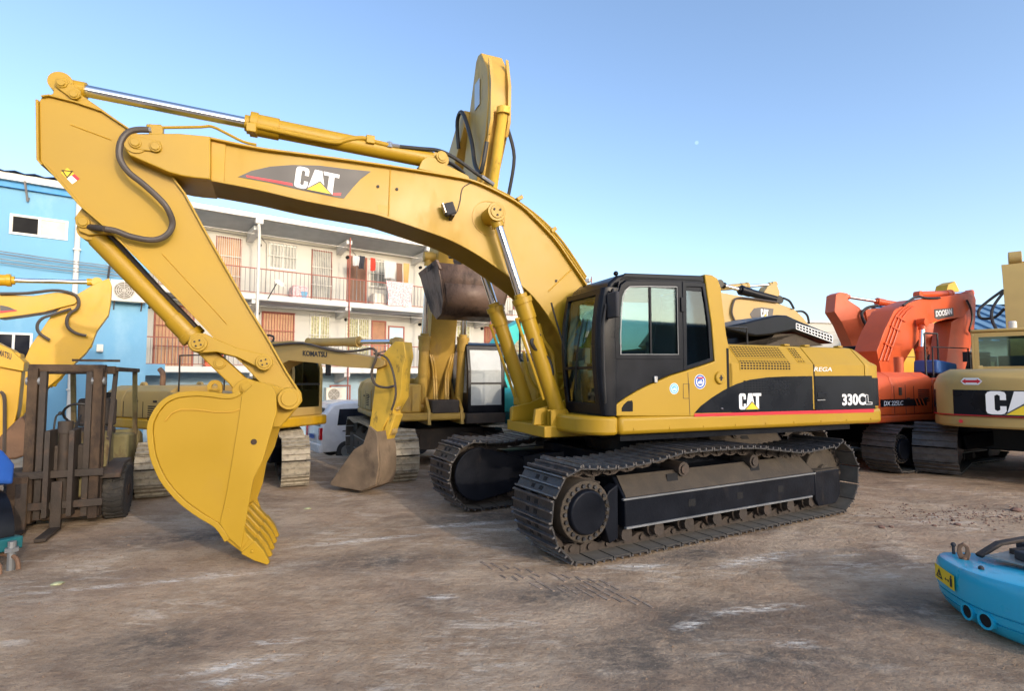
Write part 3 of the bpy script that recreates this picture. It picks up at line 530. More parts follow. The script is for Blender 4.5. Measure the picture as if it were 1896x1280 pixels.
mb = MB(); mb.strip([(5.742,1.485),(5.687,1.56),(5.613,1.599),(5.477,1.596),(5.291,1.566),(5.148,1.568),(5.072,1.598)], BY, BY+0.012, 0.014); mb.build('weld_rib', M['yel_seam'], bucket, bev=0.003)
q = [(4.946,1.255)][0]; mb = MB(); mb.cyl((q[0], BY + 0.012, q[1]), (q[0], BY + 0.016, q[1]), 0.03, n=16); mb.build('hole', M['forkrust'], bucket)
for q in [(5.028,0.679),(5.164,0.586)]: mb = MB(); mb.cyl((q[0], BY + 0.012, q[1]), (q[0], BY + 0.02, q[1]), 0.022, n=10); mb.build('bolt', Y, bucket)
ear = [(5.203,1.776),(5.149,1.855),(5.069,1.9),(4.985,1.866),(4.816,1.83),(4.68,1.771),(4.569,1.676),(4.594,1.548),(4.725,1.377),(4.91,1.383),(5.069,1.502),(5.174,1.645)]
for s_ in (1, -1): mb = MB(); mb.prism(ear, 0.27*s_, 0.33*s_); mb.build('hinge_ear', Y, bucket, bev=0.006)
q = [(5.062,1.804)][0]; boss(bucket, (q[0], 0.33, q[1]), 0.065, 0.02, Y, 'pin'); mb = MB(); mb.cyl((q[0], -0.33, q[1]), (q[0], 0.33, q[1]), 0.05); mb.build('pin', Y, bucket)
mb = MB(); mb.box(-0.07, 0.07, -0.02, 0.02, 0, 0.10); mb.ringcyl((0, -0.02, 0.12), (0, 0.02, 0.12), 0.075, 0.03, n=18); q = [(5.41,1.683)][0]
mb.build('lifting_eye', Y, bucket, loc=(q[0], 0.05, q[1]), bev=0.005)
lip = [(5.252,0.488),(5.139,0.31),(5.065,0.218),(5.027,0.245),(5.117,0.386)]
mb = MB(); mb.prism(lip, -BY, BY); mb.build('cutting_edge', Y, bucket, bev=0.008)
(ax, az), (tx, tz) = [(5.141,0.388),(4.797,0.021)]
td = Vector((tx - ax, 0, tz - az)); tl = td.length; td.normalize(); tn = Vector((-td.z, 0, td.x))
for k in range(5):
    yy = BY - 0.07 - k * (2*BY - 0.14) / 4; ww = 0.055
    A0 = Vector((ax, yy, az))
    mb = MB()
    def pt(u, v, y): p = A0 + td * (u * tl) + tn * v; return (p.x, yy + y, p.z)
    for s_ in (1,):
        mb.add([pt(0, -0.09, -ww), pt(0, -0.09, ww), pt(0, 0.10, ww), pt(0, 0.10, -ww), pt(0.5, -0.075, -ww), pt(0.5, -0.075, ww), pt(0.5, 0.075, ww), pt(0.5, 0.075, -ww)], [[0, 1, 2, 3], [4, 5, 6, 7], [0, 1, 5, 4], [1, 2, 6, 5], [2, 3, 7, 6], [3, 0, 4, 7]])
    ad = mb.build('tooth_adapter', Y, bucket, bev=0.012)
    mb = MB(); mb.add([pt(0.48, -0.085, -ww-0.008), pt(0.48, -0.085, ww+0.008), pt(0.48, 0.085, ww+0.008), pt(0.48, 0.085, -ww-0.008), pt(0.76, -0.065, -ww*0.75), pt(0.76, -0.065, ww*0.75), pt(0.76, 0.06, ww*0.75), pt(0.76, 0.06, -ww*0.75), pt(1.02, -0.02, -ww*0.4), pt(1.02, -0.02, ww*0.4), pt(1.02, 0.012, ww*0.4), pt(1.02, 0.012, -ww*0.4)],
        [[3, 2, 1, 0], [8, 9, 10, 11]] + [[i + j, i + (j+1) % 4, i + 4 + (j+1) % 4, i + 4 + j] for i in (0, 4) for j in range(4)])
    mb.cyl(pt(0.6, 0, -ww-0.02), pt(0.6, 0, ww+0.02), 0.016, n=8)
    mb.build('tooth', Y, bucket, bev=0.012)

_pv = Vector((4.797, 0.57, 0)); _rm = Matrix.Rotation(R(-5), 3, 'Z'); bucket.rotation_euler.z = R(-5); bucket.location = _pv - _rm @ _pv

for pts_ in ([(6.67,4.384),(6.337,4.29)], [(5.861,3.171),(5.251,2.472)]):
    mb = MB(); mb.tube([(a_, 0.192, b_) for a_, b_ in pts_], 0.006, sm=1, n=5); mb.build('weld_seam', M['yel_seam'], stick)
for q in [(3.488,4.149),(3.71,4.151),(1.356,3.194)]:
    mb = MB(); mb.cyl((q[0], 0.27, q[1]), (q[0], 0.282, q[1]), 0.018, n=8); mb.build('grease_nipple', M['forkdark'], boom)
mb = MB(); mb.prism([(3.706,3.938),(3.568,3.936),(3.567,3.839),(3.705,3.842)], 0.2705, 0.272); mb.build('instruction_sticker', M['yel_seam'], boom, ang=0)
# upper body ------------------------------------------------------------------
W = 1.34
tail_arc = [(-3.44, W), (-3.55, 1.31), (-3.62, 1.20), (-3.67, 0.9), (-3.72, 0.45), (-3.75, 0), (-3.72, -0.45), (-3.67, -0.9), (-3.62, -1.20), (-3.55, -1.31), (-3.44, -W)]
mb = MB(); mb.slab([(1.10, W)] + tail_arc + [(1.10, -W)], 1.235, 1.455); mb.build('side_rail', Y, ex, bev=0.05, ang=40)
mb = MB(); mb.slab([(1.11, W), (1.11, 0.42), (1.52, 0.44), (1.53, 0.6), (1.50, 1.0), (1.42, 1.22), (1.30, 1.32)], 1.235, 1.455); mb.build('front_corner', Y, ex, bev=0.04, ang=40)
mb = MB(); mb.slab([(1.11, -0.42), (1.11, -W), (1.35, -1.3), (1.45, -1.1), (1.48, -0.44)], 1.235, 1.455); mb.build('front_corner', Y, ex, bev=0.04, ang=40)
mb = MB(); mb.box(-3.0, 1.0, -1.2, 1.2, 1.15, 1.25); mb.build('belly_plate', M['frame'], ex)
mb = MB()
for s_ in (0.37, -0.37): mb.prism([(-0.2, 1.3), (1.75, 1.3), (1.72, 1.5), (1.45, 1.55), (0.95, 1.75), (0.75, 2.15), (0.45, 2.15), (0.1, 1.5)], s_ - 0.03, s_ + 0.03)
mb.box(1.0, 1.7, -0.6, 0.6, 1.16, 1.30); mb.build('boom_mount', Y, ex, bev=0.01)
for y_ in (0.5, 0.58, -0.5): mb = MB(); mb.box(1.42, 1.60, y_ - 0.012, y_ + 0.012, 1.30, 1.5); mb.build('mount_rib', Y, ex)
mb = MB(); mb.cyl((0.6, -0.42, 2.02), (0.6, 0.42, 2.02), 0.09); mb.build('pin', Y, ex)
CZ, TZ = 2.085, 2.36
def hood_sec(x, k=1.0, dz=0.0, ky=1.0):
    t = [(W, 1.462), (W, CZ), (1.30, CZ + 0.055 - dz*0.2), (1.13, TZ - 0.02 - dz), (1.02, TZ - dz), (0, TZ + 0.02 - dz), (-1.02, TZ - dz), (-1.13, TZ - 0.02 - dz), (-1.30, CZ + 0.055 - dz*0.2), (-W, CZ), (-W, 1.462)]
    return [(x, y * ky, z) for y, z in t]
def hoodpiece(name, xs_):
    m_ = MB(); m_.loft([hood_sec(*q) for q in xs_]); return m_.build(name, Y, ex, bev=0.008, ang=30)
hood1 = hoodpiece('engine_door', [(-0.56,), (-2.105,)])
hood2 = hoodpiece('engine_door', [(-2.12,), (-3.16,)])
cw = hoodpiece('counterweight', [(-3.175,), (-3.25, 1, 0.02, 0.999), (-3.36, 1, 0.07, 0.998), (-3.46, 1, 0.15, 0.985), (-3.56, 1, 0.25, 0.94), (-3.60, 1, 0.27, 0.88), (-3.66, 1, 0.29, 0.6), (-3.70, 1, 0.31, 0.3)])
mb = MB(); mb.box(-0.56, -0.1, -W + 0.02, 0.42, 1.46, 2.30); mb.build('centre_cover', M['black'], ex, bev=0.02)
mb = MB(); mb.box(-0.1, 1.30, -W + 0.01, -0.46, 1.46, 2.15); mb.build('storage_box', Y, ex, bev=0.03)
mb = MB()
for x in (-0.05, 0.5, 1.2): mb.tube([(x, -1.28, 2.15), (x, -1.28, 2.95)], 0.018, sm=1)
mb.tube([(-0.05, -1.28, 2.95), (1.2, -1.28, 2.95)], 0.018, sm=1); mb.build('handrail', M['rubber'], ex)
mb = MB(); mb.prism([(-0.57, 1.47), (-0.57, 2.28), (-0.53, 2.28), (-0.53, 1.47)], W - 0.012, W + 0.002); mb.build('door_gap', M['darkhole'], ex); mb = MB(); mb.prism([(-2.125, 1.47), (-2.125, CZ), (-2.10, CZ), (-2.10, 1.47)], W - 0.02, W + 0.0015); mb.build('door_gap', M['darkhole'], ex)
# black side bands, red line
b1 = [(0.007,1.465),(-0.097,1.552),(-0.272,1.65),(-0.469,1.743),(-0.67,1.817),(-0.912,1.875),(-1.218,1.907),(-1.514,1.918),(-2.07,1.926),(-2.069,1.45)]
b2 = [(-2.123,1.926),(-3.312,1.932),(-3.367,1.443),(-2.122,1.448)]
b3 = [(-3.336,1.932),(-3.555,1.932),(-3.598,1.442),(-3.391,1.443)]
mb = MB(); mb.prism(b1, W + 0.001, W + 0.006); band1 = mb.build('side_band', M['band'], ex, ang=0)
mb = MB(); mb.prism(b2, W + 0.001, W + 0.006); band2 = mb.build('side_band', M['band'], ex, ang=0)
z0_, z1_ = 1.487, 1.90
mb = MB(); tb = [(x, y) for x, y in tail_arc]
cwp = [(-3.175, W + 0.004), (-3.25, W + 0.003), (-3.36, W + 0.003), (-3.465, W * 0.985 + 0.006), (-3.567, W * 0.94 + 0.008), (-3.61, W * 0.88 + 0.006), (-3.672, W * 0.6 + 0.005), (-3.712, W * 0.3), (-3.715, -W * 0.3), (-3.675, -W * 0.6)]
inn = [(x + 0.02, y - 0.012) for x, y in cwp]
mb.slab(cwp + inn[::-1], z0_, z1_); mb.build('counterweight_band', M['band'], cw, ang=0)
mb = MB(); mb.prism([(0.007,1.458),(-3.331,1.444),(-3.328,1.393),(0.008,1.422)], W + 0.0005, W + 0.006); mb.build('red_line', M['red'], ex, ang=0)
# grilles
def G(x, t, o=0.0):
    if t >= 0:
        a_, b_ = Vector((W, CZ)), Vector((1.13, TZ - 0.02)); p = a_ + (b_ - a_) * t; n_ = Vector((b_.y - a_.y, -(b_.x - a_.x))).normalized(); p = p + n_ * o; return (x, p.x, p.y)
    return (x, W + o, CZ + t * 0.36)
def grille(parent, x0, x1, t0, t1, nx, ny, paint, name='grille'):
    m_ = MB(); m_.poly3([G(x0, max(t0, 0), 0.0015), G(x1, max(t0, 0), 0.0015), G(x1, t1, 0.0015), G(x0, t1, 0.0015)], Vector(G(0, .5, 0.002)) - Vector(G(0, .5, 0)))
    if t0 < 0: m_.box(x0, x1, W + 0.001, W + 0.003, CZ + t0 * 0.36, CZ)
    g_ = m_.build(name, M['darkhole'], parent, ang=0)
    m_ = MB(); hw = 0.0065
    for i in range(nx + 1):
        x = x0 + (x1 - x0) * i / nx
        segs = [(max(t0, 0), t1)] + ([(t0, 0)] if t0 < 0 else [])
        for ta, tb_ in segs: m_.poly3([G(x - hw, ta, 0.003), G(x + hw, ta, 0.003), G(x + hw, tb_, 0.003), G(x - hw, tb_, 0.003)], Vector(G(0, tb_, 0.005)) - Vector(G(0, tb_, 0)))
    for j in range(ny + 1):
        t = t0 + (t1 - t0) * j / ny; dt = 0.017
        m_.poly3([G(x0, t - dt, 0.0035), G(x1, t - dt, 0.0035), G(x1, t + dt, 0.0035), G(x0, t + dt, 0.0035)], Vector(G(0, t, 0.005)) - Vector(G(0, t, 0)))
    b_ = m_.build('grille_bars', paint, g_, ang=0); b_['kind'] = 'stuff'
grille(hood1, -1.66, -0.76, -0.22, 0.92, 17, 12, Y)
grille(hood1, -1.97, -1.83, 0.10, 0.90, 3, 7, Y)
mb = MB()
for i in range(16):
    for j in range(6): mb.box(-1.62 + i*0.052, -1.585 + i*0.052, W + 0.006, W + 0.0068, 1.68 + j*0.033, 1.70 + j*0.033)
o = mb.build('band_grille', M['frame'], band1, ang=0); o['kind'] = 'stuff'
# lettering
(p0x, p0z), (p1x, p1z), (p2x, p2z) = [(-0.718,1.492),(-1.101,1.487),(-0.725,1.699)]
cat_logo(band1, (p0x, W + 0.006, p0z), (-1, 0, 0), (0, 0, 1), p2z - p0z, p0x - p1x)
(p0x, p0z), (p1x, p1z), (p2x, p2z), (p3x, p3z) = [(-2.654,1.505),(-3.148,1.499),(-2.662,1.67),(-3.291,1.504)]
lettering('330C', band2, (p0x, W + 0.0075, p0z), (-1, 0, 0), (0, 0, 1), p2z - p0z, p0x - p1x, M['white'], bold=0.035)
mb = MB()
lw = p1x - p3x; lh = p2z - p0z - 0.01
for A_, B_ in (((0.05, 0.95), (0.05, 0.05)), ((0.05, 0.05), (1, 0.05)), ((1, 0.05), (1, 0.25)), ((1, 0.25), (0.4, 0.25)), ((0.4, 0.25), (0.4, 0.95)), ((0.4, 0.95), (0.05, 0.95))):
    mb.bar((p1x - lw*A_[0], W + 0.008, p0z + lh*A_[1]), (p1x - lw*B_[0], W + 0.008, p0z + lh*B_[1]), 0.004, 0.008)
mb.build('lettering', M['white'], band2, ang=0)
(p0x, p0z), (p1x, p1z), (p2x, p2z) = [(-2.109,1.99),(-2.467,1.995),(-2.112,2.05)]
lettering('REGA', hood2, (p0x, W + 0.0035, p0z), (-1, 0, 0), (0, 0, 1), p2z - p0z, p0x - p1x, M['white'], bold=0.005, shear=0.2)
for q in [(-2.253,1.637)]: mb = MB(); mb.box(q[0]-0.09, q[0]+0.09, W + 0.006, W + 0.012, q[1]-0.01, q[1]+0.055); mb.box(q[0]-0.11, q[0]+0.11, W + 0.006, W + 0.016, q[1]-0.06, q[1]-0.048); mb.build('door_latch', M['black'], band2, bev=0.003)
q = [(-2.219,1.592)][0]; mb = MB(); mb.box(q[0]-0.08, q[0]+0.08, W+0.016, W+0.018, q[1]-0.006, q[1]+0.004); mb.build('latch_edge', M['steel'], band2)
q = [(-0.431,1.512)][0]; mb = MB(); mb.sphere((q[0], W + 0.006, q[1]), 0.018, sz=0.6); mb.build('lock', M['steel'], band1)
q = [(-0.407,1.9)][0]; mb = MB(); mb.cyl((q[0], W - 0.01, q[1]), (q[0], W + 0.03, q[1]), 0.085, 0.075, n=26); o = mb.build('tank_cap', Y, ex, bev=0.01)
mb = MB(); mb.box(q[0]-0.012, q[0]+0.012, W+0.03, W+0.036, q[1]-0.035, q[1]+0.035); mb.box(q[0]-0.03, q[0]+0.03, W+0.03, W+0.036, q[1]-0.008, q[1]+0.008); mb.build('keyhole', M['interior'], o)
# black bonnet over the engine, white grating on its end
bp = [(-1.331,2.663),(-1.693,2.734),(-2.113,2.825),(-2.365,2.878),(-2.573,2.879),(-2.83,2.805),(-3.575,2.614),(-3.592,2.455),(-2.704,2.646),(-2.182,2.554),(-1.903,2.529),(-1.329,2.607)]
mb = MB(); mb.prism(bp, -0.35, 0.55); bon = mb.build('bonnet', M['black'], ex, bev=0.03)
g4 = [Vector((a_, 0.553, b_)) for a_, b_ in [(-2.756,2.759),(-3.573,2.587),(-3.568,2.481),(-2.753,2.673)]]
mb = MB()
for i in range(13): t = i/12; mb.bar(g4[0].lerp(g4[1], t), g4[3].lerp(g4[2], t), 0.006, 0.014)
for j in (0, 0.5, 1): mb.bar(g4[0].lerp(g4[3], j), g4[1].lerp(g4[2], j), 0.006, 0.014)
o = mb.build('grating', M['white'], bon, ang=0); o['kind'] = 'stuff'
mb = MB(); mb.prism([(-1.351,2.379),(-2.175,2.398),(-2.411,2.589),(-2.882,2.604),(-3.492,2.429)], -0.6, 0.45); mb.build('engine_cover', M['dusty'], ex, bev=0.02)
mb = MB()
for k in range(5): mb.tube([(-0.55, 0.5 - 0.1*k, 2.40 + 0.04*k), (-1.0, 0.45 - 0.1*k, 2.42 + 0.03*k), (-1.35, 0.3, 2.5)], 0.02, n=6)
mb.build('hose_bundle', M['rubber'], ex)
# cab ---------------------------------------------------------------------------
K = M['black']
roof = [(1.24, 2.93), (1.20, 3.02), (1.10, 3.10), (0.98, 3.135), (-0.12, 3.165), (-0.20, 3.15), (-0.21, 3.06), (1.0, 3.03), (1.12, 2.99), (1.19, 2.90)]
mb = MB(); mb.prism(roof, 0.44, 1.325); cab = mb.build('cab_roof', K, ex, bev=0.03, ang=40)
def F(x, y, z): return (x, y, z)
def fx(z): return 1.30 + 0.07 * math.sin(max(0, min(1, (z - 1.46) / 1.5)) * math.pi * 0.9) - 0.10 * max(0, (z - 2.5)) ** 1.3
zs_ = [1.47, 1.7, 2.0, 2.3, 2.6, 2.8, 2.96]
outer = [(fx(z), 1.27, z) for z in zs_] + [(fx(z), 0.45, z) for z in zs_[::-1]]
zi_ = [1.60, 1.75, 2.0, 2.3, 2.6, 2.76, 2.88]
inner = [(fx(z), 1.17, z) for z in zi_] + [(fx(z), 0.51, z) for z in zi_[::-1]]
mb = MB(); mb.ring3(outer, inner, (-0.05, 0, 0)); mb.build('front_frame', K, ex, bev=0.01)
mb = MB(); zs2 = zi_
mb.add([(fx(z) - 0.025, y, z) for z in zs2 for y in (1.18, 0.50)], [[2*i, 2*i+1, 2*i+3, 2*i+2] for i in range(6)]); mb.build('windscreen', M['glass'], ex)
mb = MB(); mb.bar((fx(2.02) - 0.02, 1.17, 2.02), (fx(2.02) - 0.02, 0.51, 2.02), 0.03, 0.035); mb.build('screen_bar', K, ex)
# rounded near corner post and far post
for (yy, s_) in ((1.27, 1), (0.45, -1)):
    m_ = MB(); L_ = []
    for z in [1.462] + zs_[1:]:
        x = fx(z); L_.append([(x, yy, z), (x - 0.02, yy + s_*0.045, z), (x - 0.07, yy + s_*0.068, z), (1.13 if z < 2.85 else 1.08, yy + s_*0.068, z), (1.13 if z < 2.85 else 1.08, yy - s_*0.02, z), (x - 0.05, yy - s_*0.02, z)])
    m_.loft(L_); m_.build('corner_post', K, ex, bev=0.006, ang=40)
mb = MB(); mb.tube([(1.30, 1.345, 1.62), (1.31, 1.375, 1.65), (1.33, 1.38, 2.0), (1.33, 1.38, 2.5), (1.29, 1.375, 2.72), (1.27, 1.34, 2.74)], 0.013, n=8, sm=3); mb.build('handrail', M['rubber'], ex)
d_out = [(1.143,2.112),(1.157,2.401),(1.135,2.717),(1.103,2.878),(1.056,2.996),(0.98,3.049),(0.669,3.071),(0.156,3.097),(0.156,2.565),(0.154,2.125)]
d_in = [(1.079,2.17),(1.079,2.403),(1.06,2.689),(1.039,2.85),(0.996,2.942),(0.935,2.984),(0.67,3.005),(0.237,3.027),(0.235,2.562),(0.235,2.184)]
mb = MB(); mb.ring3(XZ(d_out, 1.29), XZ(d_in, 1.29), (0, 0.05, 0)); door = mb.build('door', K, ex, bev=0.008)
mb = MB(); mb.ring3([(a_, 1.341, b_) for a_, b_ in d_in], [(a_ + (0.5 - a_) * 0.022, 1.341, b_ + (2.5 - b_) * 0.022) for a_, b_ in d_in], (0, 0.004, 0)); mb.build('window_seal', M['steel_dull'], door)
mb = MB(); mb.poly3(XZ(d_in, 1.312), (0, 0.006, 0)); mb.build('window', M['glass'], door, ang=0)
mb = MB(); q = [(0.631,3.005),(0.646,2.177)]; mb.box(q[0][0]-0.012, q[0][0]+0.012, 1.30, 1.33, q[1][1], q[0][1]); mb.build('window_bar', K, door)
low = [(1.143,2.119),(0.154,2.132),(0.157,1.989),(0.347,1.943),(0.533,1.877),(0.692,1.82),(0.847,1.757),(1,1.68),(1.138,1.601)]
mb = MB(); mb.prism(low, 1.29, 1.336); mb.build('door_panel', K, door, bev=0.006)
(hx, hz), = [(0.589,1.881)]; mb = MB(); mb.obox((hx, 1.35, hz), 0.05, 0.025, 0.08); mb.build('handle', M['steel'], door, bev=0.008)
q = [(0.162,2.834)][0]; mb = MB(); mb.box(q[0]-0.03, q[0]+0.03, 1.335, 1.36, q[1]-0.12, q[1]+0.06); mb.build('hinge', K, door, bev=0.005)
q_out = [(0.144,3.098),(-0.03,3.103),(-0.212,3.102),(-0.249,2.856),(-0.294,2.583),(-0.325,2.118),(-0.132,2.062),(0.157,1.986),(0.151,2.432)]
q_in = [(0.086,3.034),(-0.029,3.041),(-0.167,3.044),(-0.205,2.854),(-0.246,2.581),(-0.273,2.145),(-0.125,2.105),(0.097,2.046),(0.092,2.434)]
mb = MB(); mb.ring3(XZ(q_out, 1.29), XZ(q_in, 1.29), (0, 0.045, 0)); qf = mb.build('rear_quarter', K, ex, bev=0.006)
mb = MB(); mb.poly3(XZ(q_in, 1.31), (0, 0.006, 0)); mb.build('window', M['glassd'], qf, ang=0)
mb = MB(); mb.prism([(1.12, 3.0), (-0.2, 3.07), (-0.2, 2.98)] + [], 1.29, 1.318); mb.prism([(1.11,2.877),(1.056,3.002),(0.979,3.052),(0.148,3.097),(-0.212,3.105),(-0.197,3.197),(0.978,3.142),(1.07,3.071)], 1.28, 1.325); mb.build('roof_rail', K, ex, bev=0.012)
body = [(1.144,1.459),(1.142,1.592),(1,1.671),(0.847,1.745),(0.692,1.807),(0.534,1.864),(0.347,1.929),(0.157,1.976),(-0.132,2.052),(-0.343,2.108),(-0.303,2.583),(-0.258,2.856),(-0.221,3.102),(-0.206,3.212),(-0.321,3.213),(-0.418,3.172),(-0.468,3.056),(-0.496,2.8),(-0.54,2.453),(-0.564,2.357),(-0.605,2.212),(-0.634,1.969),(-0.625,1.411)]
mb = MB(); mb.prism(body, 1.25, W); sp = mb.build('side_panel', Y, ex, bev=0.01)
mb = MB(); mb.prism([(-0.215,3.206),(-0.321,3.21),(-0.417,3.168),(-0.468,3.056),(-0.496,2.8),(-0.54,2.453),(-0.564,2.343),(-0.402,2.339),(-0.338,2.585),(-0.253,2.994)], 0.46, 1.25); mb.build('rear_shell', Y, ex, bev=0.02)
mb = MB(); mb.ringcyl((0,0,0),(0,0.001,0),0.001,0.0005,n=3)
pk = [(1.069,1.51),(1.069,1.55),(1.039,1.593),(0.986,1.63),(0.925,1.638),(0.914,1.61),(0.916,1.506)]
mb = MB(); mb.prism(pk, W - 0.002, W + 0.003); mb.build('step_pocket', M['darkhole'], sp, ang=0)
gl = [(0.099,1.966),(0.081,1.668),(0.078,1.437)]
mb = MB(); mb.prism([(gl[0][0], gl[0][1]), (gl[2][0], gl[2][1]), (gl[2][0]-0.008, gl[2][1]), (gl[0][0]-0.008, gl[0][1])], W - 0.001, W + 0.002)
q4 = [(0.169,1.827),(0.077,1.827),(0.082,1.648),(0.173,1.649)]
for i in range(4): mb.bar((q4[i][0], W, q4[i][1]), (q4[(i+1)%4][0], W, q4[(i+1)%4][1]), 0.004, 0.006)
mb.build('panel_gap', M['forkdark'], sp, ang=0)
def round_sticker(parent, px, r, outer_, inner_, name='round_sticker'):
    m_ = MB(); m_.cyl((px[0], W + 0.001, px[1]), (px[0], W + 0.003, px[1]), r, n=32); o_ = m_.build(name, M['white'], parent, ang=0)
    m_ = MB(); m_.ringcyl((px[0], W + 0.003, px[1]), (px[0], W + 0.0036, px[1]), r*0.90, r*0.66, n=32); m_.build('sticker_ring', outer_, o_, ang=0)
    m_ = MB(); m_.cyl((px[0], W + 0.003, px[1]), (px[0], W + 0.0042, px[1]), r*0.55, n=24); m_.build('sticker_centre', inner_, o_, ang=0)
    m_ = MB()
    for k in range(5):
        u = (k - 2) * r * 0.17; m_.box(px[0] + u - r*0.05, px[0] + u + r*0.05, W + 0.0042, W + 0.005, px[1] - r*0.3, px[1] + r*(0.02 + 0.08*((k*3) % 4)))
    m_.build('sticker_bars', M['white'], o_, ang=0); return o_
round_sticker(sp, [(-0.093,1.853)][0], 0.092, M['white'], M['sticker_blue'])
q = [(-0.094,1.9)][0]; mb = MB(); mb.box(q[0]-0.05, q[0]+0.05, W+0.0055, W+0.0062, q[1]-0.008, q[1]+0.008); mb.build('sticker_bars', M['red'], sp, ang=0)
q = [(-0.093,1.853)][0]
mb = MB(); mb.ringcyl((q[0], W + 0.0036, q[1]), (q[0], W + 0.0045, q[1]), 0.085, 0.066, n=32); mb.build('sticker_ring', M['sticker_blue'], sp, ang=0)
round_sticker(sp, [(0.31,1.769)][0], 0.068, M['sticker_cyan'], M['sticker_cyan'])
# back wall, far side and floor of the cab
mb = MB(); mb.ring3([(-0.22, 1.28, 1.5), (-0.22, 1.28, 3.05), (-0.22, 0.46, 3.05), (-0.22, 0.46, 1.5)], [(-0.22, 1.18, 2.25), (-0.22, 1.18, 2.95), (-0.22, 0.56, 2.95), (-0.22, 0.56, 2.25)], (0.04, 0, 0)); bw = mb.build('rear_wall', K, ex)
mb = MB(); mb.box(-0.21, -0.205, 0.56, 1.18, 2.25, 2.95); mb.build('window', M['glassd'], bw, ang=0)
fo_ = [(1.28, 1.47), (1.33, 2.2), (1.22, 2.92), (1.05, 3.03), (-0.2, 3.06), (-0.2, 1.47)]; fi_ = [(1.18, 2.0), (1.22, 2.3), (1.14, 2.85), (1.0, 2.92), (-0.05, 2.95), (-0.05, 2.0)]
mb = MB(); mb.ring3(XZ(fo_, 0.45), XZ(fi_, 0.45), (0, 0.04, 0)); fs = mb.build('far_side', M['interior_grey'], ex)
mb = MB(); mb.poly3(XZ(fi_, 0.46), (0, 0.006, 0)); mb.build('window', M['glass'], fs, ang=0)
mb = MB(); mb.box(0.55, 0.59, 0.46, 0.49, 1.98, 2.95); mb.build('window_bar', K, fs)
mb = MB(); mb.box(-0.2, 1.28, 0.46, 1.28, 1.46, 1.50); mb.build('cab_floor', M['interior'], ex)
mb = MB(); mb.box(0.05, 0.55, 0.62, 1.12, 1.85, 1.98); seat = mb.build('seat', M['interior'], ex, bev=0.04)
mb = MB(); mb.obox((0.02, 0.87, 2.3), 0.13, 0.48, 0.68, Matrix.Rotation(-0.15, 3, 'Y')); mb.build('backrest', M['interior'], seat, bev=0.04)
mb = MB(); mb.obox((-0.06, 0.87, 2.72), 0.09, 0.26, 0.18); mb.build('headrest', M['interior'], seat, bev=0.03)
mb = MB(); mb.box(0.12, 0.48, 0.7, 1.04, 1.5, 1.85); mb.build('seat_base', M['interior'], seat)
for y_ in (0.56, 1.18):
    mb = MB(); mb.box(0.1, 0.62, y_ - 0.06, y_ + 0.06, 1.5, 2.08); o = mb.build('console', M['interior'], ex, bev=0.02)
    mb = MB(); mb.tube([(0.56, y_, 2.05), (0.58, y_, 2.2), (0.56, y_, 2.3)], 0.02); mb.sphere((0.56, y_, 2.32), 0.035); mb.build('joystick', M['interior'], o)
mb = MB(); mb.bar((1.15, 0.60, 1.55), (1.20, 0.60, 2.12), 0.18, 0.12); mb.obox((1.14, 0.6, 2.18), 0.08, 0.22, 0.20); mb.build('monitor', M['interior_grey'], ex, bev=0.01)
mb = MB(); mb.tube([(1.10, 0.78, 1.5), (1.02, 0.78, 1.95)], 0.014, sm=1); mb.tube([(1.10, 0.95, 1.5), (1.02, 0.95, 1.95)], 0.014, sm=1); mb.build('pedal_lever', M['interior'], ex)
mb = MB(); mb.tube([(1.34, 0.75, 1.75), (1.375, 0.85, 2.2), (1.36, 0.98, 2.62)], 0.008, sm=3); mb.build('wiper', M['rubber'], ex)
q = [(1.222,2.73)][0]; mb = MB(); mb.obox((q[0] + 0.02, 1.45, q[1]), 0.05, 0.20, 0.30); mir = mb.build('mirror', M['interior'], ex, bev=0.02)
mb = MB(); mb.tube([(q[0] - 0.02, 1.34, q[1] + 0.16), (q[0], 1.42, q[1] + 0.19), (q[0] + 0.01, 1.45, q[1] + 0.1)], 0.012); mb.build('mirror_arm', M['rubber'], mir)
mb = MB(); mb.sphere((1.1, 1.30, 3.13), 0.03); mb.build('roof_knob', K, ex)
# hoses between boom foot and body, in front of the cab
for k, (pts_, r_) in enumerate((([(1.726,2.319),(1.687,2.165),(1.571,1.97),(1.438,1.745),(1.297,1.439)], 0.028), ([(1.575,2.619),(1.512,2.419),(1.375,2.226),(1.336,1.972),(1.296,1.755),(1.216,1.464)], 0.028), ([(1.734,2.253),(1.68,1.971),(1.562,1.772),(1.388,1.649)], 0.022))):
    m_ = MB(); m_.tube([(a_, 0.30 - 0.12 * k, b_) for a_, b_ in pts_], r_, n=8, sm=4); m_.build('hose' if k == 0 else 'oil_pipe', M['rubber'] if k == 0 else Y, ex)
mb = MB(); mb.tube([(a_, 0.52, b_) for a_, b_ in [(1.716,2.443),(1.829,2.372),(1.792,2.271),(1.603,2.139),(1.55,1.968),(1.582,1.832),(1.491,1.593),(1.337,1.405)]], 0.026, n=8); mb.build('hose', M['rubber'], ex)
mb = MB(); mb.tube([(a_, 0.50, b_) for a_, b_ in [(1.546,2.863),(1.485,2.658),(1.37,2.315),(1.309,2.038)]], 0.012, n=6); mb.build('wire', M['rubber'], ex)

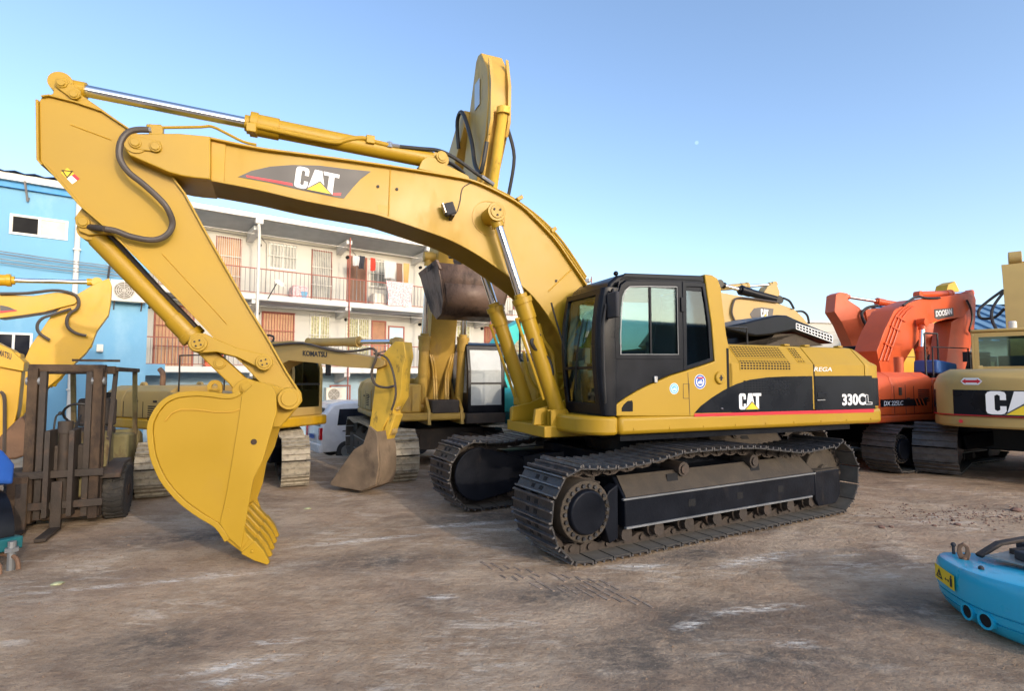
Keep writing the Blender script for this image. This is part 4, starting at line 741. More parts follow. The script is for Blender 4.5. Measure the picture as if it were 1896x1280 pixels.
# rail bolts, hood hinges, steps and a mirror on the far side
for k in range(9):
    x = 0.9 - 0.52*k; mb = MB(); mb.cyl((x, W, 1.30), (x, W + 0.008, 1.30), 0.012, n=8); mb.build('bolt', Y, ex)
for x in (-0.75, -1.9, -2.3, -3.0): mb = MB(); mb.box(x - 0.05, x + 0.05, 1.02, 1.10, TZ - 0.005, TZ + 0.02); mb.build('hinge', Y, ex, bev=0.004)
mb = MB(); mb.tube([(-0.65, 0.95, TZ), (-0.65, 0.95, TZ + 0.24), (-1.3, 0.95, TZ + 0.24), (-1.3, 0.95, TZ)], 0.014, n=8, sm=1); mb.build('grab_rail', M['rubber'], ex)
# ------------------------------------------------------------------ GROUND
def gz(x, y):
    t = max(0.0, min(1.0, (y - 13.2) / 3.2)); t = t*t*(3-2*t)
    u = max(0.0, min(1.0, (4.0 - x) / 4.0)); u = u*u*(3-2*u)
    return -0.5 * t * u
def ground_mat():
    m = bpy.data.materials.new('packed_dirt_concrete'); m.use_nodes = True; n = m.node_tree.nodes; l = m.node_tree.links; b = n['Principled BSDF']
    tc = n.new('ShaderNodeTexCoord')
    def noise(scale, detail=8, rough=0.6, loc=(0, 0, 0), scl=(1, 1, 1), dist=0.0, rot=0.0):
        mp = n.new('ShaderNodeMapping'); mp.inputs['Location'].default_value = loc; mp.inputs['Scale'].default_value = scl; mp.inputs['Rotation'].default_value = (0, 0, rot)
        t = n.new('ShaderNodeTexNoise'); t.inputs['Scale'].default_value = scale; t.inputs['Detail'].default_value = detail; t.inputs['Roughness'].default_value = rough; t.inputs['Distortion'].default_value = dist
        l.new(tc.outputs['Object'], mp.inputs[0]); l.new(mp.outputs[0], t.inputs['Vector']); return t.outputs[0]
    def ramp(x, a_, b_, lo=0.0, hi=1.0):
        r = n.new('ShaderNodeMapRange'); r.interpolation_type = 'LINEAR'; r.inputs[1].default_value = a_; r.inputs[2].default_value = b_; r.inputs[3].default_value = lo; r.inputs[4].default_value = hi; l.new(x, r.inputs[0]); return r.outputs[0]
    def mix(f, a_, b_):
        x = n.new('ShaderNodeMix'); x.data_type = 'RGBA'; l.new(f, x.inputs[0])
        for i, c in ((6, a_), (7, b_)):
            if isinstance(c, tuple): x.inputs[i].default_value = (*c, 1)
            else: l.new(c, x.inputs[i])
        return x.outputs[2]
    def mul(a_, b_):
        x = n.new('ShaderNodeMath'); x.operation = 'MULTIPLY'; l.new(a_, x.inputs[0]); l.new(b_, x.inputs[1]); return x.outputs[0]
    c = mix(ramp(noise(0.35, 9, 0.62, dist=0.3), 0.40, 0.60), (0.50, 0.38, 0.28), (0.60, 0.49, 0.39))
    c = mix(ramp(noise(1.6, 10, 0.7, (5, 2, 0)), 0.42, 0.62), c, (0.38, 0.275, 0.19))
    c = mix(ramp(noise(0.55, 9, 0.66, (11, 4, 0), (1, 1.8, 1), 0.6), 0.50, 0.64, 0, 0.85), c, (0.22, 0.155, 0.11))
    c = mix(ramp(noise(4.5, 8, 0.7, (1, 9, 0), (0.5, 1.6, 1), 0.4, 0.5), 0.52, 0.66, 0, 0.75), c, (0.26, 0.18, 0.125))
    pat = mul(ramp(noise(0.7, 6, 0.6, (21, 13, 0), (1, 1.6, 1)), 0.48, 0.58), ramp(noise(5, 9, 0.75, (3, 3, 0), (0.45, 1.5, 1), 0.5, 0.25), 0.50, 0.62))
    c = mix(ramp(pat, 0.0, 1.0, 0, 0.75), c, (0.80, 0.74, 0.68))
    c = mix(ramp(noise(9, 10, 0.78, (7, 1, 4)), 0.44, 0.62, 0, 0.30), c, (0.62, 0.54, 0.45))
    c = mix(ramp(noise(14, 10, 0.8, (2, 5, 4), (0.6, 1.4, 1), 0.3, 0.4), 0.50, 0.64, 0, 0.35), c, (0.24, 0.185, 0.145))
    def spot(cx_, cy_, rx, ry, rot, seed):
        mp = n.new('ShaderNodeMapping'); mp.vector_type = 'TEXTURE'; mp.inputs['Location'].default_value = (cx_, cy_, 0); mp.inputs['Rotation'].default_value = (0, 0, R(rot)); mp.inputs['Scale'].default_value = (rx, ry, 1)
        l.new(tc.outputs['Object'], mp.inputs[0])
        ln = n.new('ShaderNodeVectorMath'); ln.operation = 'LENGTH'; l.new(mp.outputs[0], ln.inputs[0])
        return ramp(ln.outputs['Value'], 0.3, 1.5, 1.0, 0.0)
    def addm(a_, b_):
        x = n.new('ShaderNodeMath'); x.operation = 'MAXIMUM'; l.new(a_, x.inputs[0]); l.new(b_, x.inputs[1]); return x.outputs[0]
    dk = None
    for q in ((1.40, 4.35, 0.9, 0.35, 25, 1), (1.85, 3.75, 0.8, 0.45, 10, 2), (0.85, 3.75, 0.5, 0.6, -20, 3), (1.5, 3.55, 0.6, 0.3, 0, 4), (2.05, 6.05, 0.6, 0.22, 20, 5), (3.0, 4.55, 0.8, 0.3, 15, 6), (-1.4, 5.75, 0.9, 0.3, 10, 7), (-3.9, 6.6, 1.4, 0.35, 12, 8), (2.9, 7.0, 0.7, 0.25, 28, 9), (0.3, 4.9, 0.8, 0.25, 12, 10), (-0.2, 7.6, 1.2, 0.4, 20, 11), (-2.4, 4.1, 0.7, 0.3, 15, 12)):
        s_ = spot(*q); dk = s_ if dk is None else addm(dk, s_)
    c = mix(mul(dk, ramp(noise(6, 10, 0.78, (4, 4, 1)), 0.34, 0.56, 0.0, 0.9)), c, (0.125, 0.11, 0.10))
    wh = None
    for q in ((1.98, 4.60, 0.42, 0.06, 12, 1), (1.38, 4.32, 0.16, 0.06, 30, 2), (2.02, 4.02, 0.14, 0.06, 0, 3), (-0.62, 4.85, 0.16, 0.05, 10, 4), (-1.85, 3.72, 0.35, 0.07, 20, 5), (-1.72, 3.55, 0.25, 0.06, 15, 6), (-1.75, 6.5, 0.7, 0.07, 20, 7), (-0.6, 7.2, 0.6, 0.09, 15, 8), (1.25, 5.62, 0.35, 0.06, 5, 9), (2.6, 5.85, 0.5, 0.10, 25, 10), (-1.7, 4.05, 0.2, 0.04, 10, 11), (8.3, 12.0, 1.5, 0.35, 0, 12), (-3.3, 5.2, 0.9, 0.05, 16, 13)):
        s_ = spot(*q); wh = s_ if wh is None else addm(wh, s_)
    c = mix(mul(wh, ramp(noise(11, 10, 0.8, (1, 6, 2), (0.5, 1.8, 1), 0.3, 0.3), 0.46, 0.58, 0.0, 1.0)), c, (0.95, 0.95, 0.95))
    c = mix(ramp(noise(0.9, 6, 0.6, (31, 3, 0)), 0.48, 0.62, 0, 0.30), c, (0.42, 0.29, 0.21))
    spk = ramp(noise(42, 3, 0.5), 0.66, 0.72, 0, 0.55); c = mix(spk, c, (0.58, 0.5, 0.42))
    spd = ramp(noise(30, 3, 0.5, (9, 9, 0)), 0.63, 0.70, 0, 0.5); c = mix(spd, c, (0.14, 0.105, 0.08))
    tn = n.new('ShaderNodeMix'); tn.data_type = 'RGBA'; tn.blend_type = 'MULTIPLY'; tn.inputs[0].default_value = 1; l.new(c, tn.inputs[6]); tn.inputs[7].default_value = (0.94, 0.88, 0.78, 1); c = tn.outputs[2]
    gm = n.new('ShaderNodeVectorMath'); gm.operation = 'SCALE'; gm.inputs['Scale'].default_value = 1.08; l.new(c, gm.inputs[0]); c = gm.outputs[0]
    l.new(c, b.inputs['Base Color'])
    l.new(ramp(noise(0.55, 9, 0.66, (11, 4, 0), (1, 1.8, 1), 0.6), 0.5, 0.68, 0.92, 0.62), b.inputs['Roughness'])
    h1 = noise(2.2, 10, 0.72, (0, 7, 0)); h2 = noise(22, 6, 0.65)
    a_ = n.new('ShaderNodeMath'); a_.operation = 'MULTIPLY_ADD'; l.new(h2, a_.inputs[0]); a_.inputs[1].default_value = 0.22; l.new(h1, a_.inputs[2])
    bu = n.new('ShaderNodeBump'); bu.inputs['Strength'].default_value = 1.0; bu.inputs['Distance'].default_value = 0.10; l.new(a_.outputs[0], bu.inputs['Height']); l.new(bu.outputs[0], b.inputs['Normal'])
    return m
gxs = [-700, -300, -120, -60] + [i * 1.0 for i in range(-40, 41)] + [60, 120, 300, 700]
gys = [-700, -300, -100, -40] + [i * 1.0 for i in range(-15, 46)] + [60, 120, 300, 900]
mb = MB(); rg = random.Random(3)
vs = [(x, y, gz(x, y)) for y in gys for x in gxs]; nx_ = len(gxs)
mb.add(vs, [[j*nx_+i, j*nx_+i+1, (j+1)*nx_+i+1, (j+1)*nx_+i] for j in range(len(gys)-1) for i in range(nx_-1)])
GM = ground_mat(); g_ = mb.build('ground', GM, ang=60); g_['kind'] = 'structure'

# ------------------------------------------------------------------ BUILDINGS
M['cream'] = mat('cream_wall_paint', (0.50, 0.49, 0.45), 0.8, var=0.06, vscale=1.2, dirt=(0.48, 0.45, 0.40), damt=0.4, dscale=1.3)
M['whitepl'] = mat('white_fascia', (0.66, 0.65, 0.62), 0.6, var=0.05, dirt=(0.5, 0.46, 0.4), damt=0.45, dscale=1.6)
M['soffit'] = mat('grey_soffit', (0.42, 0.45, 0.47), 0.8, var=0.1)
M['blueg'] = mat('pale_blue_wall', (0.34, 0.47, 0.56), 0.8, var=0.1, dirt=(0.3, 0.33, 0.34), damt=0.4, dscale=2)
M['bluew'] = mat('sky_blue_wall_paint', (0.16, 0.38, 0.58), 0.75, var=0.07, vscale=0.8, dirt=(0.33, 0.55, 0.68), damt=0.4, dscale=0.7, bump=0.1, bscale=20)
M['blueb'] = mat('bright_blue_trim', (0.05, 0.28, 0.62), 0.6, var=0.08)
M['navy'] = mat('navy_trim', (0.03, 0.10, 0.30), 0.6, var=0.1)
M['winf'] = mat('white_window_frame', (0.75, 0.75, 0.72), 0.5, var=0.03)
M['pane'] = mat('window_pane_dark', (0.02, 0.022, 0.03), 0.12, var=0.3, spec=0.35)
M['paneg'] = mat('curtained_pane', (0.26, 0.27, 0.25), 0.3, var=0.15, vscale=4)
M['panegr'] = mat('patterned_pane', (0.38, 0.37, 0.20), 0.25, var=0.5, vscale=14)
M['wood'] = mat('brown_door_wood', (0.33, 0.16, 0.085), 0.6, var=0.15, vscale=3, dirt=(0.2, 0.09, 0.05), damt=0.4, dscale=5)
M['woodl'] = mat('light_door_wood', (0.46, 0.27, 0.15), 0.6, var=0.15, vscale=3)
M['railred'] = mat('rusty_red_rail', (0.30, 0.085, 0.06), 0.6, var=0.2)
M['railgrey'] = mat('grey_bar_paint', (0.20, 0.19, 0.19), 0.6, var=0.2)
M['barw'] = mat('pale_bar_paint', (0.58, 0.55, 0.50), 0.6, var=0.2)
M['acw'] = mat('ac_casing', (0.72, 0.68, 0.60), 0.55, var=0.05, dirt=(0.4, 0.34, 0.27), damt=0.4, dscale=4)
M['acg'] = mat('ac_fan_grille', (0.17, 0.15, 0.12), 0.6, var=0.2)
M['roofb'] = mat('blue_roof_sheet', (0.13, 0.25, 0.38), 0.5, metal=0.1, var=0.1, vscale=1, dirt=(0.2, 0.26, 0.32), damt=0.5, dscale=1)
M['greyw'] = mat('grey_yard_wall', (0.30, 0.30, 0.29), 0.85, var=0.15, vscale=1, dirt=(0.18, 0.17, 0.16), damt=0.5, dscale=1)
M['pinkcloth'] = mat('pink_print_cloth', (0.72, 0.46, 0.48), 0.9, var=0.45, vscale=16)
M['redcloth'] = mat('red_cloth', (0.6, 0.05, 0.03), 0.9); M['whitecloth'] = mat('white_cloth', (0.5, 0.5, 0.5), 0.9, var=0.05)
M['darkcloth'] = mat('dark_cloth', (0.03, 0.03, 0.04), 0.9); M['browncloth'] = mat('brown_cloth', (0.18, 0.10, 0.07), 0.9); M['tancloth'] = mat('ochre_cloth', (0.55, 0.32, 0.12), 0.9)
M['doorblue'] = mat('pale_blue_door', (0.42, 0.58, 0.68), 0.5, var=0.05)

GRD = -0.5
(loc_, rz_) = frame_loc((-9.47, 20.0, 37.7))
ap = thing('apartment_block', 'long white three storey dormitory block with open railed balconies and barred windows', 'building', loc_, rz_)
X0, X1 = -4.2, 16.0; DZ = (2.30, 5.0); EZ = 7.86; BAY = 3.53
mb = MB(); mb.box(X0, X1, 1.2, 6.5, 2.15, EZ); mb.build('wall', M['cream'], ap)
mb = MB(); mb.box(X0, X1, 1.2, 6.5, GRD - 0.1, 2.149); mb.build('ground_floor_wall', M['blueg'], ap)
for z in DZ:
    mb = MB(); mb.box(X0, X1, 0, 1.199, z - 0.20, z); mb.build('floor_slab', M['whitepl'], ap, bev=0.01)
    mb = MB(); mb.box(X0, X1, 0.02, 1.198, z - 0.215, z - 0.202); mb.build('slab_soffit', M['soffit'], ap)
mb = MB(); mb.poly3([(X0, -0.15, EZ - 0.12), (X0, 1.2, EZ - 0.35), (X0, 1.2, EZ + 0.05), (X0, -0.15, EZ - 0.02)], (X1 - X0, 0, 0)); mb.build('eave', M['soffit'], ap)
mb = MB(); mb.poly3([(X0, -0.30, EZ - 0.10), (X0, -0.155, EZ - 0.10), (X0, -0.155, EZ + 0.09), (X0, -0.30, EZ + 0.09)], (X1 - X0, 0, 0)); mb.build('gutter', M['whitepl'], ap, bev=0.01)
mb = MB(); mb.poly3([(X0, -0.2, EZ + 0.10), (X0, 3.8, EZ + 0.75), (X0, 3.8, EZ + 0.85), (X0, -0.2, EZ + 0.14)], (X1 - X0, 0, 0)); mb.build('roof', M['roofb'], ap)
nb = 6
for k in range(-1, nb):
    x = k * BAY
    if x > X0:
        for z in (*DZ, EZ - 0.1):
            mb = MB(); mb.poly3([(x - 0.12, 0.02, z - 0.20), (x - 0.12, 1.195, z - 0.20), (x - 0.12, 1.195, z - 0.60), (x - 0.12, 0.02, z - 0.36)], (0.24, 0, 0)); mb.build('beam', M['whitepl'], ap, bev=0.01)
        if k % 2 == 0:
            mb = MB(); mb.tube([(x, -0.22, EZ - 0.1), (x, -0.22, EZ - 0.35), (x + 0.06, -0.05, EZ - 0.6), (x + 0.06, -0.05, GRD)], 0.055, sm=1, n=10); mb.box(x - 0.13, x + 0.13, -0.32, -0.12, EZ - 0.28, EZ - 0.05); mb.build('downpipe', M['whitepl'], ap)
        else:
            mb = MB(); mb.tube([(x, -0.06, EZ - 0.2), (x, -0.06, GRD)], 0.028, sm=1, n=8); mb.build('drain_pipe', M['railred'], ap)
bars_i = 0
def barred(parent, x0, x1, z0, z1, yb, material, nb_, nh=2):
    m_ = MB()
    for i in range(nb_): x = x0 + (x1 - x0) * (i + 0.5) / nb_; m_.box(x - 0.009, x + 0.009, yb - 0.012, yb + 0.006, z0, z1)
    for j in range(nh + 1): z = z0 + (z1 - z0) * j / nh; m_.box(x0, x1, yb - 0.014, yb + 0.008, z - 0.012, z + 0.012)
    o_ = m_.build('window_bars', material, parent, ang=0); o_['kind'] = 'stuff'
def window(parent, x0, x1, z0, z1, y, pane, bars=None, nb_=10, mull=1, sill=True):
    m_ = MB(); f = 0.05
    m_.ring3([(x0, y-0.03, z0), (x1, y-0.03, z0), (x1, y-0.03, z1), (x0, y-0.03, z1)], [(x0+f, y-0.03, z0+f), (x1-f, y-0.03, z0+f), (x1-f, y-0.03, z1-f), (x0+f, y-0.03, z1-f)], (0, 0.028, 0))
    for k_ in range(mull): xm = x0 + (x1-x0)*(k_+1)/(mull+1); m_.box(xm-0.025, xm+0.025, y-0.028, y-0.004, z0+f, z1-f)
    o_ = m_.build('window', M['winf'], parent, ang=0)
    m_ = MB(); m_.box(x0+f, x1-f, y-0.010, y-0.004, z0+f, z1-f); m_.build('pane', pane, o_, ang=0)
    if bars: barred(o_, x0 - 0.03, x1 + 0.03, z0 - 0.04, z1 + 0.04, y - 0.10, bars, nb_)
    return o_
def doorp(parent, x0, x1, z0, z1, y, material, bars=None):
    m_ = MB(); m_.ring3([(x0, y-0.04, z0), (x1, y-0.04, z0), (x1, y-0.04, z1), (x0, y-0.04, z1)], [(x0+.06, y-0.04, z0+.02), (x1-.06, y-0.04, z0+.02), (x1-.06, y-0.04, z1-.06), (x0+.06, y-0.04, z1-.06)], (0, 0.038, 0))
    o_ = m_.build('door', M['railred'], parent, ang=0)
    m_ = MB(); m_.box(x0+.06, x1-.06, y-0.014, y-0.003, z0+.02, z1-.06)
    for q_ in range(3): m_.box(x0+.12+q_*(x1-x0-.2)/3, x0+.12+q_*(x1-x0-.2)/3+(x1-x0-.2)/3-.06, y-0.02, y-0.0145, z0+0.25, z1-0.75)
    m_.build('door_leaf', material, o_, ang=0)
    if bars: barred(o_, x0, x1, z0, z1, y - 0.09, bars, 12, 3)
    return o_
rr = random.Random(11)
for fi, z in enumerate(DZ):
    for k in range(-1, nb - 1):
        xb_ = k * BAY
        if k == -1: a0 = max(X0 + 0.1, xb_)
        # room window and barred opening in every bay
        if fi == 1 and k == 1:
            doorp(ap, xb_ + 0.35, xb_ + 1.25, z, z + 2.2, 1.2, M['browncloth']); window(ap, xb_ + 1.35, xb_ + 2.2, z + 0.95, z + 2.15, 1.2, M['paneg'], M['barw'], 7)
        elif fi == 0 and k == 1:
            window(ap, xb_ + 0.35, xb_ + 1.45, z + 0.5, z + 2.2, 1.2, M['panegr'], M['barw'], 12); doorp(ap, xb_ + 1.5, xb_ + 2.2, z, z + 2.15, 1.2, M['wood']); doorp(ap, xb_ + 2.3, xb_ + 3.1, z, z + 1.95, 1.2, M['doorblue'])
        elif fi == 1:
            window(ap, xb_ + 0.70, xb_ + 1.78, z + 1.25, z + 2.25, 1.2, M['paneg'], M['barw'], 9); doorp(ap, xb_ + 2.37, xb_ + 3.25, z + 0.02, z + 2.25, 1.2, rr.choice([M['panegr'], M['paneg'], M['woodl']]), M['barw'])
        else:
            doorp(ap, xb_ + 0.5, xb_ + 1.75, z, z + 2.2, 1.2, rr.choice([M['wood'], M['woodl']]), M['railred']); window(ap, xb_ + 2.35, xb_ + 3.2, z + 0.55, z + 2.2, 1.2, M['panegr'], M['barw'], 8)
        m_ = MB(); m_.cyl((xb_ + 0.35, 1.202, z + 2.1), (xb_ + 0.35, 1.12, z + 2.1), 0.07, n=14); m_.build('vent_pipe', M['darkhole'], ap)
        # railing of the bay
        m_ = MB(); xa_ = max(xb_ + 0.04, X0 + 0.05); xe_ = xb_ + BAY - 0.04
        nb2 = int((xe_ - xa_) / 0.155)
        for i in range(nb2 + 1): x = xa_ + (xe_ - xa_) * i / nb2; m_.box(x - 0.009, x + 0.009, 0.05, 0.068, z + 0.08, z + 0.95)
        o = m_.build('railing_bars', M['railgrey'], ap, ang=0); o['kind'] = 'stuff'
        m_ = MB(); m_.box(xa_ - 0.03, xe_ + 0.03, 0.04, 0.08, z + 0.95, z + 0.985); m_.build('top_rail', M['railred'], ap, ang=0)
        m_ = MB(); m_.box(xa_ - 0.03, xe_ + 0.03, 0.045, 0.075, z + 0.06, z + 0.085); m_.build('bottom_rail', M['railred'], ap, ang=0)
        # wash line under the slab above
        m_ = MB(); m_.tube([(xa_, 0.15, z + 2.28), (xe_, 0.15, z + 2.28)], 0.012, n=5, sm=1); m_.build('wash_line', M['barw'], ap)
for k in range(0, 5):                               # ground floor
    xb_ = k * BAY
    window(ap, xb_ + 1.0, xb_ + 2.1, GRD + 0.9, GRD + 2.2, 1.2, M['pane'], M['barw'], 10); doorp(ap, xb_ - 0.3, xb_ + 0.6, GRD, GRD + 2.1, 1.2, M['blueg'])
mb = MB(); mb.box(X0, -2.75, -0.02, -0.002, 1.98, 2.36); mb.build('blue_fascia', M['bluew'], ap)
# the blue building ---------------------------------------------------------
(locb, rzb) = frame_loc((-10.0, 14.9, 37.7))
bl = thing('blue_building', 'sky blue painted building with white eave at the left edge', 'building', locb, rzb)
mb = MB(); mb.box(-16, 0, 0, 6, -0.6, 6.55); mb.build('wall', M['bluew'], bl)
mb = MB(); mb.box(-16.1, 0.12, -0.10, 6, 6.551, 6.70); mb.build('blue_trim', M['blueb'], bl)
mb = MB(); mb.box(-16.1, 0.20, -0.22, 6, 6.701, 6.87); mb.build('eave_board', M['whitepl'], bl)
mb = MB()
pr = []
nn_ = 90
for i in range(nn_ + 1): x = -16.2 + 16.5 * i / nn_; pr.append((x, 6.875 + (0.045 if i % 2 else 0.0)))
pr2 = [(x, z + 0.012) for x, z in pr[::-1]]
for i in range(nn_): (xa_, za_), (xc_, zc_) = pr[i], pr[i+1]; mb.add([(xa_, -0.30, za_), (xc_, -0.30, zc_), (xc_, 6, zc_ + 0.8), (xa_, 6, za_ + 0.8), (xa_, -0.30, za_ + 0.01), (xc_, -0.30, zc_ + 0.01), (xc_, 6, zc_ + 0.81), (xa_, 6, za_ + 0.81)], [[3, 2, 1, 0], [4, 5, 6, 7], [0, 1, 5, 4]])
mb.build('roof_sheet', M['navy'], bl, ang=0)
wq = [(-2.885,5.952),(-1.778,6.019),(-1.76,5.529),(-2.865,5.472)]
window(bl, wq[0][0], wq[1][0], 5.42, 5.92, 0, M['paneg'], mull=1)
mb = MB(); mb.box(wq[0][0] + 0.06, (wq[0][0] + wq[1][0])/2 - 0.03, -0.016, -0.0115, 5.48, 5.86); mb.build('open_pane', M['darkhole'], bl, ang=0)
window(bl, -3.05, -2.35, 2.2, 3.0, 0, M['pane'])
xq = [(-1.579,5.659)][0][0]
mb = MB(); mb.tube([(xq, -0.07, 6.6), (xq, -0.07, -0.3)], 0.06, sm=1, n=10); mb.build('downpipe', M['whitepl'], bl)
for z in (5.2, 3.4, 1.6): mb = MB(); mb.box(xq - 0.08, xq + 0.08, -0.14, -0.001, z - 0.02, z + 0.02); mb.build('pipe_clip', M['whitepl'], bl)
q = [(-0.889,4.852),(-0.912,4.532),(-2.631,6.721),(-2.573,6.271)]
mb = MB(); mb.bar((q[0][0], -0.1, q[0][1]), (q[1][0], -0.1, q[1][1]), 0.07, 0.05); mb.bar((q[0][0], 0, q[0][1]), (q[0][0], -0.1, q[0][1]), 0.04, 0.04); mb.build('cable_bracket', M['interior'], bl)
mb = MB(); mb.bar((q[2][0], -0.24, q[2][1]), (q[3][0], -0.06, q[3][1]), 0.04, 0.03); mb.bar((q[3][0], -0.06, q[3][1]), (q[3][0] + .02, 0, q[3][1] + 0.1), 0.03, 0.03); mb.build('eave_bracket', M['railgrey'], bl)
for dz, sg in ((0, 0.02), (-0.06, 0.05), (-0.16, 0.10), (-0.24, 0.13)):
    mb = MB(); mb.tube([(-9, -0.12, q[0][1] + 0.55 + dz), (-3.0, -0.12, q[0][1] + 0.10 + dz - sg * 0.3), (q[0][0], -0.12, q[0][1] + dz), (0.0, -0.12, q[0][1] + dz - 0.10)], 0.012, n=5, sm=5); mb.build('cable', M['railgrey'], bl)
q = [(-1.016,2.675)][0]; mb = MB(); mb.box(q[0]-0.07, q[0]+0.07, -0.10, -0.001, q[1]-0.1, q[1]+0.1); mb.build('meter_box', M['acw'], bl, bev=0.01)
def ac_unit(label, loc, rz, sc_=1.0, parent_brackets=True):
    t = thing('ac_unit', label, 'air conditioner', loc, rz)
    m_ = MB(); m_.box(-0.40*sc_, 0.40*sc_, -0.30, 0, 0, 0.56*sc_); m_.build('casing', M['acw'], t, bev=0.02)
    m_ = MB(); m_.cyl((-0.10*sc_, -0.301, 0.29*sc_), (-0.10*sc_, -0.312, 0.29*sc_), 0.23*sc_, n=30); g = m_.build('fan_grille', M['acg'], t)
    m_ = MB()
    for r_ in (0.225, 0.18, 0.135, 0.09, 0.045): m_.ringcyl((-0.10*sc_, -0.312, 0.29*sc_), (-0.10*sc_, -0.322, 0.29*sc_), r_*sc_, (r_-0.012)*sc_, n=26)
    for k_ in range(4): a_ = k_*math.pi/4; m_.bar((-0.10*sc_-0.22*sc_*math.cos(a_), -0.316, 0.29*sc_-0.22*sc_*math.sin(a_)), (-0.10*sc_+0.22*sc_*math.cos(a_), -0.316, 0.29*sc_+0.22*sc_*math.sin(a_)), 0.006, 0.01)
    o_ = m_.build('guard_rings', M['barw'], t); o_['kind'] = 'stuff'
    for x_ in (-0.3, 0.3): m_ = MB(); m_.bar((x_*sc_, 0, -0.02), (x_*sc_, -0.34, -0.02), 0.03, 0.03); m_.bar((x_*sc_, 0.0, -0.2), (x_*sc_, -0.3, -0.03), 0.025, 0.025); m_.build('bracket', M['rust'], t)
    return t
def wpos(fr, x, y): a_ = R(fr[2]); return (fr[0] + x*math.cos(a_) - y*math.sin(a_), fr[1] + x*math.sin(a_) + y*math.cos(a_))
FA, FB = (-9.47, 20.0, 37.7), (-10.0, 14.9, 37.7)
q = [(-0.461,3.919)][0]; p = wpos(FB, q[0], -0.02); ac_unit('cream air conditioner unit on the blue wall beside the thick yellow cylinder', (p[0], p[1], q[1]), rzb, 1.0)
q = [(3.409,0.906)][0]; p = wpos(FA, q[0], 1.18); ac_unit('air conditioner unit on the ground floor wall above the white van', (p[0], p[1], q[1]), rz_, 1.05)
# things left on the balconies ------------------------------------------------
def cloth(label, cat, x, z, w_, h_, material, floor_y=0.12, sway=0.03, name='hanging_garment', seed=0):
    m_ = MB(); nx, nz = 8, 8; r_ = random.Random(seed); vs = []
    for j in range(nz + 1):
        for i in range(nx + 1):
            u = i/nx; v = j/nz; taper = 1 - 0.10*v + 0.06*math.sin(5*v + seed)
            vs.append(((u-0.5)*w_*taper, sway*math.sin(u*11 + seed + v*2) * (0.3 + v), -v*h_ - 0.02*math.sin(u*7+seed)*v))
    k = len(vs); vs2 = [(a_, b_ + 0.012, c_) for a_, b_, c_ in vs]; f = []
    for j in range(nz):
        for i in range(nx): q0 = j*(nx+1)+i; f += [[q0, q0+1, q0+nx+2, q0+nx+1], [k+q0+nx+1, k+q0+nx+2, k+q0+1, k+q0]]
    for i in range(nx): f += [[i, k+i, k+i+1, i+1], [nz*(nx+1)+i, nz*(nx+1)+i+1, k+nz*(nx+1)+i+1, k+nz*(nx+1)+i]]
    m_.add(vs + vs2, f); p_ = wpos(FA, x, floor_y)
    o_ = m_.build(name, material, None, loc=(p_[0], p_[1], z), rotz=rz_); tag(o_, label, cat); return o_
q = [(5.183,6.059),(6.413,6.121),(5.804,4.896)]
cloth('pink patterned quilt hung over the top floor balcony railing', 'quilt', (q[0][0]+q[1][0])/2, q[0][1], q[1][0]-q[0][0], 1.05, M['pinkcloth'], floor_y=-0.03, name='quilt', seed=2)
for (px0, py0, w_, h_, mt_, lb) in (
    ([(3.861,6.98)][0] + (0.28, 0.42, 'whitecloth', 'white shirt hanging first on the top floor wash line')),
    ([(4.095,7.012)][0] + (0.28, 0.55, 'darkcloth', 'dark garment hanging between white shirt and red cloth')),
    ([(4.597,6.989)][0] + (0.22, 0.55, 'redcloth', 'red garment hanging on the top floor balcony')),
    ([(5.39,6.954)][0] + (0.55, 0.75, 'whitecloth', 'wide white sheet hanging above the pink quilt')),
    ([(5.825,6.915)][0] + (0.30, 0.85, 'browncloth', 'brown trousers hanging beside the white sheet')),
    ([(6.163,6.959)][0] + (0.26, 0.95, 'tancloth', 'ochre trousers hanging right of the brown ones'))):
    cloth(lb, 'laundry', px0, py0, w_, h_, M[mt_], seed=int(px0*7) % 9)
q = [(0.657,5.256)][0]; p = wpos(FA, q[0], 0.4)
t = thing('satellite_dish', 'dark arm with small dish on the top floor balcony rail', 'satellite dish', (p[0], p[1], 5.0), rz_)
mb = MB(); mb.bar((-0.25, -0.5, -0.15), (0.05, -0.45, 0.45), 0.03, 0.03); mb.build('arm', M['interior'], t); mb = MB(); mb.cyl((0.15, -0.5, 0.48), (0.17, -0.53, 0.52), 0.22, 0.16, n=20); mb.build('dish', M['acw'], t)
for xx, zz, lb, mt_, nm in ((-1.2, 2.3, 'orange crates stacked behind the left second floor railing', M['orange'], 'crate_stack'), (1.75, 5.0, 'pink basin standing on the top floor balcony', M['pinkcloth'], 'basin'), (8.4, 5.0, 'white cabinet on the top balcony near the quilt', M['acw'], 'cabinet'), (5.1, 5.0, 'white washing machine on the top balcony behind the railing', M['acw'], 'washing_machine')):
    p = wpos(FA, xx, 0.7); mb = MB(); mb.box(-0.3, 0.3, -0.25, 0.25, 0, 0.5); mb.box(-0.26, 0.26, -0.21, 0.21, 0.5, 0.56)
    o = mb.build(nm, mt_, None, bev=0.02, loc=(p[0], p[1], zz + 0.003), rotz=rz_); tag(o, lb, {'crate_stack': 'crates', 'basin': 'basin', 'cabinet': 'cabinet', 'washing_machine': 'washing machine'}[nm])
rq = random.Random(21)
NAMES = [('flower_pot', 'plant pot', 'forkrust'), ('storage_box', 'box', 'acw'), ('water_bucket', 'bucket', 'bluew'), ('broom', 'broom', 'woodl')]
WHERE = {(0, 0): 'left bay', (0, 1): 'second bay', (0, 2): 'third bay', (0, 3): 'bay right of the upright boom'}
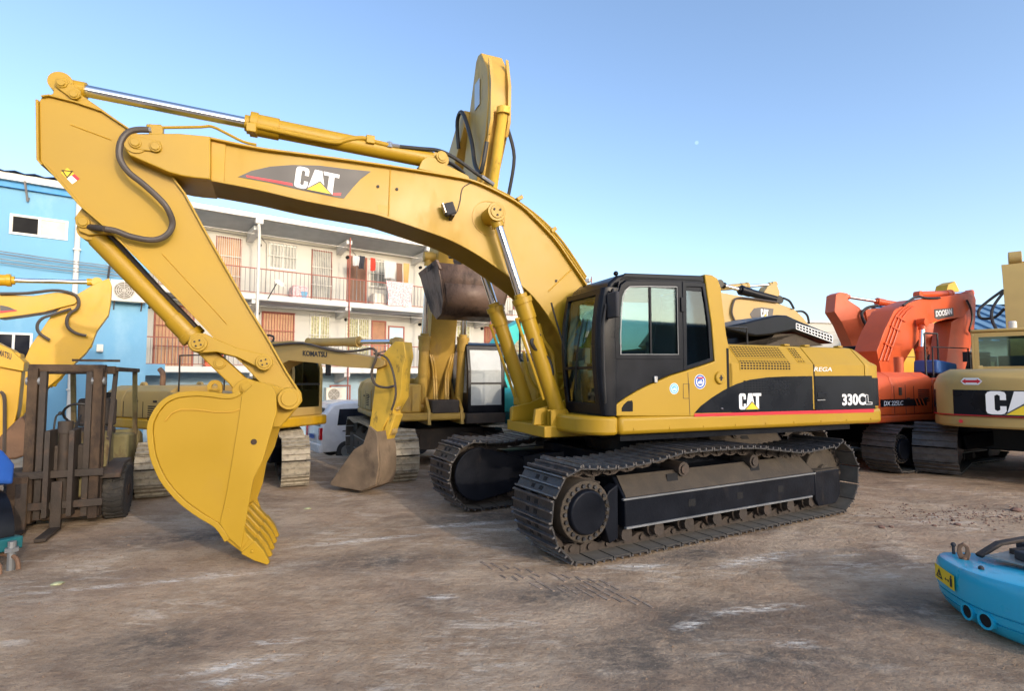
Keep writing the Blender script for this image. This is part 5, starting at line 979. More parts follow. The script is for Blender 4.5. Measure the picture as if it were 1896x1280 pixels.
for fi, z in enumerate(DZ):
    for k in range(0, 4):
        nm, ct, mt_ = NAMES[(k + 2*fi) % 4]; xx = k*BAY + 2.0 + rq.uniform(-.2, .2); p = wpos(FA, xx, 0.55); m_ = MB()
        if nm == 'flower_pot': m_.cyl((0, 0, 0), (0, 0, 0.28), 0.12, 0.17, n=14); m_.cyl((0, 0, 0.28), (0, 0, 0.31), 0.18, n=14)
        elif nm == 'storage_box': m_.box(-0.28, 0.28, -0.2, 0.2, 0, 0.34); m_.box(-0.30, 0.30, -0.22, 0.22, 0.34, 0.38)
        elif nm == 'water_bucket': m_.cyl((0, 0, 0), (0, 0, 0.32), 0.13, 0.17, n=14); m_.tube([(-0.16, 0, 0.31), (-0.1, 0, 0.44), (0.1, 0, 0.44), (0.16, 0, 0.31)], 0.008)
        else: m_.cyl((0, 0, 0.25), (0.1, 0.35, 1.5), 0.014, n=6); m_.box(-0.16, 0.16, -0.04, 0.04, 0.0, 0.25)
        o = m_.build(nm, M[mt_], None, loc=(p[0], p[1], z + 0.003), rotz=rz_)
        tag(o, '%s on the %s floor balcony, %s of the white block' % (nm.replace('_', ' '), ('second', 'top')[fi], ('left bay', 'second bay from left', 'third bay from left', 'fourth bay from left')[k]), ct)
q = [(10.646,5.713)][0]; p = wpos(FA, q[0], 1.18); ac_unit('air conditioner unit on the top floor wall right of the rusty raised bucket', (p[0], p[1], 5.9), rz_, 0.9)
for x_ in (0.2, 3.9, 7.5):                         # cables stapled along the wall
    mb = MB(); mb.tube([(x_, 1.17, 7.4), (x_ + 0.4, 1.17, 7.2), (x_ + 0.4, 1.17, 5.2)], 0.012, n=5, sm=2); mb.build('cable', M['railgrey'], ap)
mb = MB(); mb.tube([(X0, 1.17, 7.45), (2, 1.17, 7.38), (6, 1.17, 7.46), (X1, 1.17, 7.4)], 0.012, n=5); mb.build('cable', M['railgrey'], ap)
mb = MB(); mb.tube([(X0, 0.03, 4.72), (3, 0.0, 4.6), (8, 0.03, 4.7), (X1, 0.0, 4.6)], 0.012, n=5); mb.build('cable', M['railgrey'], ap)
# buildings on the right ------------------------------------------------------
t = thing('workshop_building', 'workshop with pale blue corrugated roof at the right behind the machines', 'building', (24, 25, 0), R(-4))
mb = MB(); mb.box(-4.3, 12, 0, 7, -0.2, 3.7); mb.build('wall', M['greyw'], t)
nr_ = 48
mb = MB()
for i in range(nr_):
    xa_ = -4.6 + 17.0*i/nr_; xc_ = xa_ + 17.0/nr_; d_ = 0.09 if i % 2 else 0
    mb.add([(xa_, -0.8, 3.55 + d_), (xc_, -0.8, 3.55 + d_), (xc_, 4.2, 5.75 + d_), (xa_, 4.2, 5.75 + d_), (xc_, -0.8, 3.55), (xc_, 4.2, 5.75), (xc_, -0.8, 3.64), (xc_, 4.2, 5.84)], [[0, 1, 2, 3], [4, 6, 7, 5]])
mb.add([(-4.6, 4.2, 5.84), (12.4, 4.2, 5.84), (12.4, 9, 3.6), (-4.6, 9, 3.6)], [[0, 1, 2, 3]])
mb.build('roof_sheet', M['roofb'], t, ang=0)
t = thing('cream_building', 'distant cream panelled building beside the black bonnet', 'building', (15.4, 29, 0), R(12))
mb = MB(); mb.box(0, 6, 0, 6, -0.2, 4.85); mb.build('wall', M['cream'], t)
for z in (4.4, 3.95, 3.5, 3.05, 2.6, 2.1): mb = MB(); mb.box(-0.02, 6.02, -0.025, 0.0, z, z + 0.03); mb.build('panel_joint', M['barw'], t)
mb = MB(); mb.box(-0.1, 6.1, -0.12, 6.1, 4.851, 4.95); mb.build('roof_edge', M['whitepl'], t)
mb = MB(); mb.box(-4, 60, 34, 34.3, -0.3, 2.6); tag(mb.build('yard_wall', M['greyw']), 'long grey wall closing the yard behind the machines', 'wall')

# unseen sheds added behind the camera to darken reflections in glass and black paint
t = thing('added_shed_row', 'low grey row of sheds added unseen behind the camera to darken reflections', 'building', (0, 0, 0), R(20))
M['shedw'] = mat('added_shed_wall', (0.13, 0.13, 0.125), 0.85, var=0.2, vscale=0.6)
mb = MB(); mb.box(-45, 60, -42, -30, 0, 7.0); mb.build('wall', M['shedw'], t); mb = MB(); mb.box(-45.4, 60.4, -42.4, -29.6, 7.001, 7.25); mb.build('roof', M['roofb'], t)
for k in range(14): mb = MB(); mb.box(-42 + 7*k, -38.5 + 7*k, -29.999, -29.9, 0, 4.0 if k % 3 else 2.4); mb.build('door', M['railgrey'], t)
# ------------------------------------------------------------------ OTHER MACHINES
def base_machine(fr, label, paint, under=0.0, k=0.9, shoe='shoe_mid', frame='frame', tail=2.9, hw=1.3, front=1.3, zr=(1.05, 1.25), hood=2.05, hoodx=-0.4,
                 cab=(0.15, 1.35, 0.42, 1.28), cabz=2.85, cabmat='black', glass='glass', band=None, N=40, z=None, tracks=True, railmat=None, boxes=True, cabpaint=None, sh=0.5, wd=None):
    (l_, r_) = frame_loc(fr)
    zz = gz(l_[0], l_[1]) if z is None else z
    e_ = thing('excavator', label, 'excavator', (l_[0], l_[1], zz), r_)
    if tracks: undercarriage(e_, R(under), 1.22*k, wd or (0.62 if k < 1 else 0.7), M[shoe], M[frame], M['dusty'], xf=2.0*k, xr=-2.0*k, r=0.46*k, N=N, detail=False)
    P_ = M[paint]; rm = M[railmat] if railmat else P_
    arc = [(-tail*0.80, hw), (-tail*0.90, hw*0.93), (-tail*0.96, hw*0.78), (-tail, hw*0.4), (-tail*1.01, 0), (-tail, -hw*0.4), (-tail*0.96, -hw*0.78), (-tail*0.90, -hw*0.93), (-tail*0.80, -hw)]
    m_ = MB(); m_.slab([(front, hw)] + arc + [(front, -hw)], zr[0], zr[1]); m_.build('side_rail', rm, e_, bev=0.04, ang=40)
    # hood with soft shoulders and rounded tail
    def sec(x, ky=1.0, dz=0.0): return [(x, y*ky, zq) for y, zq in ((hw, zr[1]+.005), (hw, hood-0.28), (hw*0.95, hood-0.10-dz*.5), (hw*0.82, hood-dz), (-hw*0.82, hood-dz), (-hw*0.95, hood-0.10-dz*.5), (-hw, hood-0.28), (-hw, zr[1]+.005))]
    xs1 = -tail*0.62
    m_ = MB(); m_.loft([sec(hoodx), sec(xs1 + 0.01)]); hd = m_.build('engine_hood', P_, e_, bev=0.02, ang=30)
    m_ = MB(); m_.loft([sec(xs1), sec(-tail*0.80), sec(-tail*0.90, 0.95, 0.03), sec(-tail*0.96, 0.80, 0.08), sec(-tail, 0.42, 0.14), sec(-tail*1.01, 0.15, 0.16)]); cwt = m_.build('counterweight', P_, e_, bev=0.02, ang=40)
    if boxes: m_ = MB(); m_.box(hoodx + 0.01, front - 0.15, -hw + 0.01, -0.48, zr[1] + .004, hood - 0.12); m_.build('storage_box', P_, e_, bev=0.04)
    if band:
        arc2 = [(xs1, hw)] + arc
        m_ = MB(); oo = [(x*1.004, y*1.008) for x, y in arc2 + [(xs1, -hw)]]; ii = [(x*0.99, y*0.985) for x, y in arc2 + [(xs1, -hw)]]
        m_.slab(oo + ii[::-1], zr[1] + 0.02, zr[1] + band); m_.build('counterweight_band', M['band'], cwt, ang=0)
    x0, x1, y0, y1 = cab; zb_ = zr[1] + 0.005; zt = cabz; cm = M[cabpaint] if cabpaint else M[cabmat]
    fxp = lambda zq: x1 - 0.16*max(0, (zq - (zb_ + 0.9)))/max(0.3, zt - zb_ - 0.9)
    m_ = MB(); m_.prism([(x0 - 0.02, zt - 0.07), (x0 - 0.02, zt), (x1 - 0.28, zt), (x1 - 0.10, zt - 0.07)], y0 - 0.01, y1 + 0.01); cb_ = m_.build('cab_roof', cm, e_, bev=0.03)
    for nm, yy, th in (('cab_side', y1 - 0.04, 0.04), ('cab_side', y0, 0.04)):
        o4 = [(x1, zb_), (x1, zb_ + 0.9), (x1 - 0.13, zt - 0.075), (x0, zt - 0.075), (x0, zb_)]
        i4 = [(x1 - 0.10, zb_ + sh), (x1 - 0.09, zb_ + 0.9), (x1 - 0.19, zt - 0.18), (x0 + 0.09, zt - 0.18), (x0 + 0.09, zb_ + sh)]
        m_ = MB(); m_.ring3(XZ(o4, yy), XZ(i4, yy), (0, th, 0)); o_ = m_.build(nm, cm, e_, bev=0.006)
        m_ = MB(); m_.poly3(XZ(i4, yy + th*0.4), (0, 0.006, 0)); m_.build('window', M[glass], o_, ang=0)
        m_ = MB(); m_.box((x0+x1)/2 - 0.02, (x0+x1)/2 + 0.02, yy + 0.002, yy + th - 0.002, zb_ + sh, zt - 0.18); m_.build('window_bar', cm, o_)
    m_ = MB(); fo = [(x1, y0, zb_), (x1, y0, zb_ + 0.9), (x1 - 0.13, y0, zt - 0.075), (x1 - 0.13, y1, zt - 0.075), (x1, y1, zb_ + 0.9), (x1, y1, zb_)]
    dy = 0.07; fi = [(x1, y0 + dy, zb_ + 0.16), (x1, y0 + dy, zb_ + 0.9), (x1 - 0.115, y0 + dy, zt - 0.16), (x1 - 0.115, y1 - dy, zt - 0.16), (x1, y1 - dy, zb_ + 0.9), (x1, y1 - dy, zb_ + 0.16)]
    m_.ring3(fo, fi, (-0.045, 0, 0)); ff = m_.build('cab_front', cm, e_, bev=0.006)
    m_ = MB(); m_.add([(x - 0.02, y, zq) for x, y, zq in fi], [[0, 1, 4, 5], [1, 2, 3, 4]]); m_.build('windscreen', M[glass], ff, ang=0)
    m_ = MB(); m_.box(x1 - 0.035, x1 - 0.005, y0 + dy, y1 - dy, zb_ + 0.60, zb_ + 0.64); m_.build('screen_bar', M['rubber'], ff)
    m_ = MB(); m_.ring3([(x0, y0+.045, zb_), (x0, y1-.045, zb_), (x0, y1-.045, zt-.08), (x0, y0+.045, zt-.08)], [(x0, y0+.12, zb_+sh), (x0, y1-.12, zb_+sh), (x0, y1-.12, zt-.17), (x0, y0+.12, zt-.17)], (0.04, 0, 0)); rw = m_.build('rear_wall', cm, e_)
    m_ = MB(); m_.box(x0+.015, x0+.02, y0+.11, y1-.11, zb_+sh-.01, zt-.16); m_.build('window', M[glass], rw, ang=0)
    m_ = MB(); m_.box(x0 + 0.25, x0 + 0.7, y0 + 0.22, y1 - 0.2, zb_ + 0.35, zb_ + 0.48); m_.obox((x0 + 0.25, (y0+y1)/2, zb_ + 0.8), 0.12, 0.42, 0.65); m_.box(x0 + 0.3, x0 + 0.6, y0 + 0.3, y1 - 0.28, zb_, zb_ + 0.35); m_.build('seat', M['interior'], e_, bev=0.02)
    m_ = MB(); m_.box(front - 0.5, front, -hw + 0.1, y0 - 0.1, zr[1] - 0.02, zr[1] + 0.02); m_.build('deck', P_, e_)
    for sy in (1, -1):
        for xq in (hoodx - 0.08, (hoodx + xs1)/2, xs1 + 0.06):
            m_ = MB(); m_.box(xq - 0.007, xq + 0.007, min(sy*hw, sy*(hw + 0.003)), max(sy*hw, sy*(hw + 0.003)), zr[1] + 0.02, hood - 0.29); m_.build('panel_gap', M['darkhole'], e_)
        for xq in (hoodx - 0.3, (hoodx + xs1)/2 - 0.2):
            m_ = MB(); m_.box(xq - 0.05, xq + 0.05, min(sy*hw, sy*(hw + 0.014)), max(sy*hw, sy*(hw + 0.014)), zr[1] + 0.30, zr[1] + 0.34); m_.build('latch', M['forkdark'], e_, bev=0.003)
        m_ = MB()
        for kk in range(7): m_.box((hoodx + xs1)/2 + 0.15, (hoodx + xs1)/2 + 0.55, min(sy*hw, sy*(hw + 0.004)), max(sy*hw, sy*(hw + 0.004)), hood - 0.62 + kk*0.04, hood - 0.60 + kk*0.04)
        o_ = m_.build('louvre', M['darkhole'], e_); o_['kind'] = 'stuff'
    m_ = MB(); m_.tube([(xs1*0.9, -hw*0.45, hood), (xs1*0.9, -hw*0.45, hood + 0.22), (xs1*0.9 - 0.1, -hw*0.45, hood + 0.32)], 0.05, n=10); m_.build('exhaust_pipe', M['rust'], e_)
    m_ = MB(); m_.tube([(front - 0.1, -hw + 0.1, zr[1]), (front - 0.1, -hw + 0.1, hood + 0.55), (hoodx + 0.2, -hw + 0.1, hood + 0.55), (hoodx + 0.2, -hw + 0.1, hood - 0.1)], 0.016, n=6, sm=1); m_.build('handrail', M['rubber'], e_)
    m_ = MB(); m_.obox((x1 + 0.05, y1 + 0.10, zt - 0.55), 0.03, 0.14, 0.24); m_.build('mirror', M['interior'], e_, bev=0.01)
    for sy in (0.5, -0.5): m_ = MB(); m_.ringcyl((xs1 - 0.35, sy*hw - 0.03, hood - 0.02), (xs1 - 0.35, sy*hw + 0.03, hood - 0.02), 0.09, 0.045, n=14); m_.build('lifting_eye', P_, e_)
    return e_
def arm_part(e_, name, pts, hw, paint, flanges=True, bev=0.008, yc=0.0):
    m_ = MB(); m_.prism(pts, yc - hw, yc + hw); return m_.build(name, paint, e_, bev=bev)
def bucket_gen(e_, piv, ang_, wd, size, paint, teeth=5):
    # bucket profile in its own frame (opening towards +x), hung from piv and turned by ang_
    pr_ = [(0, 0), (0.10, 0.16), (-0.05, 0.22), (-0.45, 0.10), (-0.78, -0.20), (-0.90, -0.60), (-0.72, -0.95), (-0.35, -1.15), (0.12, -1.18), (0.10, -1.08), (-0.02, -0.6), (0.06, -0.15)]
    c_, s_ = math.cos(ang_), math.sin(ang_)
    T_ = lambda q: (piv[0] + size*(q[0]*c_ - q[1]*s_), piv[1] + size*(q[0]*s_ + q[1]*c_))
    m_ = MB(); m_.prism([T_(q) for q in pr_], wd/2 - 0.03, wd/2); b_ = m_.build('bucket', paint, e_, bev=0.006)
    m_ = MB(); m_.prism([T_(q) for q in pr_], -wd/2, -wd/2 + 0.03); m_.build('side_plate', paint, b_, bev=0.006)
    m_ = MB(); m_.strip([T_(q) for q in smooth2(pr_[2:9], 4)], -wd/2 + 0.01, wd/2 - 0.01, 0.03); m_.build('shell', paint, b_)
    for k in range(teeth):
        y = -wd/2 + 0.08 + (wd - 0.16)*k/(teeth - 1); w_ = wd*0.045
        A_ = [T_((0.05, -1.20)), T_((0.05, -1.08)), T_((0.38, -1.17))]
        m_ = MB(); m_.prism(A_, y - w_, y + w_); m_.build('tooth', paint, b_, bev=0.01)
    for y in (-0.13, 0.10): m_ = MB(); m_.prism([T_(q) for q in [(0.14, 0.12), (0.10, -0.12), (-0.4, 0.0), (-0.5, 0.12), (-0.35, 0.34), (-0.1, 0.34)]], y, y + 0.03); m_.build('hinge_ear', paint, b_)
    return b_

# --- old tan excavator facing us, arm straight up, bucket curled -------------
e2 = base_machine((-1.9, 12.6, -67), 'old yellow excavator facing the yard, boom raised upright and rusty bucket curled above', 'yel_old', under=2, k=0.98, shoe='shoe_old', frame='forkdark', tail=2.7, hw=1.32, front=1.35,
                  zr=(1.08, 1.22), hood=1.95, hoodx=0.05, cab=(0.2, 1.45, 0.45, 1.28), cabz=2.72, glass='glassfog', boxes=True, z=-0.06, sh=0.42)
P2 = M['yel_old']
bo = [(0.02, 1.3), (0.55, 1.3), (0.95, 2.2), (1.25, 3.3), (1.75, 4.6), (2.4, 5.6), (3.35, 6.4), (3.35, 6.7), (3.1, 6.75), (2.0, 6.05), (1.15, 5.1), (0.55, 3.8), (0.15, 2.5)]
b2o = arm_part(e2, 'boom', bo, 0.28, P2, bev=0.012)
for s_ in (1, -1): hcyl(e2, (0.95, s_*0.42, 1.35), (1.45, s_*0.42, 4.45), 0.105, 0.47, P2, 'boom_cylinder', rodr=0.06)
m_ = MB(); m_.cyl((1.45, -0.52, 4.45), (1.45, 0.52, 4.45), 0.09, n=18); m_.build('cylinder_pin', P2, b2o)
st2 = [(3.98, 7.42), (4.30, 6.98), (4.34, 6.45), (4.2, 5.9), (3.05, 4.30), (2.85, 4.12), (2.62, 4.25), (2.68, 5.0), (3.15, 6.0), (3.42, 6.75), (3.72, 7.40), (3.82, 7.46)]
s2o = arm_part(e2, 'stick', st2, 0.19, P2, bev=0.012)
for s_ in (1, -1):
    m_ = MB(); m_.prism([(4.30, 7.2), (4.42, 6.7), (4.40, 6.1), (4.28, 5.9), (4.25, 6.4)], s_*0.15 - 0.025, s_*0.15 + 0.025); m_.build('cylinder_lug', P2, s2o)
m_ = MB(); m_.box(3.7, 3.95, -0.206, -0.2005, 6.55, 7.0); m_.build('worn_plate', M['steel'], s2o)
m_ = MB(); m_.cyl((4.42, 0.03, 6.25), (3.85, 0.03, 4.9), 0.085, n=16); m_.cyl((4.44, 0.03, 6.3), (4.43, 0.03, 6.2), 0.11, n=14); k_ = m_.build('bucket_cylinder', M['chip'], e2)
m_ = MB(); m_.cyl((3.85, 0.03, 4.9), (3.25, 0.03, 4.25), 0.05, n=14); m_.build('rod', M['chrome'], k_)
m_ = MB(); m_.tube([(4.3, -0.14, 6.1), (4.0, -0.16, 5.2), (3.6, -0.16, 4.7)], 0.025, n=6); m_.build('oil_pipe', P2, s2o)
m_ = MB(); m_.tube([(3.1, -0.30, 6.1), (3.2, -0.36, 6.55), (3.45, -0.34, 6.6), (3.75, -0.28, 6.0), (3.95, -0.28, 5.5), (4.2, -0.26, 5.3), (4.3, -0.2, 5.75)], 0.035, n=8, sm=5); m_.build('hose', M['rubber'], e2)
m_ = MB(); m_.tube([(4.3, 0.16, 6.05), (4.25, 0.30, 5.6), (4.1, 0.26, 5.0)], 0.03, n=8, sm=5); m_.build('hose', M['rubber'], e2)
# curled bucket seen from its back
WB = 0.70
def bS(L): return [(2.55 + (x - 3.1)*0.72, 3.72 + (z - 3.65)*0.74) for x, z in L]
def BW(z, t=0): return WB*(0.74 + 0.26*max(0, min(1, (z - 3.05)/0.9)))
pf = [(3.22, 3.96), (3.25, 3.66), (3.16, 3.30), (2.95, 3.10), (2.55, 3.04), (2.25, 3.22), (2.05, 3.6), (1.95, 3.96)]
m_ = MB(); vs = []
for x, z in pf: vs += [(x, -BW(z), z), (x, BW(z), z)]
m_.add(vs, [[2*i, 2*i+1, 2*i+3, 2*i+2] for i in range(len(pf)-1)]); bk = m_.build('bucket', M['rustb'], e2, ang=15)
bk.modifiers.new('thickness', 'SOLIDIFY').thickness = 0.03
so = [(x*1.0, z) for x, z in pf]
for s_ in (1, -1):
    m_ = MB(); n_ = len(so); m_.add([(x, s_*(BW(z) - 0.02), z) for x, z in so] + [(x, s_*(BW(z) + 0.02), z) for x, z in so], [list(range(n_)), list(range(n_, 2*n_))[::-1]] + [[i, (i+1) % n_, n_+(i+1) % n_, n_+i] for i in range(n_)]); m_.build('side_plate', M['rustb'], bk, bev=0.008)
m_ = MB(); m_.add([(3.26, -BW(3.6) - 0.05, 3.84), (1.95, -BW(3.6) - 0.05, 3.84), (1.95, -WB - 0.05, 4.0), (3.26, -WB - 0.05, 4.0), (3.26, -BW(3.6), 3.84), (1.95, -BW(3.6), 3.84), (1.95, -WB, 4.0), (3.26, -WB, 4.0)], [[0, 1, 2, 3], [4, 5, 6, 7], [0, 1, 5, 4], [1, 2, 6, 5], [2, 3, 7, 6], [3, 0, 4, 7]]); m_.build('lip_plate', M['rustb'], bk, bev=0.008)
m_ = MB(); m_.add([(x + 0.015, y*BW(z), z) for x, z in ((3.26, 3.60), (3.17, 3.27), (2.97, 3.07)) for y in (-0.92, 0.92)], [[0, 1, 3, 2], [2, 3, 5, 4]]); o_ = m_.build('wear_plate', M['rustb'], bk, ang=15); o_.modifiers.new('thickness', 'SOLIDIFY').thickness = 0.02
for y in (-0.25, 0.22): m_ = MB(); m_.prism(bS([(3.2, 4.2), (3.3, 4.7), (3.7, 4.75), (3.98, 4.3), (3.95, 3.9), (3.75, 3.8)]), y, y + 0.04); m_.build('hinge_ear', M['rust'], bk, bev=0.01)
m_ = MB(); q1, q2 = bS([(3.95, 4.1), (3.5, 4.9)]); m_.bar((q1[0], 0, q1[1]), (q2[0], 0, q2[1]), 0.22, 0.10); m_.cyl((q1[0], -0.27, q1[1]), (q1[0], 0.27, q1[1]), 0.06); m_.build('bucket_link', M['rust'], e2, bev=0.01)
m_ = MB(); m_.box(2.75, 2.95, -0.38, -0.25, 4.15, 4.45); m_.build('coupler', M['acg'], e2, bev=0.02)
lettering('330', bk, (2.75, -WB - 0.056, 3.87), (0.5, 0, 0), (0, 0, 1), 0.09, 0.26, M['darkhole'], bold=0.02)
for s_ in (-1, 1):
    m_ = MB()
    for k in range(2): m_.tube([(0.98, s_*(0.30 - 0.07*k), 2.6 - 0.1*k), (1.02, s_*(0.22 - 0.05*k), 2.3), (0.95, s_*(0.16 - 0.05*k), 2.0), (1.0, s_*(0.15 - 0.05*k), 1.5)], 0.026, n=6)
    m_.build('oil_pipe', P2, e2)
m_ = MB(); m_.box(0.9, 1.36, -0.3, 0.3, 1.22, 1.5); m_.build('valve_block', M['forkdark'], e2, bev=0.03)
for s_ in (0.35, -0.35): m_ = MB(); m_.prism([(0.5, 1.0), (1.4, 1.0), (1.35, 1.3), (1.1, 1.55), (0.8, 1.5), (0.4, 2.0), (0.05, 1.9), (0, 1.2)], s_ - 0.03, s_ + 0.03); m_.build('boom_mount', P2, e2)
for k in range(4): m_ = MB(); m_.box(1.205, 1.225, -1.28 + 0.2*k, -1.12 + 0.2*k, 1.26, 1.80); m_.build('panel_rib', P2, e2, bev=0.01)
m_ = MB(); m_.box(0.6, 1.46, 0.42, 1.30, 1.0, 1.22); m_.build('cab_base', M['forkdark'], e2, bev=0.02)

# --- yellow excavator behind the big bucket, arm to the right ----------------
e3 = base_machine((-5.5, 10.8, -25.5), 'weathered yellow excavator behind the big bucket, its arm reaching right to a muddy bucket', 'yel_tan', under=-39, k=0.85, wd=0.45, shoe='shoe_old', tail=2.45, hw=1.2, front=1.3, zr=(0.95, 1.15), hood=1.75, hoodx=-0.2,
                  cab=(0.1, 1.2, 0.35, 1.15), cabz=2.62, cabmat='yel_tan', glass='glassd', railmat='yel_bright')
P3 = M['yel_tan']
b3t = [(0.801,2.225),(0.571,2.465),(0.784,2.633),(1.217,2.56),(1.753,2.574),(2.23,2.474),(3.04,2.324),(3.782,2.22),(3.871,2.174)]
b3b = [(3.872,2.112),(3.806,2.077),(3.639,2.052),(3.046,2.084),(2.303,2.166),(1.711,2.213),(1.374,2.098),(1.105,1.8),(0.83,1.496)]
b3 = arm_part(e3, 'boom', b3t + b3b, 0.20, P3)
q = [(2.051,2.294),(2.625,2.256),(2.048,2.381)]
lettering('KOMATSU', b3, (q[0][0], -0.204, q[0][1]), (1, 0, (q[1][1]-q[0][1])/(q[1][0]-q[0][0])), (0, 0, 1), 0.095, q[1][0]-q[0][0], M['interior'], bold=0.03)
s3p = [(4.013,2.502),(4.187,2.488),(4.223,2.25),(4.172,2.066),(4.136,1.585),(3.977,1.354),(3.805,1.112),(3.72,0.905),(3.595,0.961),(3.502,1.082),(3.554,1.361),(3.613,1.81),(3.662,2.196),(3.828,2.346)]
s3 = arm_part(e3, 'stick', s3p, 0.115, M['chip'])
q = [(2.022,2.549),(3.987,2.503)]; hcyl(e3, (q[0][0], 0, q[0][1]), (q[1][0], 0, q[1][1]), 0.075, 0.57, P3, 'stick_cylinder', rodr=0.04)
q = [(4.038,1.989),(3.731,1.016)]; hcyl(e3, (q[0][0], 0, q[0][1] ), (q[1][0] + 0.15, 0, q[1][1]), 0.07, 0.6, P3, 'bucket_cylinder', rodr=0.04)
m_ = MB(); m_.tube([(a_, -0.24, b_) for a_, b_ in [(1.266,2.496),(2.076,2.514),(2.835,2.363),(3.312,2.353),(3.654,2.382),(3.735,2.255),(3.64,1.989),(3.722,1.794),(3.943,1.742),(4.105,1.77)]], 0.022, n=6); m_.build('hose', M['hoseg'], e3)
m_ = MB(); m_.tube([(a_, -0.20, b_) for a_, b_ in [(3.656,2.301),(3.902,2.235),(4.048,1.987),(4.107,1.64),(4.026,1.378)]], 0.018, n=6); m_.build('hose', M['hoseg'], e3)
bk3 = [(3.687,1.121),(3.571,0.829),(3.369,0.721),(2.882,0.147),(2.919,0.097),(3.553,0.064),(3.837,0.191),(3.896,0.503),(3.871,0.69),(3.867,0.904),(3.832,1.032)]
m_ = MB(); m_.prism(bk3, -0.34, -0.30); b_ = m_.build('bucket', M['mudsteel'], e3, bev=0.01)
m_ = MB(); m_.prism([(x - 0.1, z) for x, z in bk3], 0.10, 0.14); m_.build('side_plate', M['mudsteel'], b_, bev=0.01)
bb3 = [(3.807,1.028),(3.843,0.857),(3.87,0.6),(3.864,0.342),(3.812,0.192),(3.527,0.073)]
m_ = MB(); m_.strip(bb3, -0.31, 0.11, 0.03); m_.strip([(3.546,0.789),(3.378,0.683),(2.853,0.14),(2.89,0.089)], -0.31, 0.11, 0.03); m_.build('shell', M['mudsteel'], b_)
m_ = MB(); m_.bar(*[(a_, 0, b_) for a_, b_ in [(3.579,1.9),(3.349,1.789)]], 0.2, 0.06); 
m_ = MB(); m_.bar(*[(a_, 0, b_) for a_, b_ in [(3.646,1.356),(3.983,1.32)]], 0.2, 0.1); m_.bar(*[(a_, 0, b_) for a_, b_ in [(3.983,1.32),(3.715,0.684)]], 0.2, 0.12); m_.build('bucket_link', M['chip'], e3, bev=0.01)
m_ = MB()
for k in range(8): m_.box(-2.25 + 0.05*k, -2.225 + 0.05*k, -1.19, -1.15, 1.45, 1.62)
o = m_.build('louvre', M['darkhole'], e3); o['kind'] = 'stuff'
m_ = MB(); m_.tube([(0.0, -0.1, 2.66), (1.1, -0.1, 2.7), (1.15, -0.1, 2.55)], 0.02); m_.build('handrail', M['interior'], e3)

# --- two yellow arms at the left edge ----------------------------------------
e4 = base_machine((-12.0, 8.2, 35), 'bright yellow excavator at the left edge, arm bent down in front of the blue wall', 'yel_bright', k=0.85, tail=2.4, hw=1.2, zr=(0.95, 1.15), hood=1.75, under=0, N=36, z=0)
P4 = M['yel_bright']
b4t = [(3.156,3.413),(3.614,3.423),(3.943,3.524),(4.103,3.518),(4.209,3.486),(4.253,3.395)]; b4b = [(4.223,3.32),(3.994,3.229),(3.771,3.132),(3.464,3.05),(3.174,2.982)]
xl = [(0.3, 1.3), (0.1, 1.7), (1.2, 3.5), (2.6, 3.75)]
b4 = arm_part(e4, 'boom', xl + b4t + b4b + [(2.6, 3.1), (1.8, 2.9), (0.8, 1.3)], 0.24, P4)
s4 = [(4.728,3.886),(4.777,3.739),(4.771,3.403),(4.745,3.152),(4.569,2.821),(4.496,2.532),(4.41,2.371),(4.039,1.9),(3.668,1.48),(3.531,1.158),(3.43,0.917),(3.335,0.923),(3.232,1.316),(3.39,1.9),(3.525,2.229),(3.605,2.501),(3.725,2.749),(3.868,3.063),(4.244,3.518),(4.502,3.745)]
arm_part(e4, 'stick', s4, 0.18, P4)
q = [(3.441,3.634),(4.535,3.806)]; L4 = q[1][0] - q[0][0]; hcyl(e4, (q[0][0] - 1.3, 0, q[0][1]), (q[1][0], 0, q[1][1]), 0.09, 0.46, P4, 'stick_cylinder', rodr=0.045)
q = [(4.428,2.538),(3.723,1.544)]; hcyl(e4, (q[0][0], 0, q[0][1]), (q[1][0], 0, q[1][1]), 0.075, 0.75, P4, 'bucket_cylinder', rodr=0.045)
m_ = MB(); m_.tube([(a_, -0.28, b_) for a_, b_ in [(3.16,3.42),(3.526,3.462),(3.867,3.544),(4.064,3.542),(4.227,3.483),(4.281,3.352),(4.253,3.225),(4.159,3.135),(4.116,3.008),(4.137,2.865),(4.254,2.757),(4.419,2.712)]], 0.028, n=8, sm=4); m_.build('hose', M['hoseg'], e4)
m_ = MB(); m_.tube([(a_, -0.28, b_) for a_, b_ in [(4.172,3.219),(3.923,3.098),(3.756,3.006),(3.692,2.871),(3.728,2.732),(3.879,2.607)]], 0.026, n=8, sm=4); m_.build('hose', M['hoseg'], e4)
m_ = MB(); m_.prism([(3.164,3.217),(3.274,3.196),(3.393,3.135),(3.17,3.08)], -0.247, -0.242); m_.build('boom_decal', M['grey_print'], b4, ang=0)
m_ = MB(); m_.prism([(3.168,3.109),(3.393,3.145),(3.394,3.125),(3.17,3.07)], -0.249, -0.2475); m_.build('decal_stripe', M['red'], b4, ang=0)
e5 = base_machine((-9.9, 5.6, 35), 'yellow excavator nearest the left edge behind the forklift, its boom end just in frame', 'yel_bright', k=0.85, tail=2.4, hw=1.2, zr=(0.95, 1.15), hood=1.75, under=0, N=36, z=0)
t5 = [(3.122,2.577),(3.447,2.353),(3.558,2.29),(3.704,2.116),(3.698,1.989),(3.46,2.046),(3.139,2.185)]
b5 = arm_part(e5, 'boom', [(0.3, 1.3), (0.1, 1.7), (1.0, 3.0)] + [t5[0], t5[1], t5[2], t5[3], t5[4], t5[5], t5[6]] + [(1.2, 2.4), (0.8, 1.3)], 0.24, P4)
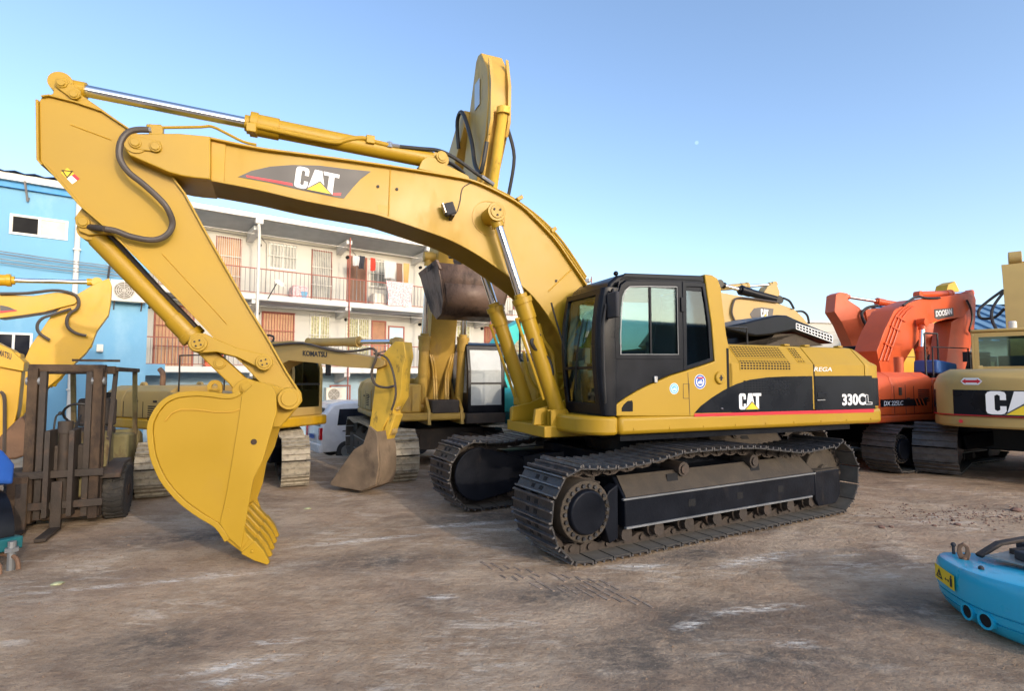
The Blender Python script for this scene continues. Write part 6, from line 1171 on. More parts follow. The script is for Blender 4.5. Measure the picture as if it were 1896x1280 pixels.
q = [(3.377,2.234),(3.587,2.136)]; lettering('KOMATSU', b5, (q[0][0], -0.244, q[0][1]), (1, 0, (q[1][1]-q[0][1])/(q[1][0]-q[0][0])), (0, 0, 1), 0.085, q[1][0]-q[0][0], M['interior'], bold=0.02)
arm_part(e5, 'stick', [(3.362,2.338),(3.651,2.236),(3.673,1.975),(3.654,1.47),(3.607,1.126),(3.499,0.856),(3.393,0.815),(3.348,1.9)], 0.17, P4)
q = [(3.514,1.682)][0]; m_ = MB(); m_.tube([(a_, -0.3, b_) for a_, b_ in [(3.481,1.712),(3.52,1.668),(3.539,1.464),(3.557,0.887)]], 0.022, n=6, sm=2); m_.build('hose', M['hoseg'], e5)
m_ = MB(); m_.prism([(3.594,1.238),(3.699,1.38),(3.818,1.226),(3.833,0.854),(3.667,0.794),(3.503,0.808),(3.491,1.098)], -0.3, 0.3); m_.build('bucket', M['rust'], e5, bev=0.03)

# --- tan excavator behind the big one, facing away to the right ----------------
e7 = base_machine((3.6, 12.0, 12), 'tan excavator hidden behind the big black cab, only tail and arched boom showing', 'yel_tan', under=0, k=1.0, shoe='shoe_mid', tail=3.4, hw=1.3, zr=(1.02, 1.25), hood=2.1, band=0.45, cabz=2.5)
P7 = M['yel_tan']
b7t = [(-0.771,2.589),(0.003,3.537),(0.855,3.802),(1.414,3.723),(1.915,3.666),(2.409,3.582),(2.826,3.458),(3.046,3.278),(3.237,3.059)]; b7b = [(3.09,2.945),(2.672,3.085),(2.117,3.11),(1.343,3.118),(0.638,2.961),(-0.02,2.365)]
b7 = arm_part(e7, 'boom', b7t + b7b, 0.26, P7)
q = [(1.771,3.199),(1.779,3.49),(2.288,3.504),(2.223,3.209)]; m_ = MB(); m_.prism([(1.679,3.318),(1.792,3.454),(1.984,3.484),(2.286,3.455),(2.252,3.259),(2.111,3.146),(1.783,3.151)], -0.266, -0.262); m_.build('boom_decal', M['grey_print'], b7, ang=0)
q = [(1.956,3.251),(2.148,3.255),(1.962,3.445)]; cat_logo(b7, (q[0][0], -0.268, q[0][1]), (1, 0, -0.1), (0, 0, 1), q[2][1]-q[0][1], q[1][0]-q[0][0])
q = [(1.087,4.02),(2.608,3.697)]; m_ = MB(); hcy = hcyl(e7, (q[1][0], 0, q[1][1]), (q[0][0], 0, q[0][1]), 0.09, 0.62, M['black'], 'boom_top_cylinder', rodr=0.045)
arm_part(e7, 'stick', [(2.197,3.832),(2.343,4.024),(2.472,4.078),(2.583,4.02),(2.635,3.884),(2.628,3.684),(2.248,3.672)], 0.14, P7, yc=0.1)
q = [(1.87,4.01),(2.738,4.118)]; hcyl(e7, (q[0][0] - 0.9, 0.3, q[0][1] - 0.05), (q[1][0], 0.3, q[1][1]), 0.07, 0.6, P7, 'stick_cylinder', rodr=0.035)
m_ = MB(); m_.tube([(a_, -0.3, b_) for a_, b_ in [(1.296,3.124),(1.208,3.326),(1.255,3.567),(1.364,3.666),(1.688,3.664),(2.371,3.599)]], 0.022, n=6); m_.build('hose', M['hoseg'], e7)
m_ = MB(); m_.tube([(a_, -0.3, b_) for a_, b_ in [(2.513,3.701),(2.678,3.633),(2.785,3.463)]], 0.025, n=6); m_.build('hose', M['rubber'], e7)
m_ = MB(); m_.tube([(a_, -0.2, b_) for a_, b_ in [(2.922,3.417),(3.093,3.422),(3.218,3.325),(3.254,3.139)]], 0.025, n=6); m_.build('hose', M['rubber'], e7)
(qa, qz), (qb, _), (_, qc) = [(-3.615,1.468),(-3.072,1.463),(-3.614,1.782)]
lettering_e7 = cat_logo(e7, (-3.13, -1.24, 1.30), (0.94, -0.28, 0), (0, 0, 1), 0.37, 0.62)

# --- teal excavator far behind ---------------------------------------------------
e8 = base_machine((0.9, 15.2, 40), 'teal excavator behind the old yellow one, boom bent above its cab', 'teal', under=-20, k=0.9, tail=1.9, hw=1.25, zr=(0.9, 1.35), hood=1.95, railmat='tealdark', cabz=2.6, cabpaint='teal')
b8 = [(-1.157,3.634),(-1.416,3.529),(-1.985,2.882),(-1.792,2.546),(-1.72,1.941),(-1.488,1.276),(-0.972,1.261),(-1.397,1.9),(-1.525,2.456),(-1.633,2.704),(-0.968,3.332),(-0.137,3.803),(0.494,3.732),(0.605,4.05),(-0.339,4.04)]
arm_part(e8, 'boom', b8, 0.2, M['teal'])
arm_part(e8, 'stick', [(0.332,4.107),(0.766,4.069),(0.542,3.432),(-0.299,2.637),(-0.498,2.631),(-0.092,3.391)], 0.13, M['teal'])
q = [(-0.158,2.797)][0]; 
bk8 = [(-1.292,2.735),(-0.824,2.354),(-0.335,2.219),(0.074,2.491),(-0.13,2.78),(-0.53,2.88)]
m_ = MB(); m_.prism(bk8, -0.45, 0.35); b_ = m_.build('bucket', M['interior'], e8, bev=0.01)
tp = [(-0.823,2.411),(-1.255,2.737),(-1.069,2.857),(-0.531,2.692)]
for k in range(6):
    y = -0.45 + 0.16*k; m_ = MB(); m_.prism([tp[0], tp[1], (tp[1][0] + 0.06, tp[1][1] + 0.03), tp[3]], y, y + 0.06); m_.build('tooth', M['interior'], b_)
m_ = MB(); m_.tube([(a_, -0.24, b_) for a_, b_ in [(-1.522,3.293),(-1.789,2.724),(-1.664,2.176),(-1.34,1.621),(-0.931,1.262)]], 0.03, n=6); m_.build('hose', M['rubber'], e8)

# --- orange machines on the right ---------------------------------------------
o1 = base_machine((8.8, 13.0, 25), 'orange excavator with DOOSAN on its boom, between the two big yellow tails', 'orange', under=-178, k=0.95, shoe='shoe_mid', tail=3.0, hw=1.3, zr=(1.0, 1.15), hood=2.02, cab=(0.1, 1.3, 0.35, 1.2), cabz=2.7, z=0)
PO = M['orange']
b1o = [(-0.596,2.52),(-0.283,3.004),(0.142,3.507),(0.621,3.676),(1.25,3.846),(2.064,3.937),(3.307,4.115),(3.558,4.06),(3.426,3.738),(3.023,3.477),(2.135,3.353),(1.497,3.23),(1.212,3.046),(1.039,2.816),(0.598,2.441),(0.187,2.027),(-0.468,2.024)]
b_o1 = arm_part(o1, 'boom', b1o, 0.27, PO)
s1o = [(3.468,4.162),(3.707,4.221),(3.842,3.984),(3.769,3.474),(3.654,3.068),(3.431,2.606),(3.127,2.04),(2.245,2.036),(2.446,2.723),(2.644,3.339),(3.132,3.53)]
s_o1 = arm_part(o1, 'stick', s1o, 0.2, PO)
q = [(1.612,3.998),(3.976,4.195)]; hcyl(o1, (q[0][0], 0, q[0][1]), (q[1][0], 0, q[1][1]), 0.085, 0.6, PO, 'stick_cylinder', rodr=0.045)
q = [(0.736,2.029),(0.956,3.229)]; hcyl(o1, (q[0][0], -0.42, q[0][1] - 0.3), (q[1][0], -0.42, q[1][1]), 0.10, 0.55, PO, 'boom_cylinder', rodr=0.06); hcyl(o1, (q[0][0], 0.42, q[0][1] - 0.3), (q[1][0], 0.42, q[1][1]), 0.10, 0.55, PO, 'boom_cylinder', rodr=0.06)
m_ = MB(); m_.prism([(1.745,3.602),(2.584,3.689),(2.59,3.481),(1.911,3.353),(1.751,3.387)], -0.277, -0.272); dcl = m_.build('boom_decal', M['grey_print'], b_o1, ang=0)
q = [(1.799,3.416),(2.521,3.519),(1.811,3.565)]; lettering('DOOSAN', b_o1, (q[0][0], -0.28, q[0][1]), (1, 0, (q[1][1]-q[0][1])/(q[1][0]-q[0][0])), (0, 0, 1), (q[2][1]-q[0][1]), q[1][0]-q[0][0], M['white'], bold=0.03)
for dx in (0, 0.14, 0.28):
    m_ = MB(); m_.tube([(a_ + dx, -0.29, b_) for a_, b_ in [(-0.533,2.295),(-0.195,2.84),(0.15,3.361),(0.593,3.629)]], 0.018, n=6, sm=3); m_.build('oil_pipe', PO, b_o1)
for i, (px_, py_) in enumerate([(-0.31,2.648),(-0.037,3.06),(0.187,3.299)]): m_ = MB(); m_.obox((px_ + 0.14, -0.285, py_), 0.36, 0.05, 0.035, Matrix.Rotation(0.3, 3, 'Y')); m_.build('pipe_clamp', PO, b_o1)
m_ = MB(); m_.tube([(a_, -0.3, b_) for a_, b_ in [(3.183,3.916),(3.344,3.728),(3.395,3.447),(3.239,3.13),(3.437,3.067)]], 0.025, n=6); m_.build('hose', M['rubber'], o1)
m_ = MB(); m_.tube([(a_, -0.3, b_) for a_, b_ in [(0.421,3.62),(0.823,3.813),(1.048,3.88),(1.383,3.861),(1.962,3.897)]], 0.028, n=6); m_.build('hose', M['rubber'], o1)
q = [(-2.154,1.342),(-1.514,1.329),(-2.147,1.449),(-0.687,1.311)]
m_ = MB(); m_.box(q[0][0] - 0.1, q[3][0], -1.306, -1.3015, q[0][1] - 0.02, q[2][1] + 0.02); m_.build('side_stripe', M['band'], o1, ang=0)
lettering('DX 225LC', o1, (q[0][0], -1.3075, q[0][1]), (1, 0, 0), (0, 0, 1), 0.095, q[1][0]-q[0][0], M['white'], bold=0.015, shear=0.15)
m_ = MB()
for k in range(3): m_.poly3([(q[3][0] - 0.35 + 0.12*k, -1.3065, q[0][1] - 0.02), (q[3][0] - 0.31 + 0.12*k, -1.3065, q[0][1] - 0.02), (q[3][0] - 0.40 + 0.12*k, -1.3065, q[2][1] + 0.02), (q[3][0] - 0.44 + 0.12*k, -1.3065, q[2][1] + 0.02)], (0, -0.002, 0))
m_.build('stripe_marks', PO, o1, ang=0)
q = [(-1.584,1.626)][0]; m_ = MB(); m_.box(q[0]-0.06, q[0]+0.04, -1.312, -1.3015, q[1]-0.08, q[1]+0.08); m_.build('door_latch', M['forkrust'], o1, bev=0.004)
q = [(-1.418,1.9)][0]; m_ = MB(); m_.box(q[0]-0.006, q[0]+0.006, -1.304, -1.3005, 1.16, 1.76); m_.build('door_gap', M['forkdark'], o1)
m_ = MB(); m_.tube([(-0.9, -0.9, 2.0), (-0.9, -0.9, 2.35)], 0.09, sm=1, n=12); m_.build('exhaust_pipe', PO, o1)
m_ = MB()
for x in (0.0, 0.5): m_.tube([(x, -0.95, 1.95), (x, -0.95, 2.9)], 0.02, sm=1)
m_.tube([(0, -0.95, 2.9), (0.5, -0.95, 2.9)], 0.02, sm=1); m_.build('handrail', M['rubber'], o1)
m_ = MB(); m_.obox((0.75, -0.75, 2.12), 0.8, 0.5, 0.30, Matrix.Rotation(0.1, 3, 'Y')); m_.build('tool_cover', M['navy'], o1, bev=0.04)

o2 = base_machine((12.9, 16.0, 187), 'second orange excavator behind, folded arm rising left of the DOOSAN boom', 'orange', under=0, k=0.9, tail=2.8, hw=1.25, zr=(1.0, 1.15), hood=2.0, N=36, cabz=2.6, z=0)
b2 = [(2.918,3.85),(2.137,3.909),(1.39,3.764),(0.712,3.46),(0.27,2.915),(0.089,2.056),(0.87,2.055),(1.008,2.754),(1.42,3.139),(2.064,3.257),(2.435,3.3),(2.868,3.434)]
arm_part(o2, 'boom', b2, 0.24, PO)
s2 = [(3.771,4.268),(3.635,4.332),(3.453,4.305),(3.394,4.105),(3.051,3.894),(2.862,3.588),(2.713,3.127),(2.534,2.59),(2.893,2.053),(3.231,2.357),(3.375,2.906),(3.604,3.425),(3.84,3.774)]
so2 = arm_part(o2, 'stick', s2, 0.2, PO)
q = [(1.196,3.87),(3.364,4.243)]; hcyl(o2, (q[0][0], 0, q[0][1] + 0.1), (q[1][0], 0, q[1][1]), 0.085, 0.52, PO, 'stick_cylinder', rodr=0.045)
m_ = MB(); m_.tube([(a_, 0.28, b_) for a_, b_ in [(2.56,3.953),(2.883,3.887),(3.057,3.73),(3.031,3.546),(2.906,3.333)]], 0.04, n=8); m_.build('hose', M['rubber'], o2)
q = [(0.639,2.057),(0.782,3.035)]; hcyl(o2, (q[0][0], 0.35, q[0][1]-.3), (q[1][0], 0.35, q[1][1]), 0.10, 0.55, PO, 'boom_cylinder', rodr=0.05)

y1 = base_machine((15.5, 19.0, 200), 'bright yellow excavator farthest back, tip of its arm above the orange boom', 'yel_bright', under=0, k=0.9, tail=2.6, hw=1.25, zr=(1.0, 1.15), hood=2.0, N=36, cabz=2.6, z=0)
b9 = [(0.59,5.109),(0.243,5.243),(0.038,4.952),(0.178,4.587),(0.614,4.379),(0.987,2.997),(2.573,1.9),(3.334,1.9),(3.141,2.602),(2.483,3.324),(1.226,4.277),(0.79,4.631)]
arm_part(y1, 'boom', b9, 0.2, P4)
q = [(-0.087,5.201),(1.02,4.647)]; m_ = MB(); m_.cyl((q[0][0], 0, q[0][1]), (q[1][0], 0, q[1][1]), 0.05, n=12); m_.build('rod', M['chrome'], y1)

# --- tan excavator at the right edge -------------------------------------------
r1 = base_machine((10.75, 11.5, 50), 'tan excavator cut off by the right edge, large CAT letters on its dark band', 'yel_tan', under=175, k=1.0, shoe='shoe_mid', tail=3.35, hw=1.38, front=1.9, zr=(1.04, 1.24), hood=2.06, hoodx=-0.3, band=0.45,
                  cab=(-0.2, 1.1, -0.48, 0.80), cabz=2.95, cabpaint='yel_tan', glass='glass', z=0, sh=0.9, boxes=False)
m_ = MB(); m_.slab([(x*1.005, y*1.01) for x, y in [(-3.35*.62, 1.38), (-2.68, 1.38), (-3.015, 1.283), (-3.216, 1.076), (-3.35, .552), (-3.3835, 0), (-3.35, -.552), (-3.216, -1.076), (-3.0, -1.283)]] + [(-2.9, -1.2), (-3.2, 0), (-2.9, 1.2)], 1.243, 1.259); m_.build('red_line', M['red'], r1, ang=0)
cat_logo(r1, (-3.415, 0.66, 1.285), (0, -1, 0), (0, 0, 1), 0.39, 0.86)
def tl(u, v, o_=0.0):                              # on the rounded left corner of the tail
    A_, B_ = Vector((-3.216, 1.076, 0)), Vector((-3.35, 0.552, 0)); d_ = (B_ - A_).normalized(); n_ = Vector((d_.y, -d_.x, 0)); n_ = n_ if n_.x < 0 else -n_
    return A_ + d_*(0.10 + u*0.30) + n_*(0.012 + o_) + Vector((0, 0, 1.84 + v*0.06))
m_ = MB(); m_.poly3([tl(*q) for q in ((0, 0), (.16, -1), (.84, -1), (1, 0), (.84, 1), (.16, 1))], tl(0, 0, .002) - tl(0, 0)); st = m_.build('safety_sticker', M['white'], r1, ang=0)
m_ = MB(); m_.poly3([tl(u, v, .003) for u, v in ((.06, 0), (.24, -.7), (.24, -.35), (.76, -.35), (.76, -.7), (.94, 0), (.76, .7), (.76, .35), (.24, .35), (.24, .7))], tl(0, 0, .002) - tl(0, 0)); m_.build('sticker_arrow', M['red'], st, ang=0)
p_ = tl(0.1, 0); m_ = MB(); m_.cyl((p_.x - .03, p_.y + .05, 1.14), (p_.x + .05, p_.y + .05, 1.14), 0.03, n=12); m_.build('reflector', M['red'], r1)
m_ = MB(); m_.prism([(1.25, 1.25), (1.35, 2.4), (1.55, 3.5), (1.9, 4.35), (2.15, 4.65), (2.45, 4.70), (2.62, 4.5), (2.55, 4.1), (2.35, 3.2), (2.25, 2.2), (2.2, 1.25)], -0.48, 0.12); rb_ = m_.build('boom', M['yel_tan'], r1, bev=0.015)
m_ = MB(); m_.strip([(1.33, 2.0), (1.52, 3.45), (1.87, 4.36), (2.13, 4.67)], -0.52, 0.16, -0.02); m_.build('back_plate', M['yel_tan'], rb_, bev=0.004)
m_ = MB(); m_.ringcyl((2.3, -0.22, 4.83), (2.3, 0.02, 4.83), 0.16, 0.08, n=20); m_.build('cylinder_lug', M['yel_tan'], rb_, bev=0.01)
m_ = MB(); m_.prism([(2.4, 4.75), (2.9, 4.75), (3.6, 3.6), (4.1, 2.2), (3.9, 2.1), (3.1, 3.3), (2.5, 4.1)], -0.36, 0.0); m_.build('stick', M['yel_tan'], r1, bev=0.015)
m_ = MB(); m_.tube([(1.75, 0.16, 4.0), (1.7, 0.45, 3.75), (1.65, 0.62, 3.55), (1.65, 0.60, 3.35), (1.7, 0.35, 3.35), (1.7, 0.16, 3.55)], 0.032, n=8, sm=5); m_.build('hose', M['rubber'], r1)
m_ = MB(); m_.tube([(1.75, 0.16, 3.95), (1.65, 0.36, 3.6), (1.55, 0.40, 3.3), (1.45, 0.30, 2.95)], 0.032, n=8, sm=5); m_.build('hose', M['rubber'], r1)
m_ = MB(); m_.cyl((0.3, 0.1, 2.95), (0.3, 0.1, 3.13), 0.07, n=14); m_.build('beacon', M['acw'], r1, bev=0.02)

# --- white van ---------------------------------------------------------------------
vx, vy = -5.65, 15.6
vn = thing('van', 'white microvan parked by the apartment block, rear and side towards us', 'van', (vx, vy, gz(vx, vy)), R(36))
L_, Wv, Hv = 3.6, 1.45, 1.62
prof = [(0, 0.28), (0.0, 0.85), (0.10, 1.35), (0.28, 1.60), (0.6, 1.66), (2.5, 1.64), (2.95, 1.45), (3.3, 1.0), (3.75, 0.85), (3.82, 0.3)]
m_ = MB(); m_.loft([[(x + 0.06, y, z*0.97) for x, z in prof] if abs(y) == 0.725 else [(x, y, z) for x, z in prof] for y in (-0.725, -0.66, 0.66, 0.725)]); vb = m_.build('body', M['van'], vn, bev=0.03, ang=50)
m_ = MB(); m_.poly3([(0.045, -0.58, 0.98), (0.045, 0.58, 0.98), (0.17, 0.52, 1.48), (0.17, -0.52, 1.48)], (-0.03, 0, 0.0)); m_.build('rear_window', M['pane'], vn, bev=0.01)
for x0, x1 in ((0.45, 1.5), (1.62, 2.45), (2.55, 3.0)):
    m_ = MB(); m_.poly3([(x0, -0.728, 1.0), (x1, -0.728, 1.0), (x1 - (0.05 if x1 < 2.9 else .25), -0.728, 1.45), (x0 + 0.05, -0.728, 1.45)], (0, -0.008, 0)); m_.build('side_window', M['pane'], vn, bev=0.01)
for y in (-0.64, 0.60): m_ = MB(); m_.box(-0.02, 0.06, y - 0.07, y + 0.07, 0.62, 0.95); m_.build('tail_light', M['taillight'], vn, bev=0.01)
m_ = MB(); m_.box(-0.04, 0.10, -0.72, 0.72, 0.26, 0.50); m_.build('bumper', M['van'], vn, bev=0.03)
m_ = MB(); m_.box(-0.045, -0.03, -0.2, 0.2, 0.62, 0.74); m_.build('number_plate', M['sticker_blue'], vn)
m_ = MB(); m_.box(0.6, 2.3, -0.736, -0.726, 0.82, 0.85); m_.build('door_rail', M['interior'], vn)
for x in (0.72, 3.0):
    for y in (-0.66, 0.66):
        m_ = MB(); m_.cyl((x, y - 0.09, 0.28), (x, y + 0.09, 0.28), 0.28, n=24); wl = m_.build('wheel', M['tyre'], vn, bev=0.02); m_ = MB(); m_.cyl((x, y - 0.095, 0.28), (x, y + 0.095, 0.28), 0.16, n=20); m_.build('rim', M['steel'], wl)

# --- rusty forklift ------------------------------------------------------------------
fk = thing('forklift', 'rusty old forklift with tall mast and overhead guard beside the blue wall', 'forklift', (-6.12, 7.95, 0), R(-65))
FR_, FD, FB_ = M['forkrust'], M['forkdark'], M['forkbody']
for s_ in (1, -1):
    m_ = MB(); m_.box(1.05, 1.17, s_*0.33 - 0.05, s_*0.33 + 0.05, 0.12, 2.02); m_.box(1.0, 1.045, s_*0.33 - 0.065, s_*0.33 + 0.065, 0.12, 2.02); m_.build('mast_rail', FR_, fk, bev=0.006)
    m_ = MB(); m_.box(1.055, 1.145, s_*0.235 - 0.035, s_*0.235 + 0.035, 0.15, 1.98); m_.build('inner_mast', FD, fk, bev=0.006)
    m_ = MB(); m_.cyl((1.12, s_*0.33 - 0.07, 1.86), (1.12, s_*0.33 + 0.07, 1.86), 0.05, n=16); m_.build('pulley', M['steel_dull'], fk)
    m_ = MB(); yf = -0.36 if s_ < 0 else -0.02; lf = 2.2 if s_ < 0 else 1.75; m_.bar((1.25, yf, 0.05), (lf, yf, 0.04), 0.11, 0.04); m_.box(1.21, 1.25, yf - 0.055, yf + 0.055, 0.03, 0.62); m_.build('fork', FD, fk, bev=0.006)
    m_ = MB(); m_.box(1.0, 1.3, s_*0.12 - 0.025, s_*0.12 + 0.025, 0.2, 1.25)
    for i in range(20): pass
    m_.build('lift_chain', FD, fk)
for z in (1.98, 0.14): m_ = MB(); m_.box(1.0, 1.12, -0.39, 0.39, z, z + 0.09); m_.build('mast_crossbar', FR_, fk, bev=0.006)
m_ = MB(); m_.cyl((1.08, 0, 0.2), (1.08, 0, 1.2), 0.065, n=18); lc = m_.build('lift_cylinder', FD, fk); m_ = MB(); m_.cyl((1.08, 0, 1.2), (1.08, 0, 1.35), 0.08, n=16); m_.build('cylinder_head', FD, lc)
for z in (0.28, 0.66): m_ = MB(); m_.box(1.175, 1.21, -0.44, 0.44, z, z + 0.09); m_.build('fork_carriage', FD, fk, bev=0.006)
m_ = MB(); m_.box(1.215, 1.24, -0.50, -0.30, 0.1, 0.70); m_.build('side_plate', FR_, fk, bev=0.006)
m_ = MB(); m_.prism([(0.95, 0.35), (0.95, 0.95), (0.75, 1.18), (0.60, 1.18), (0.55, 0.62), (-0.35, 0.62), (-0.35, 1.05), (-1.15, 1.0), (-1.3, 0.6), (-1.2, 0.32)], -0.42, 0.42); m_.build('body', FB_, fk, bev=0.04)
m_ = MB(); m_.prism([(-1.0, 0.3), (-1.0, 1.08), (-1.35, 1.0), (-1.48, 0.7), (-1.42, 0.3)], -0.45, 0.45); m_.build('counterweight', FB_, fk, bev=0.06)
m_ = MB(); m_.prism([(1.1, 0.66), (0.85, 0.78), (0.45, 0.78), (0.2, 0.62), (0.2, 0.56), (0.45, 0.71), (0.85, 0.71), (1.1, 0.60)], 0.38, 0.60); m_.build('mudguard', FD, fk, bev=0.01)
m_ = MB(); m_.box(-0.4, 0.1, -0.25, 0.25, 1.05, 1.17); st_f = m_.build('seat', FD, fk, bev=0.04); m_ = MB(); m_.obox((-0.42, 0, 1.38), 0.1, 0.48, 0.42); m_.build('backrest', FD, st_f, bev=0.04)
m_ = MB(); m_.tube([(0.8, 0, 1.1), (0.45, 0, 1.38)], 0.02, sm=1); cc = Vector((0.45, 0, 1.40)); dd = Vector((-0.78, 0, 0.62)).normalized(); m_.tube([cc + Vector((0, math.cos(t)*0.19, 0)) + Vector((0.62, 0, 0.78)) * (math.sin(t)*0.19) for t in [2*math.pi*k_/20 for k_ in range(21)]], 0.016, n=8, sm=1); m_.build('steering_wheel', M['rubber'], fk)
for y in (0.18, -0.2): m_ = MB(); m_.tube([(0.78, y, 1.15), (0.72, y, 1.38), (0.66, y + 0.03, 1.42)], 0.012); m_.sphere((0.66, y + 0.03, 1.43), 0.025); m_.build('lever', M['rubber'], fk)
for s_ in (1, -1):
    m_ = MB(); m_.bar((0.78, s_*0.40, 1.1), (0.55, s_*0.40, 2.0), 0.05, 0.05); m_.bar((0.80, s_*0.40, 1.1), (0.95, s_*0.40, 0.6), 0.05, 0.05); m_.build('guard_post', FD, fk)
    m_ = MB(); m_.bar((-0.95, s_*0.40, 1.0), (-0.75, s_*0.40, 2.0), 0.06, 0.06); m_.build('guard_post', FB_, fk)
    m_ = MB(); m_.bar((0.65, s_*0.42, 2.02), (-0.85, s_*0.42, 2.02), 0.06, 0.06); m_.build('guard_rail', FR_, fk, bev=0.01)
for k in range(8): x = 0.62 - 0.2*k; m_ = MB(); m_.box(x - 0.035, x + 0.035, -0.40, 0.40, 2.0, 2.04); m_.build('guard_slat', FD, fk)
m_ = MB(); m_.box(0.64, 0.70, -0.42, 0.42, 1.95, 2.06); m_.build('front_header', FR_, fk, bev=0.008)
m_ = MB(); m_.bar((0.95, 0.0, 2.13), (0.85, 0.5, 2.13), 0.08, 0.03); m_.build('loose_angle_iron', FR_, fk)
m_ = MB(); m_.box(0.95, 1.1, -0.2, 0.25, 0.72, 1.05); m_.build('dash_panel', FD, fk, bev=0.02)
def wheel(par, x, y, r_, wd_, name='wheel'):
    m_ = MB(); m_.cyl((x, y - wd_/2, r_), (x, y + wd_/2, r_), r_*0.96, n=32); w_ = m_.build(name, M['tyre'], par, bev=0.03)
    m_ = MB(); n_ = 22
    for k_ in range(n_):
        t = 2*math.pi*k_/n_
        for s2 in (1, -1):
            mt = Matrix.Rotation(-t, 3, 'Y'); m_.obox(Vector((x, y + s2*wd_*0.24, r_)) + mt @ Vector((r_*0.965, 0, 0)), r_*0.07, wd_*0.46, r_*0.13, mt @ Matrix.Rotation(0.35*s2, 3, 'X'))
    l_ = m_.build('tread', M['tyre'], w_); l_['kind'] = 'stuff'
    m_ = MB(); m_.cyl((x, y - wd_*0.52, r_), (x, y + wd_*0.52, r_), r_*0.52, n=26); m_.build('rim', FD, w_, bev=0.01)
    m_ = MB(); m_.cyl((x, y - wd_*0.56, r_), (x, y + wd_*0.56, r_), r_*0.22, n=16); m_.build('hub', FR_, w_)
    return w_
wheel(fk, 0.66, 0.50, 0.37, 0.24); wheel(fk, 0.66, -0.50, 0.37, 0.24); wheel(fk, -0.95, 0.46, 0.29, 0.2); wheel(fk, -0.95, -0.46, 0.29, 0.2)

# --- blue counterweight on the ground, lower right ---------------------------------
(cx, cy) = (4.2, 4.3)
bc = thing('counterweight', 'blue curved machine counterweight lying on the ground at the lower right', 'counterweight', (cx, cy, 0), 0)
outl = smooth2([(x - cx, y - cy) for x, y in [(4.75, 4.72), (4.15, 4.86), (3.85, 4.88), (3.66, 4.80), (3.54, 4.62), (3.47, 4.36), (3.455, 4.15), (3.49, 3.96), (3.57, 3.76), (3.75, 3.5), (4.1, 3.2), (4.8, 3.0), (5.5, 3.0)]], 5)
NO = len(outl)
def on_cw(i, z, out_=0.0):
    k_ = int(min(max(i, 0), NO - 1.001)); f_ = i - k_; a_ = Vector(outl[k_]); b_ = Vector(outl[k_+1]); d_ = (b_ - a_).normalized(); p_ = a_.lerp(b_, f_)
    nrm = Vector((d_.y, -d_.x))
    if nrm.x > 0.3: nrm = -nrm
    return Vector((p_.x + nrm.x*out_, p_.y + nrm.y*out_, z)), Vector((d_.x, d_.y, 0)), Vector((nrm.x, nrm.y, 0))
def htop(i): return 0.365 + 0.10*min(1, i/(NO*0.65))
def cwsec(u, off):
    res = []
    for i in range(NO):
        p_, d_, n_ = on_cw(min(i, NO-1.002), 0, -off); res.append((p_.x, p_.y, u*htop(i)))
    return res + [(1.3, 0.35, u*0.46)]
lv = [(0.03, 0.12), (0.08, 0.075), (0.16, 0.045), (0.27, 0.022), (0.275, 0.034), (0.305, 0.034), (0.31, 0.014), (0.42, 0.008), (0.425, 0.02), (0.455, 0.02), (0.46, 0.0), (0.80, 0.0), (0.92, 0.008), (0.98, 0.028), (1.0, 0.06)]
m_ = MB(); m_.loft([cwsec(z, o_) for z, o_ in lv]); bco = m_.build('body', M['cyan'], bc, ang=30)
def near_i(wx, wy):
    return min(range(NO - 1), key=lambda k: (outl[k][0] + cx - wx)**2 + (outl[k][1] + cy - wy)**2)
for wx, wy in ((3.46, 4.27), (3.455, 4.13)):
    p_, d_, n_ = on_cw(near_i(wx, wy) + 0.3, 0.125, -0.02); m_ = MB(); m_.ringcyl(p_ - n_*0.04, p_ + n_*0.022, 0.062, 0.046, n=24); m_.build('hole_ring', M['cyan'], bc); m_ = MB(); m_.cyl(p_ - n_*0.04, p_ + n_*0.014, 0.048, n=22); m_.build('hole', M['darkhole'], bc)
pa, _, _ = on_cw(near_i(3.545, 4.65), 0.235, 0.004); pb, _, _ = on_cw(near_i(3.468, 4.34), 0.235, 0.004); d_ = (pb - pa).normalized(); n_ = Vector((d_.y, -d_.x, 0))
if n_.x > 0: n_ = -n_
Ls = (pb - pa).length; pa = pa + n_*0.012
def SP(u, v, o_=0.0): return pa + d_*(u*Ls) + Vector((0, 0, v*0.115)) + n_*o_
m_ = MB(); m_.poly3([SP(0, 0), SP(1, 0), SP(1, 1), SP(0, 1)], n_*0.004); sk = m_.build('warning_sticker', M['sticker_yel'], bc, ang=0)
m_ = MB(); m_.ring3([SP(.08, .2, .005), SP(.42, .2, .005), SP(.25, .85, .005)], [SP(.15, .29, .005), SP(.35, .29, .005), SP(.25, .66, .005)], n_*0.002); m_.poly3([SP(.22, .35, .005), SP(.28, .35, .005), SP(.25, .55, .005)], n_*0.002); k_ = m_.build('warning_triangle', M['interior'], sk, ang=0); k_['kind'] = 'stuff'
m_ = MB(); m_.poly3([SP(.82, .15, .005), SP(.86, .15, .005), SP(.87, .45, .005), SP(.88, .15, .005), SP(.92, .15, .005), SP(.92, .72, .005), SP(.82, .72, .005)], n_*0.002); m_.cyl(SP(.87, .82, .005), SP(.87, .82, .007), 0.010, n=12)
